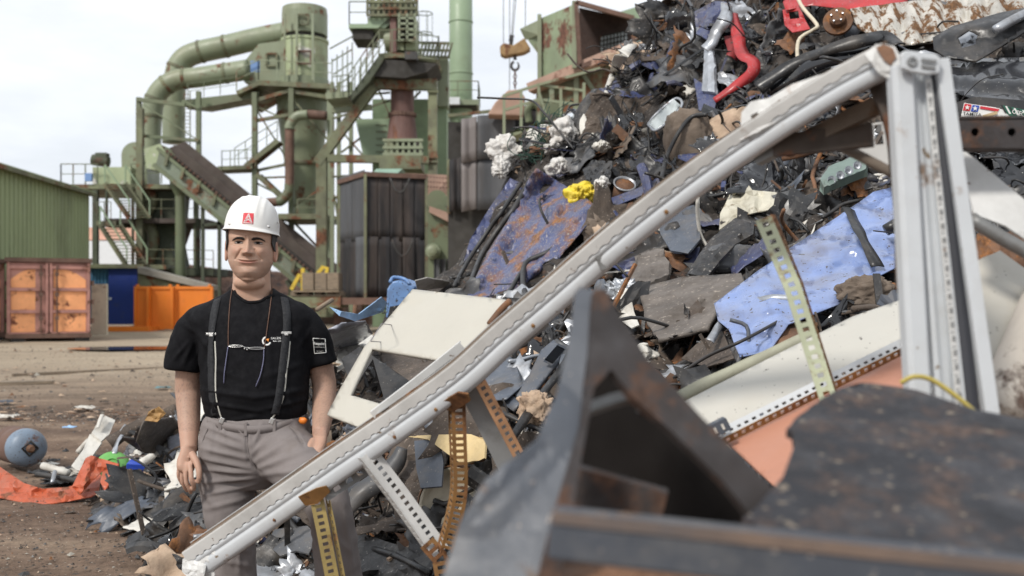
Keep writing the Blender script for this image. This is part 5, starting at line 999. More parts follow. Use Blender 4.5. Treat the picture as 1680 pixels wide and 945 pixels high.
# middle: behind the frame
sheet('cream_door', [(678, 476), (836, 493), (826, 508), (735, 640), (606, 709), (537, 683), (560, 638), (599, 571)], mk('cream_paint', (.45, .43, .375), .5, var=.05, vscale=3, rust=.10, rscale=6, dirt=.22, dscale=3, dcol=(.45, .40, .31), speck=.0, bump=.05), ctrl=[(678, 476, 3.62), (836, 493, 3.3), (606, 709, 3.05), (537, 683, 3.2)], label='cream door sheet with a window cut-out behind the frame beam', cat='door sheet', amp=.008, sc=3, cell=8, holes=([(611, 573), (731, 594), (636, 668), (575, 650)],), thick=.012, smooth=True, edge=0, bend=.05, folds=((600, 573, 780, 598, .012, 8), (610, 575, 560, 690, .01, 6)))
ds = lambda x, y: at(x, y, 1 / np.interp(x, [605, 660], [1 / 3.32, 1 / 3.42]))
stamp = bpy.data.objects['cream_door']; SBV = BVHTree.FromPolygons([v.co + WLOC[stamp.name] for v in stamp.data.vertices], [tuple(p.vertices) for p in stamp.data.polygons])
def ink(a, b, wd):
    pts = []
    for x, y in (a, b):
        d = (at(x, y, 1) - CAM).normalized(); h = SBV.ray_cast(CAM, d, 9)[0]; pts.append(h - d * .0085 if h else at(x, y, 3.3))
    mb = MB(); mb.bar(pts[0], pts[1], wd, .0012, up=(0, -1, 0)); mb.build('stamp_mark', mk('stamp_ink', (.26, .25, .27), .8, var=.1, bump=0) if 'stamp_ink' not in MT else MT['stamp_ink'], stamp)
for a, b in (((626, 531), (642, 533)), ((642, 533), (625, 561)), ((625, 561), (608, 560)), ((608, 560), (626, 531))): ink(a, b, .003)
for k in range(7): ink((637.5 - k * 2.2, 534.5 + k * 3.5), (634.5 - k * 2.2, 536.0 + k * 3.5), .0035)
for k in range(3): ink((620.5 - k * 1.6, 548 + k * 3), (618 - k * 1.6, 549 + k * 3), .003)
hose('rolled_edge', [(836, 494, 3.31), (822, 508, 3.28), (803, 532, 3.25)], .011, MT['rusty'], 'rusty rolled edge strip at the right end of the cream door sheet', 'edge strip', n=4)
sheet('black_board', [(612, 590), (580, 640), (560, 590), (590, 570), (700, 645), (640, 690)], MT['black_plastic'], ctrl=[(560, 590, 3.75), (700, 645, 3.5), (640, 690, 3.4)], label='matt black board seen through the window of the cream sheet', cat='board', amp=.006, cell=14, edge=0)
sheet('brown_mat', [(620, 560), (720, 565), (725, 630), (660, 640), (630, 610)], MT['brown_dirty'], label='brown dirty mat behind the window of the cream sheet', cat='mat', amp=.05, off=.5, cell=9, seed=26)
sheet('slate_sheet', [(775, 575), (812, 568), (845, 590), (858, 632), (830, 655), (790, 660), (770, 620)], MT['slate_plastic'], label='scratched slate plastic sheet right of the frame beam', cat='plastic sheet', amp=.04, sc=4, off=.45, cell=8, smooth=True, seed=27)
t = thing('grille', 'slate grey plastic cowl grille with ribbed ends', 'grille', hit(880, 600)[0]); q = hY(880, 610) - .45
sheet('panel', [(845, 645), (870, 618), (890, 575), (908, 558), (920, 570), (918, 595), (895, 625), (860, 668)], MT['slate_plastic'], ctrl=[(845, 645, q - .05), (908, 558, q + .1), (918, 595, q)], parent=t, amp=.012, cell=6, thick=.02, smooth=True)
for k in range(9): x, y = 893 + k * 2.6, 590 - k * 3.0; mb = MB(); mb.bar(at(x, y, q - .03), at(x + 14, y + 7, q - .03), .01, .02); mb.build('rib', MT['slate_plastic'], t)
ribbon('trim_strip', [(842, 716), (880, 660), (925, 600), (945, 560)], .035, MT['black_plastic'], 'long black door trim strip right of the cowl grille', 'trim', off=.5, thick=.01)
ribbon('trim_strip', [(700, 705), (760, 660), (810, 650), (852, 668)], .06, MT['slate_plastic'], 'slate trim strip under the frame beam', 'trim', off=.3, thick=.012)
mound('foam_block', 878, 672, 26, 26, MT['tan_foam'], 'tan foam block in front of the black door trim strip', 'foam', amp=.35, sc=2.6, Y=hY(878, 672) - .45, sq=.7, seed=7)
sheet('yellow_board', [(668, 716), (720, 712), (775, 714), (800, 722), (796, 752), (760, 762), (740, 748), (705, 722)], MT['card_yellow'], label='torn yellowish board behind the rusty slotted leg', cat='board', amp=.02, sc=4, off=.45, cell=8, thick=.01, seed=28)
sheet('grey_plate', [(682, 726), (722, 722), (728, 760), (724, 798), (690, 800), (684, 770)], MT['slate_plastic'], label='flat slate grey plate left of the rusty slotted leg', cat='plate', amp=.008, off=.42, cell=10, thick=.008, seed=29)
t = thing('drum_end', 'rusty white drum end lying on the slope', 'drum', hit(735, 825)[0]); c = at(738, 822, hY(738, 822) - .25); ax = (-.45, -.75, .45)
mb = MB(); mb.lathe([(.0, -.02), (.135, -.02), (.14, .0), (.15, .012), (.155, 0), (.155, -.12)], c, ax, 36, cap=False); mb.build('end', MT['cream_worn'], t, smooth=True)
mb = MB(); mb.lathe([(.153, -.01), (.162, .0), (.162, .012), (.153, .016)], c, ax, 36, cap=False); mb.build('rim', MT['rusty'], t, smooth=True)
hose('brown_mat_roll', [(690, 690), (672, 740), (650, 790)], .09, MT['brown_dirty'], 'rolled brown carpet piece under the frame beam', 'carpet', off=.05, seg=12)
sheet('carpet', [(640, 780), (690, 700), (740, 740), (720, 800), (700, 850), (650, 860)], MT['brown_dirty'], label='crumbling brown carpet left of the drum end', cat='carpet', amp=.06, sc=5, off=.2, cell=9, seed=30)
ribbon('grey_moulding', [(566, 845), (590, 812), (620, 790), (650, 760), (660, 735)], .09, MT['grey_plastic'], 'curved grey plastic moulding right of the man knee', 'moulding', off=.35, thick=.012, widths=[.05, .09, .10, .08, .05])
sheet('grey_fender', [(438, 890), (450, 868), (505, 862), (520, 880), (508, 912), (488, 905), (462, 912)], MT['grey_plastic'], label='jagged grey plastic fender between the man legs', cat='fender', amp=.03, sc=6, off=.18, cell=7, thick=.01, seed=31)
sheet('black_sheet', [(580, 870), (640, 890), (720, 915), (700, 950), (590, 950)], MT['charred'], label='black crumpled sheet at the bottom beside the slotted brace', cat='sheet', amp=.05, off=.15, cell=9, seed=32)
hose('steering_rod', [(610, 900), (650, 912), (705, 940)], .014, MT['black_plastic'], 'black rod lying below the white slotted brace', 'rod', off=.2, n=3)
mound('brown_clod', 560, 880, 26, 30, MT['brown_dirty'], 'brown clod of dirt beside the man shin', 'clod', amp=.5, sc=3, seed=8)
# behind the man's left arm
t = thing('canister', 'battered light blue canister on the heap edge left of the dark curtain', 'canister', hit(655, 500)[0]); q = hY(655, 495) - .2
mb = MB(); P = [(632, 522), (634, 475), (642, 462), (652, 460), (680, 470), (676, 500), (668, 520)]; mb.prism([at(x, y, q) for x, y in P], (.06, .22, .02)); mb.build('body', MT['can_blue'], t, bevel=.015)
mb = MB(); mb.tube(spline([at(640, 463, q), at(646, 455, q + .05), at(664, 458, q + .05), at(672, 466, q)], 5), .014, 8); mb.build('handle', MT['can_blue'], t, smooth=True)
mb = MB(); mb.prism([at(x, y, q - .004) for x, y in ((636, 520), (640, 503), (658, 500), (655, 515))], (0, .003, 0)); mb.build('recess', MT['charred'], t)
sheet('plastic_film', [(540, 505), (560, 512), (590, 516), (625, 488), (634, 495), (628, 512), (582, 526), (556, 518)], MT['film_blue'], label='light blue plastic film left of the blue canister', cat='plastic film', amp=.05, sc=6, off=.35, cell=6, seed=33)
sheet('white_sheet', [(680, 462), (702, 456), (735, 462), (742, 472), (700, 476), (684, 474)], MT['white_dirty'], label='crumpled white sheet right of the blue canister', cat='metal sheet', amp=.05, sc=7, off=.2, cell=6, seed=34)
sheet('clear_film', [(530, 545), (560, 530), (600, 528), (610, 548), (575, 570), (540, 580)], MT['film_grey'], label='grey glossy film behind the man shoulder', cat='plastic film', amp=.06, sc=6, off=.5, cell=7, smooth=True, seed=35)
sheet('ribbed_liner', [(545, 580), (575, 560), (612, 548), (620, 570), (580, 595), (552, 612)], MT['white_dirty'], label='white ribbed liner behind the cream door sheet', cat='liner', amp=.03, off=.5, cell=5, folds=tuple((545 + 4 * k, 575 + 5 * k, 612 + 2 * k, 545 + 5 * k, .03, 2.5) for k in range(6)), seed=36)
hose('stick', [(520, 508, 7.4), (545, 492, 7.6)], .017, MT['wood'], 'short weathered stick poking up behind the man shoulder', 'stick', n=2)
hose('iron_bar', [(581, 524, 7.2), (583, 500, 7.2)], .016, MT['rusty'], 'thin upright rusty rod in the light blue film', 'bar', n=2)
# ---------------------------------------------------------------- debris at the man's right hand side
t = thing('gas_bottle', 'dented blue grey gas bottle lying at the left edge', 'gas bottle', at(25, 768, gY(768)))
c = at(46, 735, 8.1); ax = Vector((.62, -.76, .05)); mb = MB(); mb.lathe([(.0, -.72), (.10, -.70), (.145, -.62), (.155, -.55), (.155, -.05)], c, ax, 36, cap=False); mb.build('body', MT['rust_pipe'], t, smooth=True)
mb = MB(); mb.lathe([(.156, -.09), (.156, -.04), (.148, .0), (.125, .035), (.08, .055), (0, .062)], c, ax, 36, cap=False); mb.build('dome_end', MT['bottle_blue'], t, smooth=True)
q = Vector((0, 0, 1)).rotation_difference(ax)
mb = MB(); pts = [c + q @ Vector((.06 * math.cos(a_ * math.pi / 2 + .6), .06 * math.sin(a_ * math.pi / 2 + .6), .065)) for a_ in range(5)]; mb.tube(pts, .009, 8); mb.build('collar', MT['steel_dark'], t, smooth=True)
mb = MB(); mb.lathe([(.032, .04), (.032, .09), (.02, .10), (.02, .13)], c, ax, 14); mb.build('valve', MT['rusty'], t)
t = thing('orange_scrap', 'torn orange metal sheet with a bent box end on the ground', 'metal sheet', at(110, 828, 6.95))
sheet('sheet', [(-30, 758), (0, 766), (40, 792), (70, 803), (112, 800), (140, 790), (160, 770), (178, 800), (150, 815), (110, 824), (60, 829), (0, 818), (-40, 812)], MT['orange_sheet'], ctrl=[(0, 766, 7.3), (150, 770, 7.25), (100, 829, 6.85)], parent=t, amp=.05, sc=4, cell=7, folds=((10, 775, 110, 812, .05, 10), (0, 800, 100, 818, -.05, 8)), edge=1, seed=37)
sheet('box_end', [(140, 752), (150, 748), (196, 762), (192, 775), (186, 772), (180, 795), (172, 806), (165, 790), (168, 772), (150, 790), (130, 812), (118, 800)], MT['orange_sheet'], ctrl=[(140, 752, 7.1), (196, 762, 7.0), (130, 812, 6.85)], parent=t, amp=.05, sc=6, cell=6, folds=((150, 752, 135, 805, .08, 9), (168, 772, 190, 770, -.06, 7)), edge=1, seed=38)
t = thing('plastic_disc', 'bright green plastic disc behind the orange sheet', 'disc', at(185, 775, 7.4)); c = at(184, 764, 7.35)
mb = MB(); mb.lathe([(0, .02), (.085, .018), (.12, .0), (.125, -.012), (.12, -.02)], c, (.25, -.75, .6), 36, cap=False); mb.build('disc', MT['lime'], t, smooth=True)
mb = MB(); mb.lathe([(.04, .02), (.045, .03), (.05, .02)], c, (.25, -.75, .6), 20, cap=False); mb.build('rib', MT['lime'], t)
mb = MB(); c = at(222, 768, 7.1); mb.prism([c + Vector(v) for v in ((-.07, 0, -.03), (.06, .02, -.035), (.075, 0, .025), (-.06, -.01, .035))], (0, .08, .02)); mb.build('carton', MT['royal_blue'], label='small royal blue carton right of the green disc', cat='carton', bevel=.006)
t = thing('metal_board', 'white metal bracket board leaning behind the green disc', 'board', at(150, 770, 7.8))
sheet('lower_plate', [(116, 766), (134, 740), (148, 715), (166, 728), (150, 752), (136, 774)], MT['white_dirty'], ctrl=[(116, 766, 7.6), (148, 715, 7.9), (136, 774, 7.6)], parent=t, amp=.012, cell=7, thick=.02)
sheet('upper_plate', [(148, 712), (160, 696), (172, 684), (190, 692), (180, 712), (166, 726)], MT['white_dirty'], ctrl=[(148, 712, 7.88), (172, 684, 8.1), (166, 726, 7.85)], parent=t, amp=.02, cell=6, thick=.02)
ribbon('spike', [(160, 702, 7.9), (164, 690, 7.95), (168, 680, 8.0)], .03, MT['white_dirty'], parent=t)
ribbon('foil_strip', [(186, 745, 7.4), (194, 722, 7.5), (208, 698, 7.6)], .05, MT['silver'], 'crinkled silver foil strip right of the white board', 'foil', twist=.6)
sheet('grey_tarp', [(222, 722), (235, 692), (285, 686), (302, 700), (296, 726), (262, 742), (236, 744)], MT['grey_bumper'], label='grey dirty tarpaulin on the debris beside the man arm', cat='tarpaulin', amp=.07, sc=4, off=.12, cell=7, smooth=True, seed=39)
sheet('brown_bag', [(238, 690), (245, 676), (262, 668), (270, 680), (258, 692)], MT['ochre'], label='crumpled brown plastic on top of the grey tarpaulin', cat='plastic', amp=.06, sc=8, off=.15, cell=5, seed=40)
ribbon('dark_tube', [(180, 728, 7.5), (225, 700, 7.6), (290, 674, 7.6)], .10, MT['brown_dirty'], 'dark brown flat tube crossing behind the grey tarpaulin', 'tube', thick=.03)
ribbon('white_strip', [(232, 760, 6.9), (262, 742, 7.0), (285, 722, 7.1)], .06, MT['white_dirty'], 'white plastic strip below the grey tarpaulin', 'strip', thick=.012)
sheet('grey_film', [(272, 720), (296, 712), (302, 745), (296, 770), (276, 768)], MT['film_grey'], label='grey translucent looking plastic sheet beside the man hand', cat='plastic sheet', amp=.03, off=.35, cell=6, smooth=True, seed=41)
t = thing('tyre', 'old dusty tyre half buried beside the man leg', 'tyre', at(322, 870, 5.9)); c = at(328, 838, 5.75); ax = Vector((.15, -.45, .88))
mb = MB(); mb.lathe([(.10, .05), (.13, .075), (.18, .07), (.205, .03), (.205, -.05), (.18, -.09), (.12, -.08), (.10, -.03), (.10, .05)], c, ax, 40, cap=False); mb.build('rubber', MT['tyre'], t, smooth=True)
mb = MB(); mb.lathe([(.0, -.02), (.10, -.02)], c, ax, 30, cap=False); mb.build('dirt_fill', MT['brown_dirty'], t)
t = thing('radiator_vent', 'slate blue vented plate under the left end of the frame beam', 'vent', at(330, 905, 5.0)); 
sheet('plate', [(313, 885), (322, 860), (345, 842), (352, 868), (348, 892), (322, 903)], MT['slate_plastic'], ctrl=[(313, 885, 5.3), (345, 842, 5.5), (322, 903, 5.2)], parent=t, amp=.006, cell=5, thick=.01, edge=0)
for k in range(11): mb = MB(); x, y = 313 + k * 2.9, 888 - k * 1.2; mb.bar(at(x, y, 5.22), at(x + 4, y + 12, 5.2), .012, .02); mb.build('rib', MT['slate_plastic'], t)
t = thing('plastic_grille', 'broken black plastic grille lying flat at the edge of the debris', 'grille', at(230, 870, 6.2))
mb = MB()
def gp(u, v): return at(190 + 62 * u + 22 * v, 872 - 16 * u - 42 * v * (.4 + .6 * u), 6.1 + .5 * v) + Vector((0, 0, .03 * math.sin(u * 5) * v))
for k in range(9): mb.sweep([gp(u, k / 8) for u in np.linspace(0, 1, 10)], [(-.006, -.006), (.006, -.006), (.006, .01), (-.006, .01)])
for k in range(11): mb.sweep([gp(k / 10, v) for v in np.linspace(0, 1, 8)], [(-.005, -.006), (.005, -.006), (.005, .008), (-.005, .008)])
mb.build('lattice', MT['black_plastic'], t)
mb = MB(); mb.grid(lambda u, v: gp(u, v) - Vector((0, -.01, .02)), 10, 8); mb.build('backing', MT['charred'], t, thick=.004)
for k, (px, py, rx, ry, m, lb, cat) in enumerate(((178, 815, 16, 10, 'tan_foam', 'tan foam crumb beside the orange box end', 'foam'), (215, 808, 18, 20, 'grey_bumper', 'crumpled grey rag in front of the green disc', 'rag'), (240, 790, 20, 12, 'tan_foam', 'yellowish foam lump right of the blue carton', 'foam'), (270, 800, 22, 14, 'slate_plastic', 'slate plastic lump beside the man hand', 'plastic lump'), (290, 850, 24, 18, 'brown_dirty', 'brown clod in front of the tyre', 'clod'))):
    mound('scrap_lump', px, py, rx, ry, MT[m], lb, cat, amp=.5, sc=2.6, Y=hY(px, py, 6.6) - .08, seed=20 + k, sub=3)
sheet('slate_offcut', [(166, 858), (172, 846), (186, 838), (192, 852), (184, 860)], MT['slate_plastic'], ctrl=[(166, 858, 6.3), (186, 838, 6.6), (184, 860, 6.3)], label='small slate offcut on the dirt left of the black grille', cat='offcut', amp=.01, cell=6)
# loose rubbish out on the yard
r = random.Random(21)
def trash(px, py, s, m, label, cat, group=None):
    p = at(px, py, gY(py)); p.z = .01; mb = MB(); of = Vector((px, py, 0)); mb.grid(lambda u, v: p + Vector(((u - .5) * s * (1 + .4 * noise.noise(Vector((u * 2, v * 2, 0)) + of)), (v - .5) * s * .8, .02 + .30 * s * abs(noise.noise(Vector((u * 3, v * 3, 5)) + of)) + .02 * s)), 7, 7); mb.build('trash', MT[m], None, label, cat, group, thick=.004)
trash(268, 640, .22, 'teal', 'teal plastic scrap on the ground left of the man elbow', 'plastic scrap'); trash(12, 689, .25, 'white_dirty', 'pale crumpled paper on the ground above the gas bottle', 'paper'); trash(140, 674, .26, 'white_dirty', 'white paper scrap on the dirt above the metal board', 'paper')
trash(5, 664, .22, 'slate_plastic', 'slate scrap on the ground at the left edge of the photo', 'plastic scrap'); trash(115, 706, .12, 'film_blue', 'tiny pale blue scrap on the dirt left of the white board', 'plastic scrap')
for k in range(90):
    px, py = r.uniform(-20, 300), r.choice((r.uniform(600, 705), r.gauss(680, 8))); m, c_ = r.choice((('tan_foam', 'pale'), ('brown_dirty', 'brown'), ('black_plastic', 'black'), ('rusty', 'rusty')))
    trash(px, py, r.uniform(.04, .10), m, f'small {c_} scrap of rubbish lying on the open dirt yard', 'rubbish', f'{c_} rubbish scraps on the yard')
mb = MB(); a, b = at(-60, 633, gY(633)), at(88, 629, gY(629)); mb.bar((a.x, a.y, .03), (b.x, b.y, .03), .35, .05); mb.build('plank', MT['wood'], label='flat weathered plank lying on the yard at the left', cat='plank')
mb = MB(); a, b = at(20, 617, gY(617)), at(275, 605, gY(605)); mb.bar((a.x, a.y, .02), (b.x, b.y, .02), .10, .05); mb.build('rail', MT['wood'], label='long thin rail lying across the dirt yard', cat='rail')
mb = MB(); c = at(215, 574, gY(574)); mb.grid(lambda u, v: Vector((c.x + (u - .5) * 3.6, c.y + (v - .5) * 2.2 * math.sin(math.pi * min(1, max(0, u))) ** .5, .05)), 20, 4); mb.build('puddle', mk('puddle', (.05, .05, .055), .06, var=.1, bump=0), kind='structure')

def gravel():
    r = random.Random(8); mb = MB(); ms = [MT['brown_dirty'], MT['tan_foam'], MT['black_plastic'], MT['concrete'], MT['rusty']]
    for k in range(3600):
        if k % 4 == 0: py = r.gauss(682, 7)
        else: py = 570 + 390 * r.random() ** 1.3
        px = r.uniform(-40, 430); Y = gY(py); p = at(px, py, Y); s = r.uniform(.002, .0085) * (1 + 1.4 * (r.random() < .07)) * (1 + Y / 12); mb.cur = r.choices(range(5), (7, 1.2, 3, 1.2, 1))[0]
        z = .035 * noise.noise((p.x * .35, p.y * .6, 0)) + .01; a = r.uniform(0, 6.28); v = [Vector((p.x + s * r.uniform(.6, 1.5) * math.cos(a + q * 1.57), p.y + s * r.uniform(.6, 1.5) * math.sin(a + q * 1.57), z + s * r.uniform(-.2, .3))) for q in range(4)] + [Vector((p.x, p.y, z + s * r.uniform(.5, 1.1)))]
        mb.add(v, [(0, 1, 4), (1, 2, 4), (2, 3, 4), (3, 0, 4)])
    mb.build('gravel', ms, kind='stuff', label='loose gravel and crumbs strewn over the dirt yard', cat='gravel')
gravel()

for k, (pts, r_, m, lb) in enumerate((([(70, 764, 7.6), (112, 776, 7.5)], .028, 'white_dirty', 'white plastic pipe piece beside the blue gas bottle'), ([(128, 742, 7.9), (146, 722, 8.0)], .022, 'white_dirty', 'short pale tube leaning left of the white metal board'), ([(86, 792, 7.15), (90, 774, 7.3)], .016, 'silver', 'small silver pipe end behind the orange sheet'), ([(60, 778, 7.4), (100, 784, 7.3), (140, 792, 7.2)], .02, 'steel_dark', 'dark bent rod behind the orange sheet'))):
    hose('pipe', pts, r_, MT[m], lb, 'pipe', n=3)
for k in range(26):
    px, py = r.uniform(60, 190), r.uniform(755, 800); m, c_ = r.choice((('white_dirty', 'pale'), ('brown_dirty', 'brown'), ('black_plastic', 'black'), ('grey_bumper', 'grey')))
    trash(px, py, r.uniform(.10, .24), m, f'{c_} crumpled scrap on the ground around the gas bottle and orange sheet', 'scrap', f'{c_} crumpled scraps by the gas bottle')
HEROES += [[(-20, 735), (205, 738), (205, 835), (-20, 835)]]
HEROES += [[(735, 400), (860, 270), (1010, 320), (930, 520), (740, 520)], [(1190, 500), (1400, 320), (1490, 290), (1490, 450), (1250, 600), (1190, 600)]]
HEROES += [[(x - 22, y - 18), (x + 22, y - 18), (x + 22, y + 18), (x - 22, y + 18)] for x, y in ((955, 318), (1025, 302), (1085, 190), (1375, 36), (1210, 90), (1232, 120), (1165, 120), (985, 175), (1000, 120), (918, 276), (740, 822), (40, 740), (184, 764), (1610, 185), (1640, 200), (1050, 590), (1380, 285), (150, 730), (300, 850))]
HEROES += [[(1230, 150), (1240, 120), (1460, 45), (1480, 80), (1300, 150)]]
SPOTS = []
def edge_x(py): return np.interp(py, [0, 60, 100, 150, 190, 220, 240, 290, 340, 470], [1082, 1048, 1005, 985, 940, 885, 835, 805, 790, 735])      # left outline of the heap

def scatter(n, box, smin, smax, seed):
    r = random.Random(seed); done = 0; tries = 0
    while done < n and tries < n * 12:
        tries += 1; px, py = r.uniform(box[0], box[2]), r.uniform(box[1], box[3]); loc, nr = hit(px, py)
        if loc is None or loc.z < .02 or loc.y < 3.2: continue
        sz = r.uniform(smin, smax); q_ = sz * F / loc.y * .38
        if py < 470 and px - edge_x(py) < q_ * 1.3: continue
        if any(inside(px + a * q_, py + b * q_, h) for h in HEROES for a, b in ((0, 0), (1, 0), (-1, 0), (0, 1), (0, -1))): 
            continue
        if any((px - a) ** 2 + (py - b) ** 2 < 15 ** 2 for a, b in SPOTS): continue
        SPOTS.append((px, py)); k, c = region_pick(r, px, py); sz = sz * (.55 if c in ('silver', 'off white', 'cream') else .75 if k in ('part', 'lump') else 1); mb, th, sm = SHAPES[k][0](r, sz); M_ = frame(nr, r); o3 = loc + nr * sz * .04
        for v in mb.v: v[:] = M_ @ v + o3
        m = MT[r.choice(PAL[c])] if k not in ('hose', 'wires') else MT['hose' if k == 'hose' else 'wire']; desc = SHAPES[k][1].format(c=c)
        mb.build(NAMES[k], m, None, uniq(('small ' if sz < .3 else 'large ' if sz > .5 else '') + desc, px, py), SHAPES[k][2], 'loose scrap on the heap', smooth=sm, thick=th); done += 1
scatter(130, (740, -10, 1250, 500), .26, .72, 11)
scatter(95, (1180, -10, 1690, 560), .26, .68, 12)
scatter(75, (520, 480, 1150, 940), .20, .50, 13)
scatter(62, (130, 650, 560, 930), .14, .40, 14)
def litter():
    r = random.Random(5); ms = ['black_plastic', 'dirty', 'blue_metal', 'white_dirty', 'rusty', 'silver', 'grey_plastic', 'charred', 'tan_foam']; ms[1] = 'brown_dirty'; wt = [5, 6, .7, 1.0, 2.2, .5, 4, 5, .6]; mb = MB(); n = 0
    while n < 9500:
        if n % 5 == 0: px, py = r.uniform(140, 620), r.uniform(620, 945)
        else: px, py = r.uniform(500, 1680), r.uniform(0, 945)
        loc, nr = hit(px, py); n += 1
        if loc is None or loc.z < .0: continue
        s = r.uniform(.008, .036) * (1 + .9 * (r.random() < .10)); M_ = frame(nr, r); mb.cur = r.choices(range(9), wt)[0]
        q = [Vector((r.uniform(-1, 1) * s * 2.2, r.uniform(-.5, .5) * s, r.uniform(-.4, .4) * s)) for _ in range(4)]; q += [v + Vector((r.uniform(-.2, .2) * s, r.uniform(-.2, .2) * s, s * .3)) for v in q]
        mb.add([M_ @ v + loc + nr * s * .3 for v in q], [(0, 1, 2, 3), (4, 5, 6, 7), (0, 1, 5, 4), (1, 2, 6, 5), (2, 3, 7, 6), (3, 0, 4, 7)])
    mb.build('scrap_litter', [MT[m] for m in ms], None, 'small broken fragments strewn all over the scrap heap', 'scrap fragments', kind='stuff')
litter()

def Q_(z, sz): return .38 * sz * math.tanh(z / (.38 * sz))
def crushed_mass():
    r = random.Random(77); sm = []; names = ['blue_metal', 'black_plastic', 'charred', 'black_gloss', 'grey_plastic', 'slate_plastic', 'silver', 'rusty', 'brown_dirty', 'white_dirty', 'red_dull', 'fabric', 'hose', 'tan_foam']; mb = MB(); n = 0
    fam = {'blue': [0], 'black': [1, 2, 3], 'grey': [4], 'slate grey': [5], 'silver': [6], 'rusty brown': [7], 'dirty brown': [8], 'off white': [9], 'cream': [9], 'red': [10], 'tan': [11, 13], 'ochre': [7]}
    for k in range(4200):
        px, py = (r.uniform(730, 1690), r.uniform(-10, 620)) if k % 4 else (r.uniform(140, 1250), r.uniform(480, 950))
        if k % 7 == 1: px, py = r.uniform(150, 420), r.uniform(650, 900)
        if k % 9 == 0: px, py = r.uniform(1680, 2300), r.uniform(-60, 800)
        loc, nr = hit(px, py)
        if loc is None or loc.z < .01: continue
        hero = any(inside(px, py, h) for h in HEROES)
        if hero and r.random() < .93: continue
        if py < 470 and px - edge_x(py) < 10: continue
        kind, c = region_pick(r, px, py); M_ = frame(nr, r); sz = r.uniform(.05, .17) * (.55 + loc.y / 12) * (1.5 if r.random() < .12 else 1); o = loc + nr * sz * r.uniform(-.1, .35); t = r.random(); mb.cur = r.choice(fam[c])
        cu = r.choice((0, 0, 1.5, -1.5, 3, -3)) / sz * .4
        if t < .60:
            a, b = sz * 1.9, sz * r.uniform(.5, 1.5); cr = [(r.uniform(0, 6.28), r.uniform(-.4, .4), r.uniform(-.8, .8)) for _ in range(4)]; of = Vector((k * 1.7, 0, 0))
            def f(u, v):
                e = 1 + .5 * noise.noise(Vector((u * 4, v * 4, 0)) + of); x, y = (u - .5) * a * e, (v - .5) * b * e
                return M_ @ Vector((x, y, Q_(cu * x * x + sum(q * abs(x * math.cos(g) + y * math.sin(g) - d * a) for g, d, q in cr), sz) + .12 * sz * noise.noise(Vector((u * 9, v * 9, 3)) + of))) + o
            mb.grid(f, 10, 8)
        elif t < .80:
            if r.random() < .6: mb.cur = 12
            p = Vector((-sz, 0, 0)); pts = [p]; d = Vector((1, 0, 0))
            for j in range(4): d = (d + Vector((r.gauss(0, .5), r.gauss(0, .6), r.gauss(0, .4)))).normalized(); p = p + d * sz * .7; pts.append(p)
            mb.tube([M_ @ q + o for q in spline(pts, 3)], r.uniform(.003, .012), 5)
        else:
            L_ = sz * 1.5; w_ = r.uniform(.008, .03); mb.bar(M_ @ Vector((-L_, 0, 0)) + o, M_ @ Vector((L_ * .1, r.gauss(0, .1) * L_, 0)) + o, w_, w_ * r.uniform(.2, 1)); mb.bar(M_ @ Vector((L_ * .1, 0, 0)) + o, M_ @ Vector((L_, r.gauss(0, .5) * L_, r.gauss(0, .3) * L_)) + o, w_, w_ * r.uniform(.2, 1))
        sm += [t < .80 and (t > .60 or k % 3 > 0)] * (len(mb.f) - len(sm))
    mb.cur = 12
    for k in range(280):         # long cables and wires following the surface
        px, py = (r.uniform(760, 1660), r.uniform(0, 600)) if k % 4 else (r.uniform(180, 1100), r.uniform(520, 930)); a = r.uniform(0, 6.28); pts = []
        for j in range(6):
            loc, nr = hit(px, py)
            if loc is None or (py < 470 and px < edge_x(py) + 8) or any(inside(px, py, h) for h in HEROES): break
            if pts and (loc - pts[-1]).length > .6: break
            pts.append(loc + nr * r.uniform(.03, .13)); a += r.gauss(0, .7); px += 26 * math.cos(a); py += 26 * math.sin(a)
        if len(pts) > 2: mb.cur = r.choice((12, 12, 12, 4, 8, 7)); mb.tube(spline(pts, 4), r.choice((.004, .005, .007, .012)), 5)
    sm += [True] * (len(mb.f) - len(sm))
    o = mb.build('crushed_scrap', [MT[m] for m in names], None, 'tightly packed small crushed metal, wires and plastic filling the heap', 'crushed scrap', kind='stuff', thick=.003, fix=False); o.data.polygons.foreach_set('use_smooth', sm)
crushed_mass()
# ================================================================ the white frame in front
mk('white_paint', (.54, .565, .585), .42, var=.05, vscale=4, rust=.20, rscale=5, rcol=(.22, .13, .07), dirt=.36, dscale=4, dcol=(.42, .42, .41), speck=.02, sscale=25, scol=(.2, .15, .1), bump=.03)
mk('white_paint_worn', (.60, .60, .585), .5, var=.08, vscale=4, rust=.22, rscale=5, rcol=(.20, .105, .05), dirt=.5, dscale=5, dcol=(.40, .395, .38), speck=.05, sscale=25, scol=(.16, .11, .08), bump=.05)
mk('flange_dirty', (.19, .15, .115), .8, var=.3, vscale=5, rust=.45, rscale=6, rcol=(.17, .09, .045), dirt=.5, dscale=6, dcol=(.10, .085, .07), bump=.2)
mk('dark_inside', (.075, .058, .047), .85, var=.4, vscale=6, rust=.45, rscale=6, bump=.2)
mk('zinc_yellow', (.36, .27, .10), .45, .35, var=.25, vscale=6, rust=.42, rscale=7, rcol=(.17, .08, .03), bump=.1)
mk('zinc_rust', (.25, .13, .045), .6, .2, var=.35, vscale=7, rust=.5, rscale=7, rcol=(.14, .06, .022), bump=.15)
mk('zinc_green', (.50, .53, .37), .5, .2, var=.2, vscale=5, rust=.33, rscale=8, rcol=(.17, .085, .035), bump=.1)
mk('zinc_orange', (.46, .25, .13), .5, .3, var=.3, vscale=6, rust=.35, rscale=7, bump=.1)
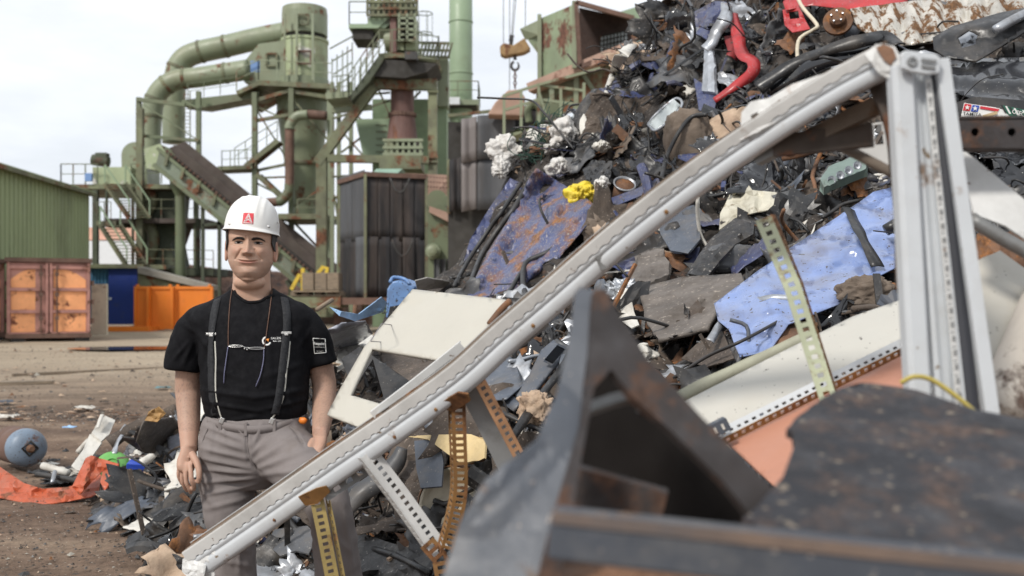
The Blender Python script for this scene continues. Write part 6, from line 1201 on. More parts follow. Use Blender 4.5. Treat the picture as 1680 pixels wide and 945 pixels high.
mk('clip_grey', (.22, .225, .225), .55, .2, var=.2, dirt=.35, dscale=8, bump=.08)
mk('salmon', (.43, .20, .13), .55, var=.06, vscale=3, dirt=.22, dscale=4, dcol=(.33, .16, .115), speck=.0, bump=.03)
mk('cream_panel', (.47, .455, .41), .5, var=.05, vscale=3, dirt=.4, dscale=3.5, dcol=(.45, .42, .36), speck=.05, bump=.05)
mk('olive_edge', (.33, .33, .25), .6, var=.1, dirt=.3, bump=.03)
mk('rubber_seal', (.035, .037, .045), .6, var=.2, bump=.05)
mk('slate_steel', (.062, .07, .085), .5, .1, var=.12, vscale=6, rust=.22, rscale=9, rcol=(.16, .10, .06), dirt=.3, dscale=7, dcol=(.16, .155, .15), speck=.1, sscale=60, scol=(.25, .22, .2), bump=.08)
mk('brown_steel', (.034, .028, .027), .65, .15, var=.3, vscale=8, rust=.42, rscale=9, rcol=(.075, .04, .026), dirt=.35, dscale=9, dcol=(.07, .066, .068), bump=.2)
mk('mottled', (.016, .0165, .021), .6, var=.35, vscale=9, rust=.53, rscale=15, rcol=(.08, .052, .041), dirt=.42, dscale=9, dcol=(.075, .074, .08), speck=.2, sscale=50, scol=(.16, .13, .1), bump=.35, bscale=30, rsharp=.2)
mk('cavity_shade', (.011, .009, .008), .95, var=.3, bump=.1, spec=.1)

t = thing('frame', 'large bent white metal frame with diagonal beam and upright post in the foreground', 'frame', (1.0, 2.4, 0))
BP = spline([at(*p) for p in ((318, 925, 3.36), (430, 848, 3.2), (540, 771, 3.06), (650, 696, 2.9), (752, 622, 2.76), (825, 556, 2.66), (900, 492, 2.56), (1010, 396, 2.42), (1130, 301, 2.26), (1240, 224, 2.13), (1360, 148, 2.0), (1462, 94, 1.9))], 14)
def frames(P):
    out = []
    for i, p in enumerate(P):
        tt = (P[min(i + 2, len(P) - 1)] - P[max(i - 2, 0)]).normalized(); v = (CAM * .0 + Vector((0, -1, 0))); b = tt.cross(v).normalized(); b = b if b.z > 0 else -b; out.append((p, tt, b.cross(tt).normalized() if b.cross(tt).y < 0 else -b.cross(tt).normalized(), b))
    return out
FR = frames(BP); LEN = np.concatenate([[0], np.cumsum([(b - a).length for a, b in zip(BP, BP[1:])])])
def on_beam(s, a, b):     # s metres along, a towards the camera, b up across the beam
    b *= BP[int(np.clip(np.searchsorted(LEN, s), 0, len(BP) - 1))].y / 3.05 * .95
    i = int(np.clip(np.searchsorted(LEN, s) - 1, 0, len(BP) - 2)); f = (s - LEN[i]) / (LEN[i + 1] - LEN[i]); p, tt, n, u = FR[i]; p2, t2, n2, u2 = FR[i + 1]
    return p.lerp(p2, f) + (n.lerp(n2, f) * a if a > -.015 else n * -.015 + Vector((0, 1, 0)) * (-a - .015)) + u.lerp(u2, f) * b
TOT = LEN[-1]
K = 1.0
prof = [(-.010, -.052), (.004, -.054), (.013, -.049), (.017, -.040), (.017, -.018), (.014, -.011), (.008, -.006), (.008, -.003), (.012, .001), (.012, .014)]
mb = MB(); NS = 260
mb.grid(lambda u, v: on_beam(u * TOT, *prof[int(round(v * (len(prof) - 1)))]), NS, len(prof) - 1); beam = mb.build('beam', MT['white_paint'], t, thick=.003, smooth=True)
mb = MB()          # upper plate whose lower edge is cut in waves and overlaps the face
def up(u, v):
    s = u * TOT; wv = .0028 * math.tanh(2.2 * math.sin(s * 2 * math.pi / .042)); b = [.0155 + wv, .0155 + wv, .034, .047, .052][int(round(v * 4))]; a = [.0122, .0145, .0145, .0145, .013][int(round(v * 4))]; return on_beam(s, a, b)
mb.grid(up, 700, 4); mb.build('wavy_plate', MT['white_paint_worn'], beam, thick=.002, smooth=False)
mb = MB(); mb.grid(lambda u, v: on_beam(u * TOT, [.0095, .0105][int(round(v))], [.011, .0225][int(round(v))]), 200, 1); mb.build('wavy_gap', mk('seam_grey', (.30, .30, .30), .7, var=.4, vscale=12, bump=0), beam)
mb = MB(); tp = [(.013, .052), (-.014, .053), (-.062, .053), (-.064, .060)]; mb.grid(lambda u, v: on_beam(u * TOT, *tp[int(round(v * 3))]), NS, 3); mb.build('top_flange', MT['flange_dirty'], beam, thick=.003)
mb = MB(); bt = [(.004, -.0545), (-.03, -.055), (-.066, -.055), (-.068, -.048)]; mb.grid(lambda u, v: on_beam(u * TOT, *bt[int(round(v * 3))]), NS, 3); mb.build('bottom_flange', MT['flange_dirty'], beam, thick=.003)
mb = MB(); mb.grid(lambda u, v: on_beam(u * TOT * .72, -.066, .057 + .006 * v), NS, 1); mb.build('edge_lip', MT['white_paint'], beam, thick=.003)
for s, b in ((.42, -.03), (.62, -.035), (1.0, -.03), (1.18, -.034), (1.6, -.03), (2.1, -.028), (2.75, -.03)):
    mb = MB(); mb.lathe([(.0, .004), (.004, .004), (.006, 0)], on_beam(s, .0185, b), FR[100][2], 12, cap=False); mb.build('rivet', MT['zinc_rust'], beam)
# torn end at the lower left
mb = MB(); P = [(318, 925), (345, 895), (352, 903), (336, 925), (330, 948), (310, 944), (302, 935), (296, 920)]
sheet('torn_end', [(298, 918), (316, 908), (345, 893), (356, 905), (338, 925), (334, 950), (312, 948), (300, 936)], MT['white_paint_worn'], ctrl=[(298, 918, 3.36), (345, 893, 3.32), (334, 950, 3.3)], parent=t, amp=.02, sc=14, cell=5, thick=.003, seed=50)
sheet('torn_tongue', [(318, 930), (345, 925), (352, 940), (350, 975), (322, 975)], MT['white_paint_worn'], ctrl=[(318, 930, 3.37), (352, 940, 3.33), (322, 975, 3.33)], parent=t, amp=.01, sc=10, cell=6, thick=.003, seed=51)

def perf(pts, wd, name, m, par, face=(0, -1, 0), pitch=.026, hole=.5, thick=.0025, cols=1, depth=0):   # slotted strip: every second cell of the middle row is a hole
    S = [Vector(p) for p in pts]; ln = np.concatenate([[0], np.cumsum([(b - a).length for a, b in zip(S, S[1:])])]); n = max(3, int(ln[-1] / pitch)); fc = Vector(face).normalized(); mb = MB(); vs = []; xs = [-.5, -hole / 2, hole / 2, .5] if cols == 1 else [-.5, -.38, -.12, .12, .38, .5]
    N = 2 * n + 1
    for i in range(N):
        s = ln[-1] * i / (N - 1); j = int(np.clip(np.searchsorted(ln, s) - 1, 0, len(S) - 2)); f = (s - ln[j]) / (ln[j + 1] - ln[j]); p = S[j].lerp(S[j + 1], f); tt = (S[j + 1] - S[j]).normalized(); sd_ = tt.cross(fc).normalized()
        vs += [p + sd_ * wd * x for x in xs]
    q = len(xs); fs = []
    for i in range(N - 1):
        for k in range(q - 1):
            mid = (k == 1) if cols == 1 else k in (1, 3)
            if mid and i % 2 == 1: continue
            fs.append((i * q + k, i * q + k + 1, (i + 1) * q + k + 1, (i + 1) * q + k))
    mb.add(vs, fs); return mb.build(name, m, par, thick=thick)
def angle_bar(pts, wd, name, m, par, f1, f2, shift, **k):
    o = perf(pts, wd, name, m, par, face=f1, **k); sh = Vector(shift); perf([Vector(p) + sh for p in pts], wd, name, m, par, face=f2, **k); return o
# slotted legs and braces
angle_bar([at(517, 806, 3.12), at(530, 870, 3.1), at(552, 985, 3.08)], .042, 'slotted_leg', MT['zinc_yellow'], t, (.4, -1, 0), (1, .5, 0), (.03, .02, 0), pitch=.021, hole=.42)
sheet('gusset', [(490, 816), (518, 803), (536, 797), (540, 806), (520, 826), (502, 830)], MT['zinc_rust'], ctrl=[(480, 818, 3.1), (548, 806, 3.05), (500, 838, 3.12)], parent=t, amp=.006, cell=9, thick=.004)
angle_bar(spline([at(752, 655, 2.8), at(754, 720, 2.82), at(756, 800, 2.85), at(748, 850, 2.88), at(733, 905, 2.92)], 5), .040, 'slotted_leg', MT['zinc_rust'], t, (0, -1, 0), (-1, -.4, 0), (-.024, .02, 0), pitch=.018, hole=.5)
sheet('gusset', [(720, 660), (752, 645), (768, 645), (772, 658), (745, 672), (725, 672)], MT['zinc_rust'], ctrl=[(720, 660, 2.8), (772, 658, 2.74), (745, 672, 2.8)], parent=t, amp=.004, cell=9, thick=.006)
angle_bar([at(604, 742, 2.96), at(660, 815, 2.98), at(724, 905, 3.0)], .052, 'slotted_brace', MT['white_paint_worn'], t, (.15, -1, .3), (-.8, -.4, -.3), (-.03, .01, -.018), pitch=.022, hole=.28)
mb = MB(); mb.sweep([at(768, 628, 2.82), at(800, 690, 2.84), at(838, 768, 2.86)], [(-.035, -.004), (.028, -.004), (.03, -.03), (.034, -.03), (.034, .002), (-.038, .002), (-.038, -.03), (-.035, -.03)], up=(0, -1, 0)); mb.build('channel_brace', MT['clip_grey'], t)
perf([at(783, 618, 2.78), at(850, 745, 2.82)], .034, 'slotted_strip', MT['zinc_orange'], t, face=(.3, -1, .2), pitch=.020, hole=.4)
perf([at(700, 890, 2.98), at(722, 915, 2.98), at(730, 960, 2.98)], .05, 'slotted_strip', MT['zinc_rust'], t, pitch=.022)
mb = MB(); mb.sweep([at(618, 690, 3.0), at(690, 635, 2.98), at(765, 575, 2.95)], [(-.02, -.03), (.002, -.03), (.002, .032), (-.02, .032), (-.02, .028), (-.002, .028), (-.002, -.026), (-.02, -.026)], up=(0, -.2, 1)); bb = mb.build('rear_rail', MT['white_paint_worn'], t)
for k in range(14): f = k / 13; p = at(628 + 128 * f, 678 - 98 * f, 2.968 - .03 * f); mb = MB(); mb.bar(p, p + Vector((.020, -.006, .0148)), .004, .008); mb.build('slot', MT['cavity_shade'], bb)
# bracket clips under the beam
def clip(px, py, Y, ang, s=1.0, nm='bracket_clip'):
    R = Matrix.Rotation(math.radians(ang), 3, 'Y'); c = at(px, py, Y); mb = MB(); L_, h_ = .075 * s, .036 * s
    for (x0, x1) in ((-1, -.55), (-.25, .05), (.35, .6), (.85, 1)): mb.box(c + R @ Vector((L_ * (x0 + x1) / 2, 0, 0)), (L_ * (x1 - x0), .003, h_), R)
    for z in (-.38, .38): mb.box(c + R @ Vector((0, -.0005, z * h_)), (L_ * 2, .004, h_ * .3), R)
    mb.box(c + R @ Vector((0, .02, h_ / 2)), (L_ * 2, .04, .003), R); mb.box(c + R @ Vector((L_, .02, 0)), (.003, .04, h_), R); mb.box(c + R @ Vector((-L_, .02, 0)), (.003, .04, h_), R); return mb.build(nm, MT['clip_grey'], t)
clip(1028, 412, 2.44, -24, 1.0); clip(862, 552, 2.66, -38, .9); clip(566, 792, 3.08, -33, 1.0)
# rusty dimpled plate standing on the beam near its upper end
sheet('top_plate', [(1218, 185), (1232, 168), (1262, 160), (1300, 140), (1380, 112), (1440, 82), (1462, 76), (1472, 92), (1440, 112), (1360, 152), (1290, 190), (1216, 232)], MT['white_paint_worn'], ctrl=[(1218, 185, 2.15), (1460, 80, 1.92), (1360, 152, 2.0)], parent=t, amp=.006, sc=10, cell=8, thick=.004, holes=([(1232, 190), (1244, 184), (1246, 194), (1234, 200)], [(1258, 180), (1266, 176), (1268, 183), (1260, 187)]))
sheet('corner_rust', [(1420, 90), (1440, 74), (1468, 78), (1478, 96), (1474, 122), (1458, 130), (1445, 118)], MT['white_paint_worn'], ctrl=[(1420, 90, 1.9), (1478, 96, 1.87), (1458, 140, 1.88)], parent=t, amp=.012, sc=18, cell=7, thick=.01)
sheet('rust_patch', [(1436, 80), (1450, 74), (1466, 80), (1472, 96), (1462, 108), (1448, 100)], MT['rusty'], ctrl=[(1436, 80, 1.882), (1472, 96, 1.86), (1462, 108, 1.862)], parent=t, amp=.004, sc=20, cell=6, thick=.002)
for (x0, y0, x1, y1, Ya, Yb, w_, m) in ((1290, 246, 1445, 170, 2.16, 2.0, .035, 'flange_dirty'), (1270, 240, 1432, 222, 2.14, 2.05, .045, 'dark_inside'), (1250, 232, 1262, 262, 2.16, 2.15, .05, 'clip_grey')):
    mb = MB(); mb.bar(at(x0, y0, Ya), at(x1, y1, Yb), w_ * .7, w_); mb.build('cross_brace', MT[m], t)
mb = MB(); mb.tube([at(1362, 230, 2.15), at(1464, 284, 2.02)], .011, 12); mb.build('strut', MT['flange_dirty'], t, smooth=True)
ribbon('inner_leg', [(1436, 128, 1.98), (1458, 180, 1.96), (1472, 240, 1.95), (1480, 330, 1.95), (1486, 480, 1.95)], .034, MT['dark_inside'], parent=t, thick=.02)
sheet('web_plate', [(1366, 232), (1420, 205), (1450, 200), (1468, 284), (1440, 270)], MT['white_paint_worn'], ctrl=[(1366, 232, 2.25), (1450, 200, 2.2), (1468, 284, 2.2)], parent=t, amp=.004, cell=8, thick=.003, edge=0, holes=([(1434, 205), (1446, 203), (1450, 236), (1436, 238)],))
# the post
def post(top, bot, prof, name, m, sub=None): mb = MB(); mb.sweep([at(*top), Vector(at(*top)).lerp(at(*bot), .5), at(*bot)], prof, up=(0, -1, 0)); return mb.build(name, MT[m], sub or t, bevel=.002)
pp = post((1481, 108, 1.86), (1511, 660, 1.84), [(-.021, -.03), (.021, -.03), (.021, .0), (.014, .008), (-.014, .008), (-.021, .0)], 'post', 'white_paint')
post((1509, 112, 1.872), (1552, 670, 1.852), [(-.016, -.02), (.016, -.02), (.016, -.004), (.008, .0), (-.002, -.006), (-.016, -.006)], 'post_web', 'white_paint', pp)
post((1526, 118, 1.866), (1580, 678, 1.846), [(-.011, -.02), (.011, -.02), (.011, .003), (-.011, .003)], 'post_flange', 'white_paint', pp)
post((1539, 122, 1.862), (1600, 684, 1.842), [(-.010, -.03), (.014, -.03), (.014, .0), (.004, .005), (-.010, .0)], 'rubber_seal', 'rubber_seal', pp)
post((1546, 96, 1.85), (1629, 684, 1.83), [(-.013, -.02), (.013, -.02), (.013, .003), (-.013, .003)], 'side_strut', 'white_paint')
perf([at(1523, 130, 1.858), at(1575, 678, 1.838)], .011, 'slot_row', MT['white_paint_worn'], pp, pitch=.013, hole=.3)
mb = MB(); mb.prism([at(x, y, 1.83) for x, y in ((1478, 88), (1486, 82), (1536, 88), (1545, 96), (1542, 120), (1520, 122), (1496, 118), (1480, 112))], (0, .012, 0)); hb = mb.build('head_bracket', MT['white_paint'], t, bevel=.003)
mb = MB(); mb.lathe([(.004, .002), (.009, .002), (.010, 0), (.010, -.004)], at(1497, 101, 1.828), (0, -1, 0), 16, cap=False); mb.build('bolt_hole', MT['clip_grey'], hb)
mb = MB(); mb.bar(at(1512, 98, 1.828), at(1536, 101, 1.828), .006, .004, up=(0, 1, 0)); mb.bar(at(1512, 108, 1.828), at(1534, 111, 1.828), .006, .004, up=(0, 1, 0)); mb.build('slot', MT['clip_grey'], hb)
for k in range(24): f = k / 23; p = at(1524 + 52 * f, 140 + 530 * f, 1.8555 - .02 * f); mb = MB(); mb.box(p, (.004, .003, .009)); mb.build('slot', MT['clip_grey'], pp)
# ---- slotted upright standing separately in the middle
t2 = thing('slotted_angle', 'tall yellowish slotted angle bar standing before the light blue panel', 'angle bar', at(1365, 700, 2.3))
perf([at(1252, 358, 2.36), at(1300, 470, 2.33), at(1362, 665, 2.28)], .040, 'slotted_leg', MT['zinc_green'], t2, face=(0, -1, .1), pitch=.022, hole=.38)
perf([at(1268, 352, 2.40), at(1314, 465, 2.37), at(1374, 655, 2.32)], .030, 'slotted_leg', MT['zinc_rust'], t2, face=(.9, -.6, .1), pitch=.022, hole=.38)
# ---- salmon sheet, cream panel, slotted rail
sheet('salmon_sheet', [(1188, 722), (1300, 668), (1495, 562), (1495, 680), (1420, 740), (1290, 812), (1268, 796)], MT['salmon'], ctrl=[(1188, 722, 2.55), (1495, 562, 2.65), (1290, 812, 2.2)], label='large salmon coloured sheet leaning below the slotted rail', cat='sheet', amp=.006, sc=3, cell=12, thick=.006, smooth=True, edge=0)
sheet('curved_sheet', [(1112, 665), (1260, 590), (1400, 520), (1492, 488), (1492, 556), (1300, 650), (1172, 714)], MT['cream_panel'], ctrl=[(1112, 665, 2.75), (1492, 488, 2.85), (1172, 714, 2.58)], label='long curved cream panel above the slotted rail', cat='panel sheet', amp=.008, sc=3, cell=10, thick=.006, smooth=True, edge=0, bend=.03)
ribbon('edge_strip', [(1085, 668, 2.8), (1180, 620, 2.85), (1260, 584, 2.88), (1330, 552, 2.9)], .035, MT['olive_edge'], 'dull olive edge strip along the top of the cream panel', 'edge strip', thick=.006)
t3 = thing('slotted_rail', 'white slotted rail between the cream panel and the salmon sheet', 'rail', at(1330, 650, 2.5))
perf([at(1165, 722, 2.52), at(1330, 640, 2.56), at(1495, 558, 2.60)], .032, 'top_face', MT['white_paint'], t3, face=(0, -1, .6), pitch=.022, hole=.22)
perf([at(1172, 732, 2.50), at(1335, 650, 2.54), at(1497, 568, 2.58)], .022, 'lower_face', MT['zinc_rust'], t3, face=(0, -1, -.6), pitch=.022, hole=.5)
R = Matrix.Rotation(math.radians(-27), 3, 'Y'); c = at(1174, 706, 2.46); mb = MB()
mb.box(c, (.07, .003, .03), R); mb.box(c + R @ Vector((0, .015, .015)), (.07, .03, .003), R); mb.box(c + R @ Vector((.035, .012, .0)), (.003, .03, .03), R); cl = mb.build('clip', MT['slate_plastic'], t3)
for k in (-1, 0, 1): mb = MB(); mb.box(c + R @ Vector((k * .02, -.003, 0)), (.006, .004, .014), R); mb.build('slot', MT['white_dirty'], cl)
# ---- right edge plates
sheet('white_plate', [(1570, 240), (1600, 262), (1700, 345), (1720, 420), (1650, 372), (1598, 352)], MT['white_paint_worn'], ctrl=[(1570, 240, 2.3), (1700, 345, 2.2), (1598, 352, 2.2)], label='white rust spotted plate right of the frame post', cat='plate', amp=.005, cell=10, thick=.005, edge=0)
hose('steel_tube', [(1592, 358, 2.2), (1640, 388, 2.18), (1720, 432, 2.15)], .016, MT['clip_grey'], 'grey steel tube along the lower edge of the white plate', 'tube', n=3)
sheet('cream_plate', [(1600, 430), (1640, 412), (1720, 470), (1720, 520), (1632, 650), (1612, 560)], MT['cream_panel'], ctrl=[(1600, 430, 2.35), (1720, 470, 2.3), (1632, 650, 2.15)], label='cream plate with a dark edge right of the frame post', cat='plate', amp=.006, cell=12, thick=.006, edge=0)
hose('dirty_pipe', [(1730, 470, 2.25), (1690, 560, 2.2), (1640, 690, 2.1)], .055, mk('dirty_white', (.42, .38, .33), .7, var=.2, vscale=6, rust=.5, rscale=6, rcol=(.10, .065, .05), bump=.1, stretch=(1, 1, .5)), 'dirty white pipe with brown stains at the right edge', 'pipe', seg=20, n=5)
mb = MB(); S = spline([at(1478, 628, 1.80), at(1500, 618, 1.79), (at(1530, 624, 1.79)), at(1575, 655, 1.78), at(1622, 696, 1.77)], 6); mb.tube(S, .0045, 8); mb.build('cord', mk('cord_yellow', (.36, .29, .07), .6, var=.2, dirt=.4, dscale=9, bump=0), label='yellow cord looped around the foot of the white frame post', cat='cord', smooth=True)
t4 = thing('drilled_beam', 'dark brown steel beam with drilled holes right of the frame post', 'beam', at(1640, 245, 2.15))
P = [(1548, 198), (1740, 196), (1740, 244), (1552, 242)]; mb = MB()
pts, tri = cdt(P, 8, holes=tuple([(cx + 7 * math.cos(a), 217 + 7 * math.sin(a)) for a in np.linspace(0, 6.28, 13)[:-1]] for cx in (1599, 1659)), jit=.1); mb.add([at(x, y, 2.15) for x, y in pts], tri); mb.build('web', MT['brown_steel'], t4, thick=.006)
mb = MB(); mb.bar(at(1548, 197, 2.18), at(1740, 195, 2.18), .06, .006); mb.build('top_flange', MT['brown_steel'], t4); mb = MB(); mb.bar(at(1552, 243, 2.18), at(1740, 245, 2.18), .06, .006); mb.build('bottom_flange', MT['brown_steel'], t4)
mb = MB(); mb.bar(at(1555, 220, 2.22), at(1740, 220, 2.22), .006, .05); mb.build('back', MT['cavity_shade'], t4)
# ================================================================ blurred steel in the very foreground
t = thing('steel_gusset', 'pointed slate and brown steel gusset blurred in the foreground', 'gusset', at(960, 950, 1.15))
sheet('side_plate', [(944, 486), (952, 476), (975, 480), (968, 560), (962, 600), (950, 700), (925, 800), (905, 860), (880, 960), (725, 960), (758, 858), (800, 790), (880, 722), (912, 655), (932, 575)], MT['slate_steel'], ctrl=[(950, 480, 1.32), (890, 960, 1.10), (730, 960, 1.12), (912, 655, 1.25)], parent=t, amp=.003, cell=12, thick=.012, smooth=False, folds=((900, 690, 780, 830, .016, 60), (790, 840, 890, 740, -.004, 20)), edge=0)
sheet('flange', [(972, 482), (990, 478), (1010, 515), (1060, 592), (1150, 690), (1278, 818), (1262, 850), (1225, 845), (1180, 790), (1100, 712), (1035, 655), (1000, 610), (972, 640), (950, 760), (915, 960), (880, 960), (905, 860), (950, 700), (964, 600)], MT['brown_steel'], ctrl=[(980, 480, 1.31), (1278, 818, 1.22), (900, 960, 1.09)], parent=t, amp=.003, cell=12, thick=.014, edge=0)
sheet('web', [(968, 560), (1000, 560), (1050, 640), (1250, 845), (1240, 900), (900, 950), (930, 800)], MT['cavity_shade'], ctrl=[(968, 560, 1.60), (1250, 845, 1.52), (900, 950, 1.40)], parent=t, amp=.004, cell=14, thick=.01, edge=0)  # near-black sheet: shade of the deep hollow put into its colour
sheet('stiffener', [(960, 665), (1010, 648), (1055, 640), (1062, 652), (1010, 664), (958, 682)], MT['clip_grey'], ctrl=[(960, 665, 1.29), (1062, 650, 1.29), (958, 682, 1.27)], parent=t, amp=.002, cell=10, thick=.008, edge=0)
mb = MB(); mb.bar(at(925, 790, 1.30), at(1088, 836, 1.28), .03, .05); mb.build('inner_bar', MT['brown_steel'], t)
mb = MB(); mb.box(at(1062, 665, 1.285), (.012, .02, .03), Matrix.Rotation(.6, 3, 'Y')); mb.build('lug', MT['brown_steel'], t)
t = thing('steel_beam', 'dark steel beam with a painted brown highlight on top across the bottom right foreground', 'beam', at(1300, 960, .98))
mb = MB(); A_, B_ = at(905, 872, 1.02), at(1760, 968, .93); mb.bar(A_, B_, .05, .046); mb.build('body', MT['slate_steel'], t, bevel=.004)
mb = MB(); mb.bar(A_ + Vector((0, -.026, .0205)), B_ + Vector((0, -.026, .0205)), .004, .012); mb.build('top_edge', mk('brown_highlight', (.15, .105, .08), .7, var=.25, vscale=9, dirt=.5, dscale=9, dcol=(.09, .08, .08), bump=.1), t)  # lighter brown strip paints the highlight along the beam's upper edge
sheet('mottled_plate', [(1408, 632), (1440, 634), (1500, 645), (1600, 678), (1720, 700), (1760, 930), (1500, 920), (1300, 880), (1215, 862), (1240, 842), (1282, 790), (1302, 735), (1300, 716), (1288, 710), (1330, 672), (1370, 648)], MT['mottled'], ctrl=[(1408, 632, 1.55), (1720, 700, 1.5), (1300, 880, 1.12), (1760, 930, 1.05)], label='big dark plate with flaking brown mottled surface in the foreground', cat='plate', amp=.006, sc=6, cell=10, thick=.012, edge=1.5)
sheet('rusty_rubble_plate', [(900, 930), (960, 905), (1100, 925), (1200, 960), (1200, 1000), (880, 1000)], MT['rusty'], ctrl=[(900, 930, 1.2), (1200, 960, 1.15), (880, 1000, 1.1)], label='rusty rough plate under the dark steel beam at the bottom edge', cat='plate', amp=.02, sc=14, cell=10, thick=.01)
# ================================================================ the man
mk('shirt', (.0075, .0075, .009), .9, var=.2, vscale=12, bump=.15, bscale=260, spec=.12)
mk('trouser', (.205, .182, .176), .92, var=.07, vscale=9, dirt=.25, dscale=7, dcol=(.16, .135, .12), bump=.2, bscale=320, spec=.2)
mk('hair_dark', (.05, .046, .044), .7, var=.8, vscale=160, stretch=(1, 1, .3), bump=.6, bscale=220)
mk('helmet_white', (.74, .73, .70), .35, var=.03, vscale=8, dirt=.14, dscale=14, dcol=(.55, .53, .49), bump=.02)
mk('elastic', (.013, .014, .017), .8, var=.15, vscale=30, bump=.3, bscale=300)
mk('elastic_edge', (.50, .49, .44), .8, var=.1, bump=.1)
mk('chrome', (.55, .55, .54), .3, .8, var=.1, bump=0)
mk('cord_brown', (.14, .075, .05), .8, var=.2, bump=0)
mk('lens', (.10, .10, .11), .1, var=.1, bump=0)
mk('boot', (.03, .027, .025), .7, var=.3, dirt=.5, bump=.2)
mk('eye_white', (.42, .37, .34), .25, var=.05, bump=0)
mk('iris_shade', (.012, .008, .006), .15, var=.1, bump=0)  # near-black holds the iris plus painted shade from the brow
mk('brow', (.018, .014, .012), .85, var=.3, bump=.3)
mk('nail', (.55, .36, .29), .4, var=.05, bump=0)
def skin_mat():
    m = bpy.data.materials.new('skin'); m.use_nodes = True; n = m.node_tree.nodes; l = m.node_tree.links; p = n['Principled BSDF']; g = n.new('ShaderNodeNewGeometry')
    def nz(sc, off):
        a = n.new('ShaderNodeVectorMath'); a.inputs[1].default_value = (off, off, off); l.new(g.outputs['Position'], a.inputs[0]); t = n.new('ShaderNodeTexNoise'); t.inputs['Scale'].default_value = sc; t.inputs['Detail'].default_value = 5; l.new(a.outputs[0], t.inputs['Vector']); return t.outputs['Fac']
    def mix(f, a, b):
        k = n.new('ShaderNodeMix'); k.data_type = 'RGBA'
        for s_, q in (('Factor', f), ('A', a), ('B', b)):
            if isinstance(q, tuple): k.inputs[s_].default_value = (*q, 1)
            else: l.new(q, k.inputs[s_])
        return k.outputs['Result']
    c = mix(nz(26, 0), (.42, .258, .185), (.55, .355, .26))
    for nm, col in (('red', (.40, .165, .125)), ('stubble', (.20, .135, .11))):
        at_ = n.new('ShaderNodeAttribute'); at_.attribute_name = nm; c = mix(at_.outputs['Fac'], c, col)
    l.new(c, p.inputs['Base Color']); p.inputs['Roughness'].default_value = .56; p.inputs['Specular IOR Level'].default_value = .32
    p.inputs['Subsurface Weight'].default_value = .12; p.inputs['Subsurface Radius'].default_value = (.008, .003, .002)
    b = n.new('ShaderNodeBump'); b.inputs['Strength'].default_value = .18; b.inputs['Distance'].default_value = .003; l.new(nz(320, 3), b.inputs['Height']); l.new(b.outputs['Normal'], p.inputs['Normal']); return m
SKIN = skin_mat()
def remesh(mb, vox, it=4, lam=.5):       # one continuous surface out of overlapping closed forms, then relaxed
    me = bpy.data.meshes.new('tmp'); me.from_pydata(mb.v, [], mb.f); bm = bmesh.new(); bm.from_mesh(me); bmesh.ops.recalc_face_normals(bm, faces=bm.faces); bm.to_mesh(me); bm.free()
    o = bpy.data.objects.new('tmp', me); COL.objects.link(o); md = o.modifiers.new('r', 'REMESH'); md.mode = 'VOXEL'; md.voxel_size = vox
    dg = bpy.context.evaluated_depsgraph_get(); m2 = bpy.data.meshes.new_from_object(o.evaluated_get(dg)); bpy.data.objects.remove(o)
    n = len(m2.vertices); V = np.zeros(n * 3); m2.vertices.foreach_get('co', V); V = V.reshape(-1, 3); E = np.zeros(len(m2.edges) * 2, int); m2.edges.foreach_get('vertices', E); E = E.reshape(-1, 2)
    deg = np.bincount(E.ravel(), minlength=n)[:, None]
    for k in range(it):
        S = np.zeros_like(V)
        for a in range(3): S[:, a] = np.bincount(E[:, 0], V[E[:, 1], a], n) + np.bincount(E[:, 1], V[E[:, 0], a], n)
        V = V + lam * (S / np.maximum(deg, 1) - V)
    F_ = [tuple(p.vertices) for p in m2.polygons]; bpy.data.meshes.remove(m2)
    return V, F_
def vnormals(V, F_):
    m = bpy.data.meshes.new('t'); m.from_pydata(V.tolist(), [], F_); m.update(); N = np.zeros(len(V) * 3); m.vertices.foreach_get('normal', N); bpy.data.meshes.remove(m); return N.reshape(-1, 3)
def loft(mb, rings, seg=36, ex=2.3):     # rings: (px centre, py, Y centre, half width m, half depth m) stacked along z
    vs = []; fs = []
    for px, py, Yc, rx, ry in rings:
        c = at(px, py, Yc)
        for k in range(seg):
            a = 2 * math.pi * k / seg; ca, sa = math.cos(a), math.sin(a); vs.append(c + Vector((math.copysign(abs(ca) ** (2 / ex), ca) * rx, math.copysign(abs(sa) ** (2 / ex), sa) * ry, 0)))
    n = len(rings)
    for i in range(n - 1):
        for k in range(seg): k2 = (k + 1) % seg; fs.append((i * seg + k, i * seg + k2, (i + 1) * seg + k2, (i + 1) * seg + k))
    fs += [tuple(range(seg))[::-1], tuple((n - 1) * seg + k for k in range(seg))]; mb.add(vs, fs)
def limb(mb, pts, seg=20, n=6, flat=1.0):     # (px, py, Y, r)
    P = spline([at(p[0], p[1], p[2]) for p in pts], n); R = np.interp(np.linspace(0, len(pts) - 1, len(P)), range(len(pts)), [p[3] for p in pts]); mb.tube(P, list(R), seg, flat=flat)
def ball(mb, c, r, sc=(1, 1, 1)):
    mb.grid(lambda u, v: Vector(c) + Vector((math.cos(2 * math.pi * u) * math.sin(math.pi * (.02 + .96 * v)) * sc[0], math.sin(2 * math.pi * u) * math.sin(math.pi * (.02 + .96 * v)) * sc[1], math.cos(math.pi * (.02 + .96 * v)) * sc[2])) * r, 16, 10)
YM = 3.72
man = thing('person', 'man in white hard hat, black t-shirt, dark suspenders and grey work trousers', 'person', (at(413, 0, YM).x, YM, 0))
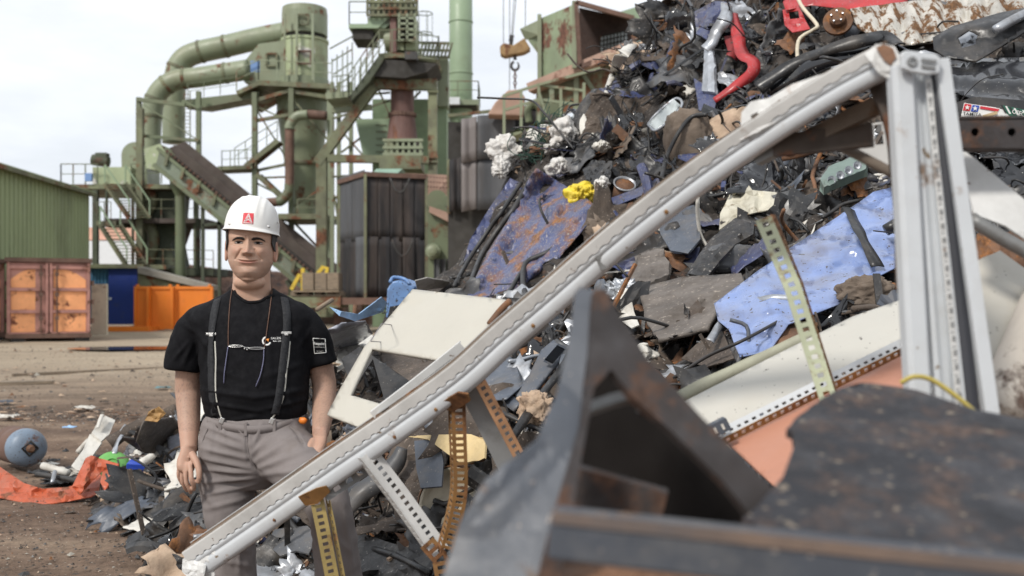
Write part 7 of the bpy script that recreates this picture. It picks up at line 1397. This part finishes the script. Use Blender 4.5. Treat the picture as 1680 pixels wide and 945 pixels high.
# ---- body below the head
mb = MB()
loft(mb, [(414, 700, 3.74, .15, .10), (414, 640, 3.73, .17, .11), (414, 560, 3.73, .165, .10), (413, 520, 3.74, .15, .08), (413, 503, 3.745, .10, .068), (413, 490, 3.74, .075, .065)])
limb(mb, [(414, 510, 3.76, .082), (413, 480, 3.745, .073), (413, 462, 3.735, .069), (413, 440, 3.73, .068)], 28)
ball(mb, at(409, 463, 3.685), .052, (1.15, .9, .62))
limb(mb, [(334, 532, 3.745, .045), (314, 575, 3.755, .05), (308, 630, 3.77, .047), (309, 655, 3.76, .046), (310, 690, 3.72, .041), (310, 715, 3.68, .034), (310, 738, 3.65, .030)])
limb(mb, [(310, 730, 3.66, .029), (309, 745, 3.64, .034), (306, 758, 3.625, .038), (304, 769, 3.61, .035), (303, 775, 3.605, .024)], 18, 5, .62)
def finger(mb, pts, r0, r1): limb(mb, [(*p, r0 + (r1 - r0) * i / (len(pts) - 1)) for i, p in enumerate(pts)], 12, 5); ball(mb, at(*pts[-1]), r1)
finger(mb, [(311, 758, 3.60), (313, 773, 3.575), (314, 787, 3.565), (318, 797, 3.575), (318, 803, 3.59)], .0110, .0085)
finger(mb, [(306, 760, 3.605), (305, 775, 3.59), (306, 791, 3.585), (311, 802, 3.595), (313, 808, 3.61)], .0112, .0085)
finger(mb, [(301, 760, 3.62), (299, 774, 3.61), (299, 788, 3.605), (303, 799, 3.615), (307, 805, 3.63)], .0105, .008)
finger(mb, [(297, 757, 3.635), (294, 769, 3.63), (293, 780, 3.628), (296, 789, 3.635), (299, 795, 3.645)], .0095, .0072)
finger(mb, [(314, 744, 3.61), (321, 755, 3.585), (326, 769, 3.57), (327, 781, 3.565), (326, 790, 3.57)], .0145, .0095)
limb(mb, [(492, 530, 3.745, .043), (517, 575, 3.775, .048), (530, 620, 3.79, .047), (532, 645, 3.77, .045), (530, 675, 3.70, .041), (527, 700, 3.62, .033), (526, 712, 3.58, .030)])
limb(mb, [(526, 706, 3.60, .030), (525, 718, 3.565, .036), (522, 732, 3.53, .040), (519, 743, 3.50, .036), (518, 749, 3.485, .024)], 18, 5, .6)
for dx, dl, r_ in ((-11, 0, .0105), (-4, 3, .0108), (4, 2, .0105), (11, -2, .0095)): finger(mb, [(520 + dx, 738, 3.51), (517 + dx, 750, 3.47), (513 + dx, 763 + dl, 3.43), (510 + dx, 774 + dl, 3.42)], r_, .008)
finger(mb, [(514, 722, 3.53), (509, 731, 3.50), (506, 741, 3.475), (505, 749, 3.46)], .0135, .0095)
# legs inside the trousers
limb(mb, [(380, 710, 3.74, .09), (376, 780, 3.73, .085), (377, 860, 3.72, .06), (384, 960, 3.75, .055), (388, 1070, 3.74, .04)]); limb(mb, [(455, 720, 3.72, .09), (500, 770, 3.52, .08), (533, 815, 3.41, .05), (548, 880, 3.44, .045), (566, 1010, 3.56, .04), (572, 1045, 3.58, .04)])
V, F_ = remesh(mb, .0042, 5)
nb = len(V)
# ---- head as a sculpted surface, units of one photo pixel
KH = .00227; HC = at(412.5, 400, 3.705); HR = Matrix.Rotation(math.radians(8), 3, 'Z') @ Matrix.Rotation(math.radians(1.5), 3, 'Y')
def hw(x, f, z): return HC + HR @ Vector((x * KH, -f * KH, z * KH))
LV = [(60, 3, 4, 4), (57, 15, 17, 20), (52, 24, 28, 32), (44, 31, 37, 41), (32, 36, 43, 48), (18, 37.5, 45, 50), (8, 37.2, 44.5, 50), (0, 36.6, 43.2, 50), (-10, 36.8, 43, 47), (-20, 36.8, 43.4, 42), (-30, 35.6, 43.2, 36), (-40, 31.5, 42.6, 28), (-48, 27, 41.8, 22), (-55, 21.5, 39.8, 15), (-60, 15.5, 36.6, 9), (-63.5, 9, 31, 4), (-65, 3, 25, -10)]
LZ = [l[0] for l in LV][::-1]; LW, LF, LB = [[l[i] for l in LV][::-1] for i in (1, 2, 3)]
g_ = lambda d, s: math.exp(-(d / s) ** 2)
def feat(x, z):
    ax = abs(x); d = 0
    d += 2.6 * g_(z - 7.5, 4.2) * g_(ax - 13, 14) - 1.0 * g_(x, 4) * g_(z - 6, 4)                      # brow
    d -= 5.2 * g_(ax - 14.5, 8.5) * g_(z + .5, 5.2)                                                  # socket
    d += 3.0 * g_(ax - 15.5, 7) * g_(z + .2, 3.4)                                                    # lids
    d -= 2.2 * math.exp(-((ax - 15.5) / 6.0) ** 4) * g_(z + .2 + .012 * (ax - 15.5) ** 2, 1.2)         # slit
    d -= .8 * g_(ax - 15, 8) * g_(z + 6.2, 1.4)                                                      # bag under the eye
    t = min(1, max(0, (6 - z) / 22)); nh = 3.2 + 14.0 * t ** 1.25; fall = 1 if z > -17 else g_(z + 17, 3.6)
    nh *= fall if z < 6 else g_(z - 6, 4); d += nh * math.exp(-(ax / (3.3 + 2.7 * t)) ** 2.2)         # nose
    d += 4.6 * g_(ax - 7.2, 2.8) * g_(z + 16.6, 3.6) + 2.6 * g_(x, 5.5) * g_(z + 15, 4.5)                                                  # wings
    d -= 3.6 * g_(ax - 4.2, 1.8) * g_(z + 21.2, 1.3)                                                  # nostrils
    d += 3.6 * g_(ax - 20, 8) * g_(z + 14, 7)                                                        # cheeks
    for (x0, z0, x1, z1, am, sg) in ((10.2, -12, 19.5, -27, -2.3, 2.0), (2.6, 3, 3.4, 10, -1.3, .9), (17, -9, 24, -6, -.5, 1.1), (23, -1, 29, 1, -.5, .9), (23, -3, 29, -5, -.5, .9)):
        L2 = (x1 - x0) ** 2 + (z1 - z0) ** 2; q = min(1, max(0, ((ax - x0) * (x1 - x0) + (z - z0) * (z1 - z0)) / L2)); d += am * g_(math.hypot(ax - x0 - q * (x1 - x0), z - z0 - q * (z1 - z0)), sg)
    d += 2.4 * g_(x, 16) * g_(z + 27, 7.5)                                                           # muzzle
    zl = z - 0.0075 * ax * ax + 1.6
    lw_ = math.exp(-(ax / 14.5) ** 6); d += lw_ * (1.0 * g_(zl + 26.9, 1.5) - 2.6 * g_(zl + 28.9, .9) + 1.2 * g_(zl + 31.4, 1.7)) - .7 * g_(x, 1.8) * g_(z + 24, 2.4)
    d -= 1.9 * g_(x, 12) * g_(z + 38, 2.8); d += 3.6 * g_(x, 11) * g_(z + 47, 6) - 1.6 * g_(x, 16) * g_(z + 56, 2.4); d += 1.4 * g_(ax - 27, 7) * g_(z + 38, 10)
    for zz_ in (17, 23): d -= .4 * g_(z - zz_ - .01 * ax * ax, 1.0) * (ax < 26)
    return d
NU, NV = 200, 210; HV = []; HF = []; red = []; stub = []
for j in range(NV + 1):
    z = 60 - 125 * j / NV
    w_, f_, b_ = np.interp(z, LZ, LW), np.interp(z, LZ, LF), np.interp(z, LZ, LB)
    for i in range(NU):
        u = i / NU; a = 2 * math.pi * u; a = a + .45 * math.sin(a) * 1.0     # denser at the face (a = 0 front... spread)
        a = 2 * math.pi * u - .55 * math.sin(2 * math.pi * u)
        s, c = math.sin(a), math.cos(a); ex = 2.0 / 2.25; x = math.copysign(abs(s) ** ex, s) * w_; fr = math.copysign(abs(c) ** ex, c) * (f_ if c > 0 else b_)
        wt = max(0, c) ** .6 if c > 0 else 0; dd = feat(x, z) * min(1, wt * 1.25) if c > 0 else 0
        HV.append(hw(x * (1 + .004 * dd), fr + dd, z)); ax = abs(x); zl = z - 0.0075 * ax * ax + 1.6
        red.append((max(0, min(1, 1.0 * g_(zl + 30.2, 2.3) * math.exp(-(ax / 14) ** 6))) * .9 + .22 * g_(x, 7) * g_(z + 16, 6) + .18 * g_(ax - 21, 8) * g_(z + 14, 7)) * (c > 0)); stub.append((.34 * (1 / (1 + math.exp((z + 26 - .020 * ax * ax * (1 if z > -30 else 0)) / 5.0))) * (1 - .9 * g_(zl + 29.4, 3.2) * (ax < 17)) * (.75 + .4 * noise.noise((x * .2, z * .2, 1)))) * (c > -.2) * (1 - .6 * (z < -58)))
for j in range(NV):
    for i in range(NU): i2 = (i + 1) % NU; HF.append((j * NU + i, j * NU + i2, (j + 1) * NU + i2, (j + 1) * NU + i))
HF += [tuple(range(NU)), tuple(NV * NU + i for i in range(NU))[::-1]]
EV = []; EF = []
for sd_ in (-1, 1):                         # ears
    n0 = len(EV)
    for j in range(25):
        for i in range(28):
            th, ph = math.pi * (.03 + .94 * j / 24), 2 * math.pi * i / 28; ex_, ey, ez = math.sin(th) * math.cos(ph), math.sin(th) * math.sin(ph), math.cos(th)
            wz = 1.0 if ez > 0 else 1 - .38 * ez * ez; rr = math.hypot(ey * 1.0, ez); dent = -2.6 * g_(rr - .35, .32) * (ex_ > 0) + 1.2 * g_(rr - .9, .15) * (ex_ > 0)
            EV.append(hw(sd_ * (38.6 + ex_ * 3.4 + dent + 1.8 * (-ey + .0)), 3 - ey * -0 + (ey * 7.2 * wz), -12.5 + ez * 17 - 1.5 * ey))
    for j in range(24):
        for i in range(28): i2 = (i + 1) % 28; EF.append((n0 + j * 28 + i, n0 + j * 28 + i2, n0 + (j + 1) * 28 + i2, n0 + (j + 1) * 28 + i))
    EF += [tuple(n0 + i for i in range(28)), tuple(n0 + 24 * 28 + i for i in range(28))[::-1]]
mb = MB(); mb.add([Vector(v) for v in V], F_); mb.add(HV, HF); mb.add(EV, EF)
body = mb.build('body', SKIN, man, smooth=True, label='bare head, neck, arms and hands with tanned skin')
def attr(o, nm, vals): a = o.data.attributes.new(nm, 'FLOAT', 'POINT'); a.data.foreach_set('value', vals)
nz_ = [min(.7, .26 + max(0, .7 * (noise.noise(Vector((v[0] * 300, v[1] * 300, v[2] * 90))) - .05))) if .92 < v[2] < 1.25 else (.12 if v[2] < .92 else 0) for v in V]      # hair on the forearms
attr(body, 'red', [.12 if v[2] < .95 else 0 for v in V] + red + [.35] * len(EV)); attr(body, 'stubble', nz_ + stub + [0] * len(EV))
def skin_pt(x, z, o):      # a point on the sculpted face, o pixels proud of it
    w_, f_ = np.interp(z, LZ, LW), np.interp(z, LZ, LF); return hw(x, f_ * (max(0, 1 - (abs(x) / w_) ** 2.25)) ** (1 / 2.25) + feat(x, z) + o, z)
for sd_ in (-1, 1):
    def almond(u, v, h0=-1.7, h1=1.5): x = 8.6 + 13.4 * u; e = math.sin(math.pi * min(1, max(0, u))) ** .7; return skin_pt(sd_ * x, -.3 - .8 * (u - .5) ** 2 + (h0 + (h1 - h0) * v) * e, .55)
    mb = MB(); mb.grid(almond, 24, 6); e = mb.build('eye', MT['eye_white'], man, smooth=True)
    mb = MB(); mb.grid(lambda u, v: skin_pt(sd_ * 15.2 - .6 + 3.0 * math.cos(2 * math.pi * u) * v, -.3 + 1.55 * math.sin(2 * math.pi * u) * v, .95), 20, 4); mb.build('iris_shade', MT['iris_shade'], e, smooth=True)
    mb = MB(); mb.grid(lambda u, v: skin_pt(sd_ * (8.0 + 15.0 * u), .9 - .9 * (2 * u - 1) ** 2 + 1.3 * (v - .3) * math.sin(math.pi * min(1, .1 + u * .85)), .9 + .5 * math.sin(math.pi * v)), 24, 5); mb.build('eyelash', MT['brow'], man, smooth=True)
    mb = MB(); mb.grid(lambda u, v: skin_pt(sd_ * (8.6 + 14.0 * u), -1.9 - .2 * math.sin(math.pi * u) + .5 * (v - .5), .75), 20, 2); mb.build('lower_lash', MT['hair_dark'], man, smooth=True)
    def br(u, v):
        x = 5.2 + 20.5 * u; z = 4.6 + 1.9 * math.sin(math.pi * min(1, u * .95)) - 3.0 * max(0, u - .62) * 1.9; hgt = 2.7 * (1 - .62 * u) * (.3 + .7 * min(1, u * 7)); zz_ = z + (v - .5) * 2 * hgt * (1 + .15 * noise.noise((x * .9, v * 2, 5))); return skin_pt(sd_ * x, zz_, .5 + .9 * math.sin(math.pi * v) + .4 * noise.noise((x * 1.6, zz_, 3)))
    mb = MB(); mb.grid(br, 48, 12); mb.build('eyebrow', MT['brow'], man, smooth=True)
mb = MB()
def hair(u, v):
    a = math.pi * (.34 + 1.32 * u); z = 30 - (42 - 26 * abs(math.cos(a)) * 0 - (10 if abs(u - .5) < .3 else 0) - 12 * (1 - min(1, min(u, 1 - u) / .06))) * v; w_, b_, f_ = np.interp(z, LZ, LW), np.interp(z, LZ, LB), np.interp(z, LZ, LF); s, c = math.sin(a), math.cos(a); ex = 2 / 2.25; return hw(math.copysign(abs(s) ** ex, s) * (w_ + 2.6), math.copysign(abs(c) ** ex, c) * ((f_ if c > 0 else b_) + 1.8), z)
mb.grid(hair, 80, 20); mb.build('hair', MT['hair_dark'], man, thick=.003, smooth=True)
# ---- hard hat
HR2 = HR @ Matrix.Rotation(math.radians(4.5), 3, 'Y') @ Matrix.Rotation(math.radians(-2.5), 3, 'X'); HO = hw(0, 0, 21.5)
def hel(x, f, z): return HO + HR2 @ Vector((x * KH, -f * KH, z * KH))
def dome(u, v):
    a = 2 * math.pi * u + math.pi; s, c = math.sin(a), math.cos(a)
    if v < .82:
        t = v / .82; el = math.pi / 2 * (1 - t); r_ = math.cos(el) ** .86; z = 56.5 * math.sin(el) ** .92; x = s * 43.2 * r_; f = c * (52 if c > 0 else 54) * r_
        rd = 0
        if z > 12: rd = 1.1 * (math.exp(-((abs(x) - 8.5) / 2.4) ** 2) + .8 * math.exp(-((abs(x) - 19) / 2.4) ** 2)) * min(1, (z - 12) / 14)
        k = 1 + rd / 50; return hel(x * k, f * k, z * k)
    t = (v - .82) / .18; fl = 1 + .055 * t; vis = (4.5 * max(0, c) ** 2) * t; return hel(s * 43.2 * fl, c * (52 if c > 0 else 54) * fl + vis, -4.2 * t - 1.5 * t * max(0, c))
mb = MB(); mb.grid(dome, 120, 60); helm = mb.build('helmet', MT['helmet_white'], man, smooth=True, thick=.003)
HB = BVHTree.FromPolygons(mb.v, mb.f)
def onto(bv, px, py, off=.002):
    d = (at(px, py, 1) - CAM).normalized(); loc, nr, i, ds = bv.ray_cast(CAM, d, 10)
    if loc is None: return at(px, py, YM - .1)
    return loc - d * off
def patch(bv, poly, m, par, name, off=.002, cell=1.5, th=.0008):
    pts, tri = cdt(poly, cell, jit=0); mb = MB(); mb.add([onto(bv, x, y, off) for x, y in pts], tri); return mb.build(name, MT[m], par, smooth=True, thick=th)
def line(bv, a, b, wd, m, par, name='emblem_line', off=.003):
    dx, dy = b[0] - a[0], b[1] - a[1]; L_ = math.hypot(dx, dy); nx, ny = -dy / L_ * wd / 2, dx / L_ * wd / 2; return patch(bv, [(a[0] + nx, a[1] + ny), (b[0] + nx, b[1] + ny), (b[0] - nx, b[1] - ny), (a[0] - nx, a[1] - ny)], m, par, name, off, 2)
mk('ink_redbright', (.62, .045, .06), .45, var=.05, bump=0)
pt_ = patch(HB, [(399.5, 349), (416.5, 350), (415.5, 367.8), (397.5, 366.8)], 'ink_redbright', helm, 'sticker')
for a, b, w_ in (((408, 350.6), (399.6, 365.2), 1.0), ((408, 350.6), (413.8, 366.2), 1.0), ((399.4, 365.4), (414.2, 366.4), 1.0), ((408, 354), (402.6, 363.6), .8), ((408, 354), (411.6, 364.2), .8), ((405, 359.4), (410.4, 359.8), .7), ((403.2, 363.4), (407.4, 360), .7), ((411.2, 364), (407.4, 360), .7)): line(HB, a, b, w_, 'ink_white', helm)
patch(HB, [(451.5, 362), (455, 363), (456, 371.5), (451.8, 370)], 'ink_redbright', helm, 'sticker'); line(HB, (452.6, 368.8), (454.2, 364.5), .7, 'ink_white', helm); patch(HB, [(455.4, 364), (457.6, 364.6), (458, 372), (456.2, 371.4)], 'ink_white', helm, 'sticker')
for px, py in ((377.5, 367.5), (440.5, 372)): c = onto(HB, px, py, .001); mb = MB(); mb.lathe([(0, .004), (.004, .0035), (.006, 0)], c, (CAM - c).normalized(), 14, cap=False); mb.build('rivet', MT['chrome'], helm, smooth=True)
# ---- t-shirt
mb = MB()
R3 = lambda y, xl, xr, Yc, ry, k=1.0: ((xl + xr) / 2, y, Yc, m_of((xr - xl) / 2, Yc) * k, ry)
loft(mb, [R3(700, 356, 494, 3.725, .125), R3(692, 346, 499, 3.725, .135), R3(675, 337, 503, 3.72, .145), R3(645, 332, 506, 3.715, .155), R3(610, 331, 506, 3.72, .150), R3(575, 330, 507, 3.725, .142), R3(545, 322, 510, 3.73, .132), R3(522, 309, 517, 3.735, .120), R3(506, 318, 508, 3.74, .105), R3(496, 336, 490, 3.745, .092), R3(486, 358, 470, 3.75, .080), R3(478, 374, 456, 3.755, .072), R3(472, 381, 450, 3.757, .068)], 48, 2.25)
limb(mb, [(352, 514, 3.745, .045), (334, 520, 3.745, .052), (316, 541, 3.75, .063), (306, 574, 3.755, .071), (301.5, 608, 3.755, .0755)], 30); limb(mb, [(474, 512, 3.745, .045), (492, 518, 3.745, .050), (510, 540, 3.75, .057), (521, 570, 3.765, .061), (529, 599, 3.77, .0625)], 30)
V, F_ = remesh(mb, .0055, 14)
N_ = vnormals(V, F_)
SF = [((332, 640), (420, 652), .006, 5), ((420, 652), (500, 640), .006, 5), ((335, 660), (430, 676), .006, 4), ((430, 672), (502, 655), .006, 4), ((340, 600), (400, 622), .004, 6), ((430, 620), (500, 596), .004, 6), ((330, 612), (345, 560), -.008, 5), ((503, 600), (498, 545), -.008, 5), ((320, 540), (345, 575), .007, 5), ((316, 560), (300, 600), .006, 5), ((286, 590), (310, 560), .006, 4), ((508, 540), (492, 570), .006, 5), ((520, 560), (540, 592), .005, 4), ((345, 690), (360, 640), .005, 4), ((480, 690), (470, 630), .005, 4), ((380, 690), (420, 684), .006, 4), ((300, 530), (318, 545), .005, 4), ((365, 560), (372, 640), .003, 6), ((440, 560), (446, 640), .003, 6)]
def fold(V, N_, FL, nz_amp, nsc, clampz=None):
    out = []
    for p, n in zip(V, N_):
        px, py = proj(p); d = nz_amp * (noise.noise(Vector((p[0] * nsc[0], p[1] * nsc[1], p[2] * nsc[2]))) + .5 * noise.noise(Vector((p[0] * nsc[0] * 2.3, p[1] * nsc[1] * 2.3, p[2] * nsc[2] * 2.3 + 7))))
        if n[1] < .35:
            for (a, b, am, sg) in FL:
                dx, dy = b[0] - a[0], b[1] - a[1]; L2 = dx * dx + dy * dy; t = min(1.15, max(-.15, ((px - a[0]) * dx + (py - a[1]) * dy) / L2)); ds = math.hypot(px - a[0] - t * dx, py - a[1] - t * dy); e = math.sin(math.pi * min(1, max(0, (t + .15) / 1.3)))
                if ds < sg * 2.5: d += am * e * (g_(ds, sg) - .45 * g_(ds, sg * 1.7))
        out.append(Vector(p) + Vector(n) * d)
    return out
SF = [(a, b, am * 1.7, sg) for a, b, am, sg in SF]
SV = fold(V, N_, SF, .006, (9, 7, 11)); NK = [(380, 440), (384, 472), (387, 482), (395, 491), (404, 496.5), (414, 498), (425, 496.5), (435, 491), (444, 482), (448, 472), (452, 440)]
F_ = [f for f in F_ if not (inside(*proj(sum((SV[i] for i in f), Vector()) / len(f)), NK) and (N_[f[0]][1] < .2 or SV[f[0]].z > at(0, 476, 3.75).z))]
mb = MB(); mb.add(SV, F_); shirt = mb.build('tshirt', MT['shirt'], man, smooth=True)
SB = BVHTree.FromPolygons(SV, F_)
mb = MB(); S = [SB.find_nearest(at(x, y, 3.68))[0] for x, y in ((383, 473), (386, 482), (394, 491), (404, 496.5), (414, 498), (425, 496.5), (436, 491), (445, 483), (450, 474))]; S = spline(S, 5); mb.tube(S, .0065, 8); mb.build('collar', MT['shirt'], shirt, smooth=True)
# ---- trousers
mb = MB()
loft(mb, [R3(800, 372, 452, 3.70, .07), R3(775, 338, 470, 3.70, .11), R3(745, 327, 500, 3.70, .135), R3(720, 327, 508, 3.705, .142), R3(700, 331, 508, 3.715, .145), R3(686, 338, 505, 3.72, .145), R3(680, 342, 504, 3.722, .143)], 44, 2.3)
limb(mb, [(386, 735, 3.715, .112), (374, 770, 3.705, .106), (372, 800, 3.70, .100), (375, 830, 3.695, .094), (378, 860, 3.69, .087), (383, 900, 3.70, .080), (385, 945, 3.71, .081), (386, 1000, 3.72, .083), (388, 1072, 3.73, .086), (388, 1082, 3.73, .086)], 30)
limb(mb, [(452, 735, 3.70, .115), (478, 752, 3.60, .108), (505, 780, 3.49, .096), (530, 812, 3.41, .082), (542, 842, 3.39, .074), (548, 880, 3.43, .077), (556, 945, 3.50, .084), (566, 1010, 3.55, .087), (572, 1055, 3.57, .088)], 30)
V, F_ = remesh(mb, .0058, 8); N_ = vnormals(V, F_)
TF = [((332, 735), (404, 752), .008, 4), ((330, 752), (410, 768), .009, 4), ((331, 770), (414, 776), .009, 4), ((332, 792), (414, 784), .009, 4), ((336, 812), (414, 796), .008, 4), ((340, 835), (412, 815), .006, 5), ((404, 700), (408, 755), -.010, 2.5), ((408, 755), (428, 776), -.010, 3), ((412, 745), (470, 700), .008, 5), ((418, 758), (490, 715), .009, 5), ((425, 768), (505, 738), .009, 5), ((436, 778), (520, 770), .008, 5), ((340, 700), (396, 722), .008, 4), ((336, 715), (400, 738), .006, 4), ((350, 690), (346, 740), .005, 4), ((364, 690), (370, 725), .006, 3), ((380, 690), (400, 715), .006, 4), ((430, 695), (416, 730), .006, 4), ((360, 850), (366, 930), .006, 5), ((395, 840), (392, 940), .006, 5), ((350, 880), (410, 905), .006, 5), ((352, 915), (412, 930), .005, 5), ((525, 850), (545, 930), .006, 5), ((565, 840), (578, 930), .007, 5), ((540, 870), (575, 905), .005, 5), ((470, 800), (520, 825), .006, 4), ((478, 835), (515, 890), -.006, 3), ((330, 800), (350, 830), .008, 6), ((480, 700), (500, 735), -.006, 3)]
TF = [(a, b, am * 1.5, sg) for a, b, am, sg in TF]
TV = fold(V, N_, TF, .006, (8, 8, 14)); mb = MB(); mb.add(TV, F_); tr = mb.build('trousers', MT['trouser'], man, smooth=True); TB = BVHTree.FromPolygons(TV, F_)
mb = MB(); S = spline([onto(TB, x, y, .002) for x, y in ((340, 690), (360, 697), (385, 702), (410, 705), (440, 703), (470, 696), (503, 686))], 5); mb.sweep(S, [(-.002, -.014), (.002, -.014), (.002, .014), (-.002, .014)]); mb.build('waistband', MT['trouser'], tr, smooth=True)
for px, py in ((361, 697), (450, 698), (403, 704)): mb = MB(); mb.box(onto(TB, px, py, .006), (.012, .006, .05)); mb.build('belt_loop', MT['trouser'], tr, bevel=.002)
mb = MB(); S = [onto(TB, x, y, .001) for x, y in ((404, 706), (405.5, 720), (406, 735), (410, 752), (420, 768))]; mb.tube(spline(S, 5), .0022, 6); mb.build('fly_seam', MT['trouser'], tr)
for P_ in (((341, 703), (333, 722), (330, 742)), ((476, 700), (488, 712), (497, 728))): mb = MB(); mb.tube(spline([onto(TB, x, y, .001) for x, y in P_], 5), .002, 6); mb.build('pocket_seam', MT['trouser'], tr)
mound('glove', 497, 690, 7, 5.5, MT['orange'], Y=3.64, parent=man, amp=.25, sub=3)
for (px, py, Yb, yaw) in ((388, 1098, 3.70, .1), (574, 1062, 3.52, -.2)):
    c = at(px, py, Yb); mb = MB(); R_ = Matrix.Rotation(yaw, 3, 'Z')
    mb.grid(lambda u, v: c + R_ @ Vector((math.cos(2 * math.pi * u) * .05 * (1 - .15 * v) * (1.0 - .25 * max(0, -math.sin(2 * math.pi * u) - .6)), math.sin(2 * math.pi * u) * (.14 - .05 * v) - .06 + .05 * v, -.045 + .12 * v * (1 if math.sin(2 * math.pi * u) > -.3 else .55))), 28, 6); mb.grid(lambda u, v: c + R_ @ Vector((math.cos(2 * math.pi * u) * .055 * v, math.sin(2 * math.pi * u) * .148 * v - .06, -.046)), 28, 3); mb.build('boot', MT['boot'], man, smooth=True, thick=.006)
# ---- suspenders, spectacles on a cord, prints
def strap(pts, wd, m, par, name, off=.004, edge=None):
    P = [onto(SB, x, y, off) for x, y in pts]; S = spline(P, 6); N = len(S); mb = MB(); vs = []
    for i, p in enumerate(S):
        tt = (S[min(i + 1, N - 1)] - S[max(i - 1, 0)]).normalized(); loc, nr, *_r = SB.find_nearest(p); sd_ = tt.cross(nr).normalized(); vs += [p - sd_ * wd / 2 + nr * .0, p + nr * .0007, p + sd_ * wd / 2]
    mb.add(vs, [(i * 3 + k, i * 3 + k + 1, i * 3 + k + 4, i * 3 + k + 3) for i in range(N - 1) for k in (0, 1)]); return mb.build(name, MT[m], par, smooth=True, thick=.0016)
for PT, ED, cl, bt in (([(357, 490), (355, 497), (351, 515), (347.5, 540), (345.5, 570), (346, 600), (346.5, 630), (348, 655), (353, 682)], [(352.5, 560), (354, 590), (353.5, 620), (354.5, 650), (360, 676), (365, 689)], (346.5, 548), (364, 690)), ([(466, 488), (468, 497), (470.5, 515), (470.5, 540), (467.5, 570), (464, 600), (460.5, 630), (457, 655), (451, 680)], [(475.5, 560), (473.5, 585), (470, 610), (467, 640), (462, 660), (455, 674), (446, 687)], (470, 546), (446, 691))):
    s_ = strap(PT, .0285, 'elastic', man, 'suspender'); e_ = strap(ED, .0055, 'elastic_edge', s_, 'pale_edge', .0015)
    c = onto(SB, *cl, .009); mb = MB(); mb.box(c, (.037, .006, .008)); mb.box(c + Vector((0, -.001, -.006)), (.014, .006, .007)); mb.build('slider', MT['chrome'], s_, bevel=.001)
    c = onto(TB, *bt, .008); mb = MB(); mb.box(c, (.016, .008, .022), Matrix.Rotation(.4, 3, 'Y')); mb.build('clip', MT['chrome'], s_, bevel=.002)
gl = thing('tmp', 'x', 'x', (0, 0, 0)); gl.name = 'spectacles'; [gl.pop(k) for k in ('label', 'category')] if 'label' in gl else None
bpy.data.objects.remove(gl)
mb = MB()
for pts in ([(381, 473), (377.5, 495), (375.5, 520), (374.5, 545), (374.5, 568)], [(447, 472), (443.5, 500), (439.5, 530), (436, 555), (433.5, 572)]): mb.tube([onto(SB, q.x, q.y, .0035) for q in spline([(x, y, 0) for x, y in pts], 8)], .0014, 6)
mb.build('glasses_cord', MT['cord_brown'], man)
Yg = onto(SB, 404, 570, .012).y; mb = MB()
g3 = lambda x, y, o_=0: Vector((at(x, y, Yg).x, onto(SB, x, y, .008).y + o_, at(x, y, Yg).z))
for x0, x1, y0 in ((374, 398, 568), (407, 433, 571)):
    ring = [g3((x0 + x1) / 2 + (x1 - x0) / 2 * math.cos(a), y0 + 1.6 * math.sin(a) + .5 * (1 if x0 > 400 else 0)) for a in np.linspace(0, 2 * math.pi, 25)]; mb.tube(ring, .0014, 6)
mb.tube(spline([g3(398, 568), g3(402, 570), g3(407, 570)], 5), .0014, 6); mb.box(g3(401, 572), (.004, .004, .006)); mb.box(g3(405, 573.5), (.004, .004, .006))
gs = mb.build('glasses', MT['chrome'], man, smooth=True)
for pts in ([(374, 569), (371, 590), (368, 612), (367, 629)], [(433, 572), (432, 592), (427, 615), (419.5, 634)]): mb = MB(); mb.tube(spline([onto(SB, x, y, .006) for x, y in pts], 6), .0016, 6); mb.build('temple', mk('temple_grey', (.16, .16, .26), .4, var=.1, bump=0), gs, smooth=True)
# chest print: broken white ring with an orange wedge and two words
def arc_band(cx, cy, r0, r1, a0, a1, m, nm): P = [(cx + r1 * math.cos(a), cy + r1 * math.sin(a)) for a in np.linspace(a0, a1, 16)] + [(cx + r0 * math.cos(a), cy + r0 * math.sin(a)) for a in np.linspace(a1, a0, 16)]; return patch(SB, P, m, shirt, nm, .0018, 1.6)
arc_band(437.5, 559.5, 5.0, 7.6, .1 * math.pi, .62 * math.pi, 'ink_white', 'print'); arc_band(437.5, 559.5, 5.0, 7.6, .72 * math.pi, 1.42 * math.pi, 'ink_white', 'print'); patch(SB, [(435.5, 556.5), (441.5, 555.5), (440.5, 560.5)], 'ink_orange', shirt, 'print', .002, 1.5)
def shirt_words(txt, x, y, h, wid, rot=0, bold=.01):       # lettering printed on the cloth, every corner laid onto it
    o_ = words(txt, (0, 0, 0), (1, 0, 0), (0, 1, 0), h, 'ink_white', shirt, wid=wid, bold=bold, ext=0); base = WLOC[shirt.name]
    for v in o_.data.vertices:
        q = v.co + base; v.co = onto(SB, x + q.x, y - q.y + rot * q.x / wid, .0016) - base
    o_.data.update(); return o_
shirt_words('SALZG', 444.5, 556.5, 3.2, 16.5, -.4); shirt_words('Betr. und', 448, 560.6, 2.4, 13, -.3)
# sleeve badge
def rect_line(P, wd): 
    for a, b in zip(P, P[1:] + P[:1]): line(SB, a, b, wd, 'ink_white', shirt, 'badge_line', .002)
rect_line([(513.5, 555), (533.5, 556), (535, 578.5), (516, 580)], 1.0)
shirt_words('Respekt!', 515, 565.5, 4.6, 18, .6, .02); shirt_words('Kein Platz für Rassismus', 516, 570, 1.7, 17, .3, .01); shirt_words('www.respekt.tv', 519.5, 576.6, 1.5, 11, .0, .01)
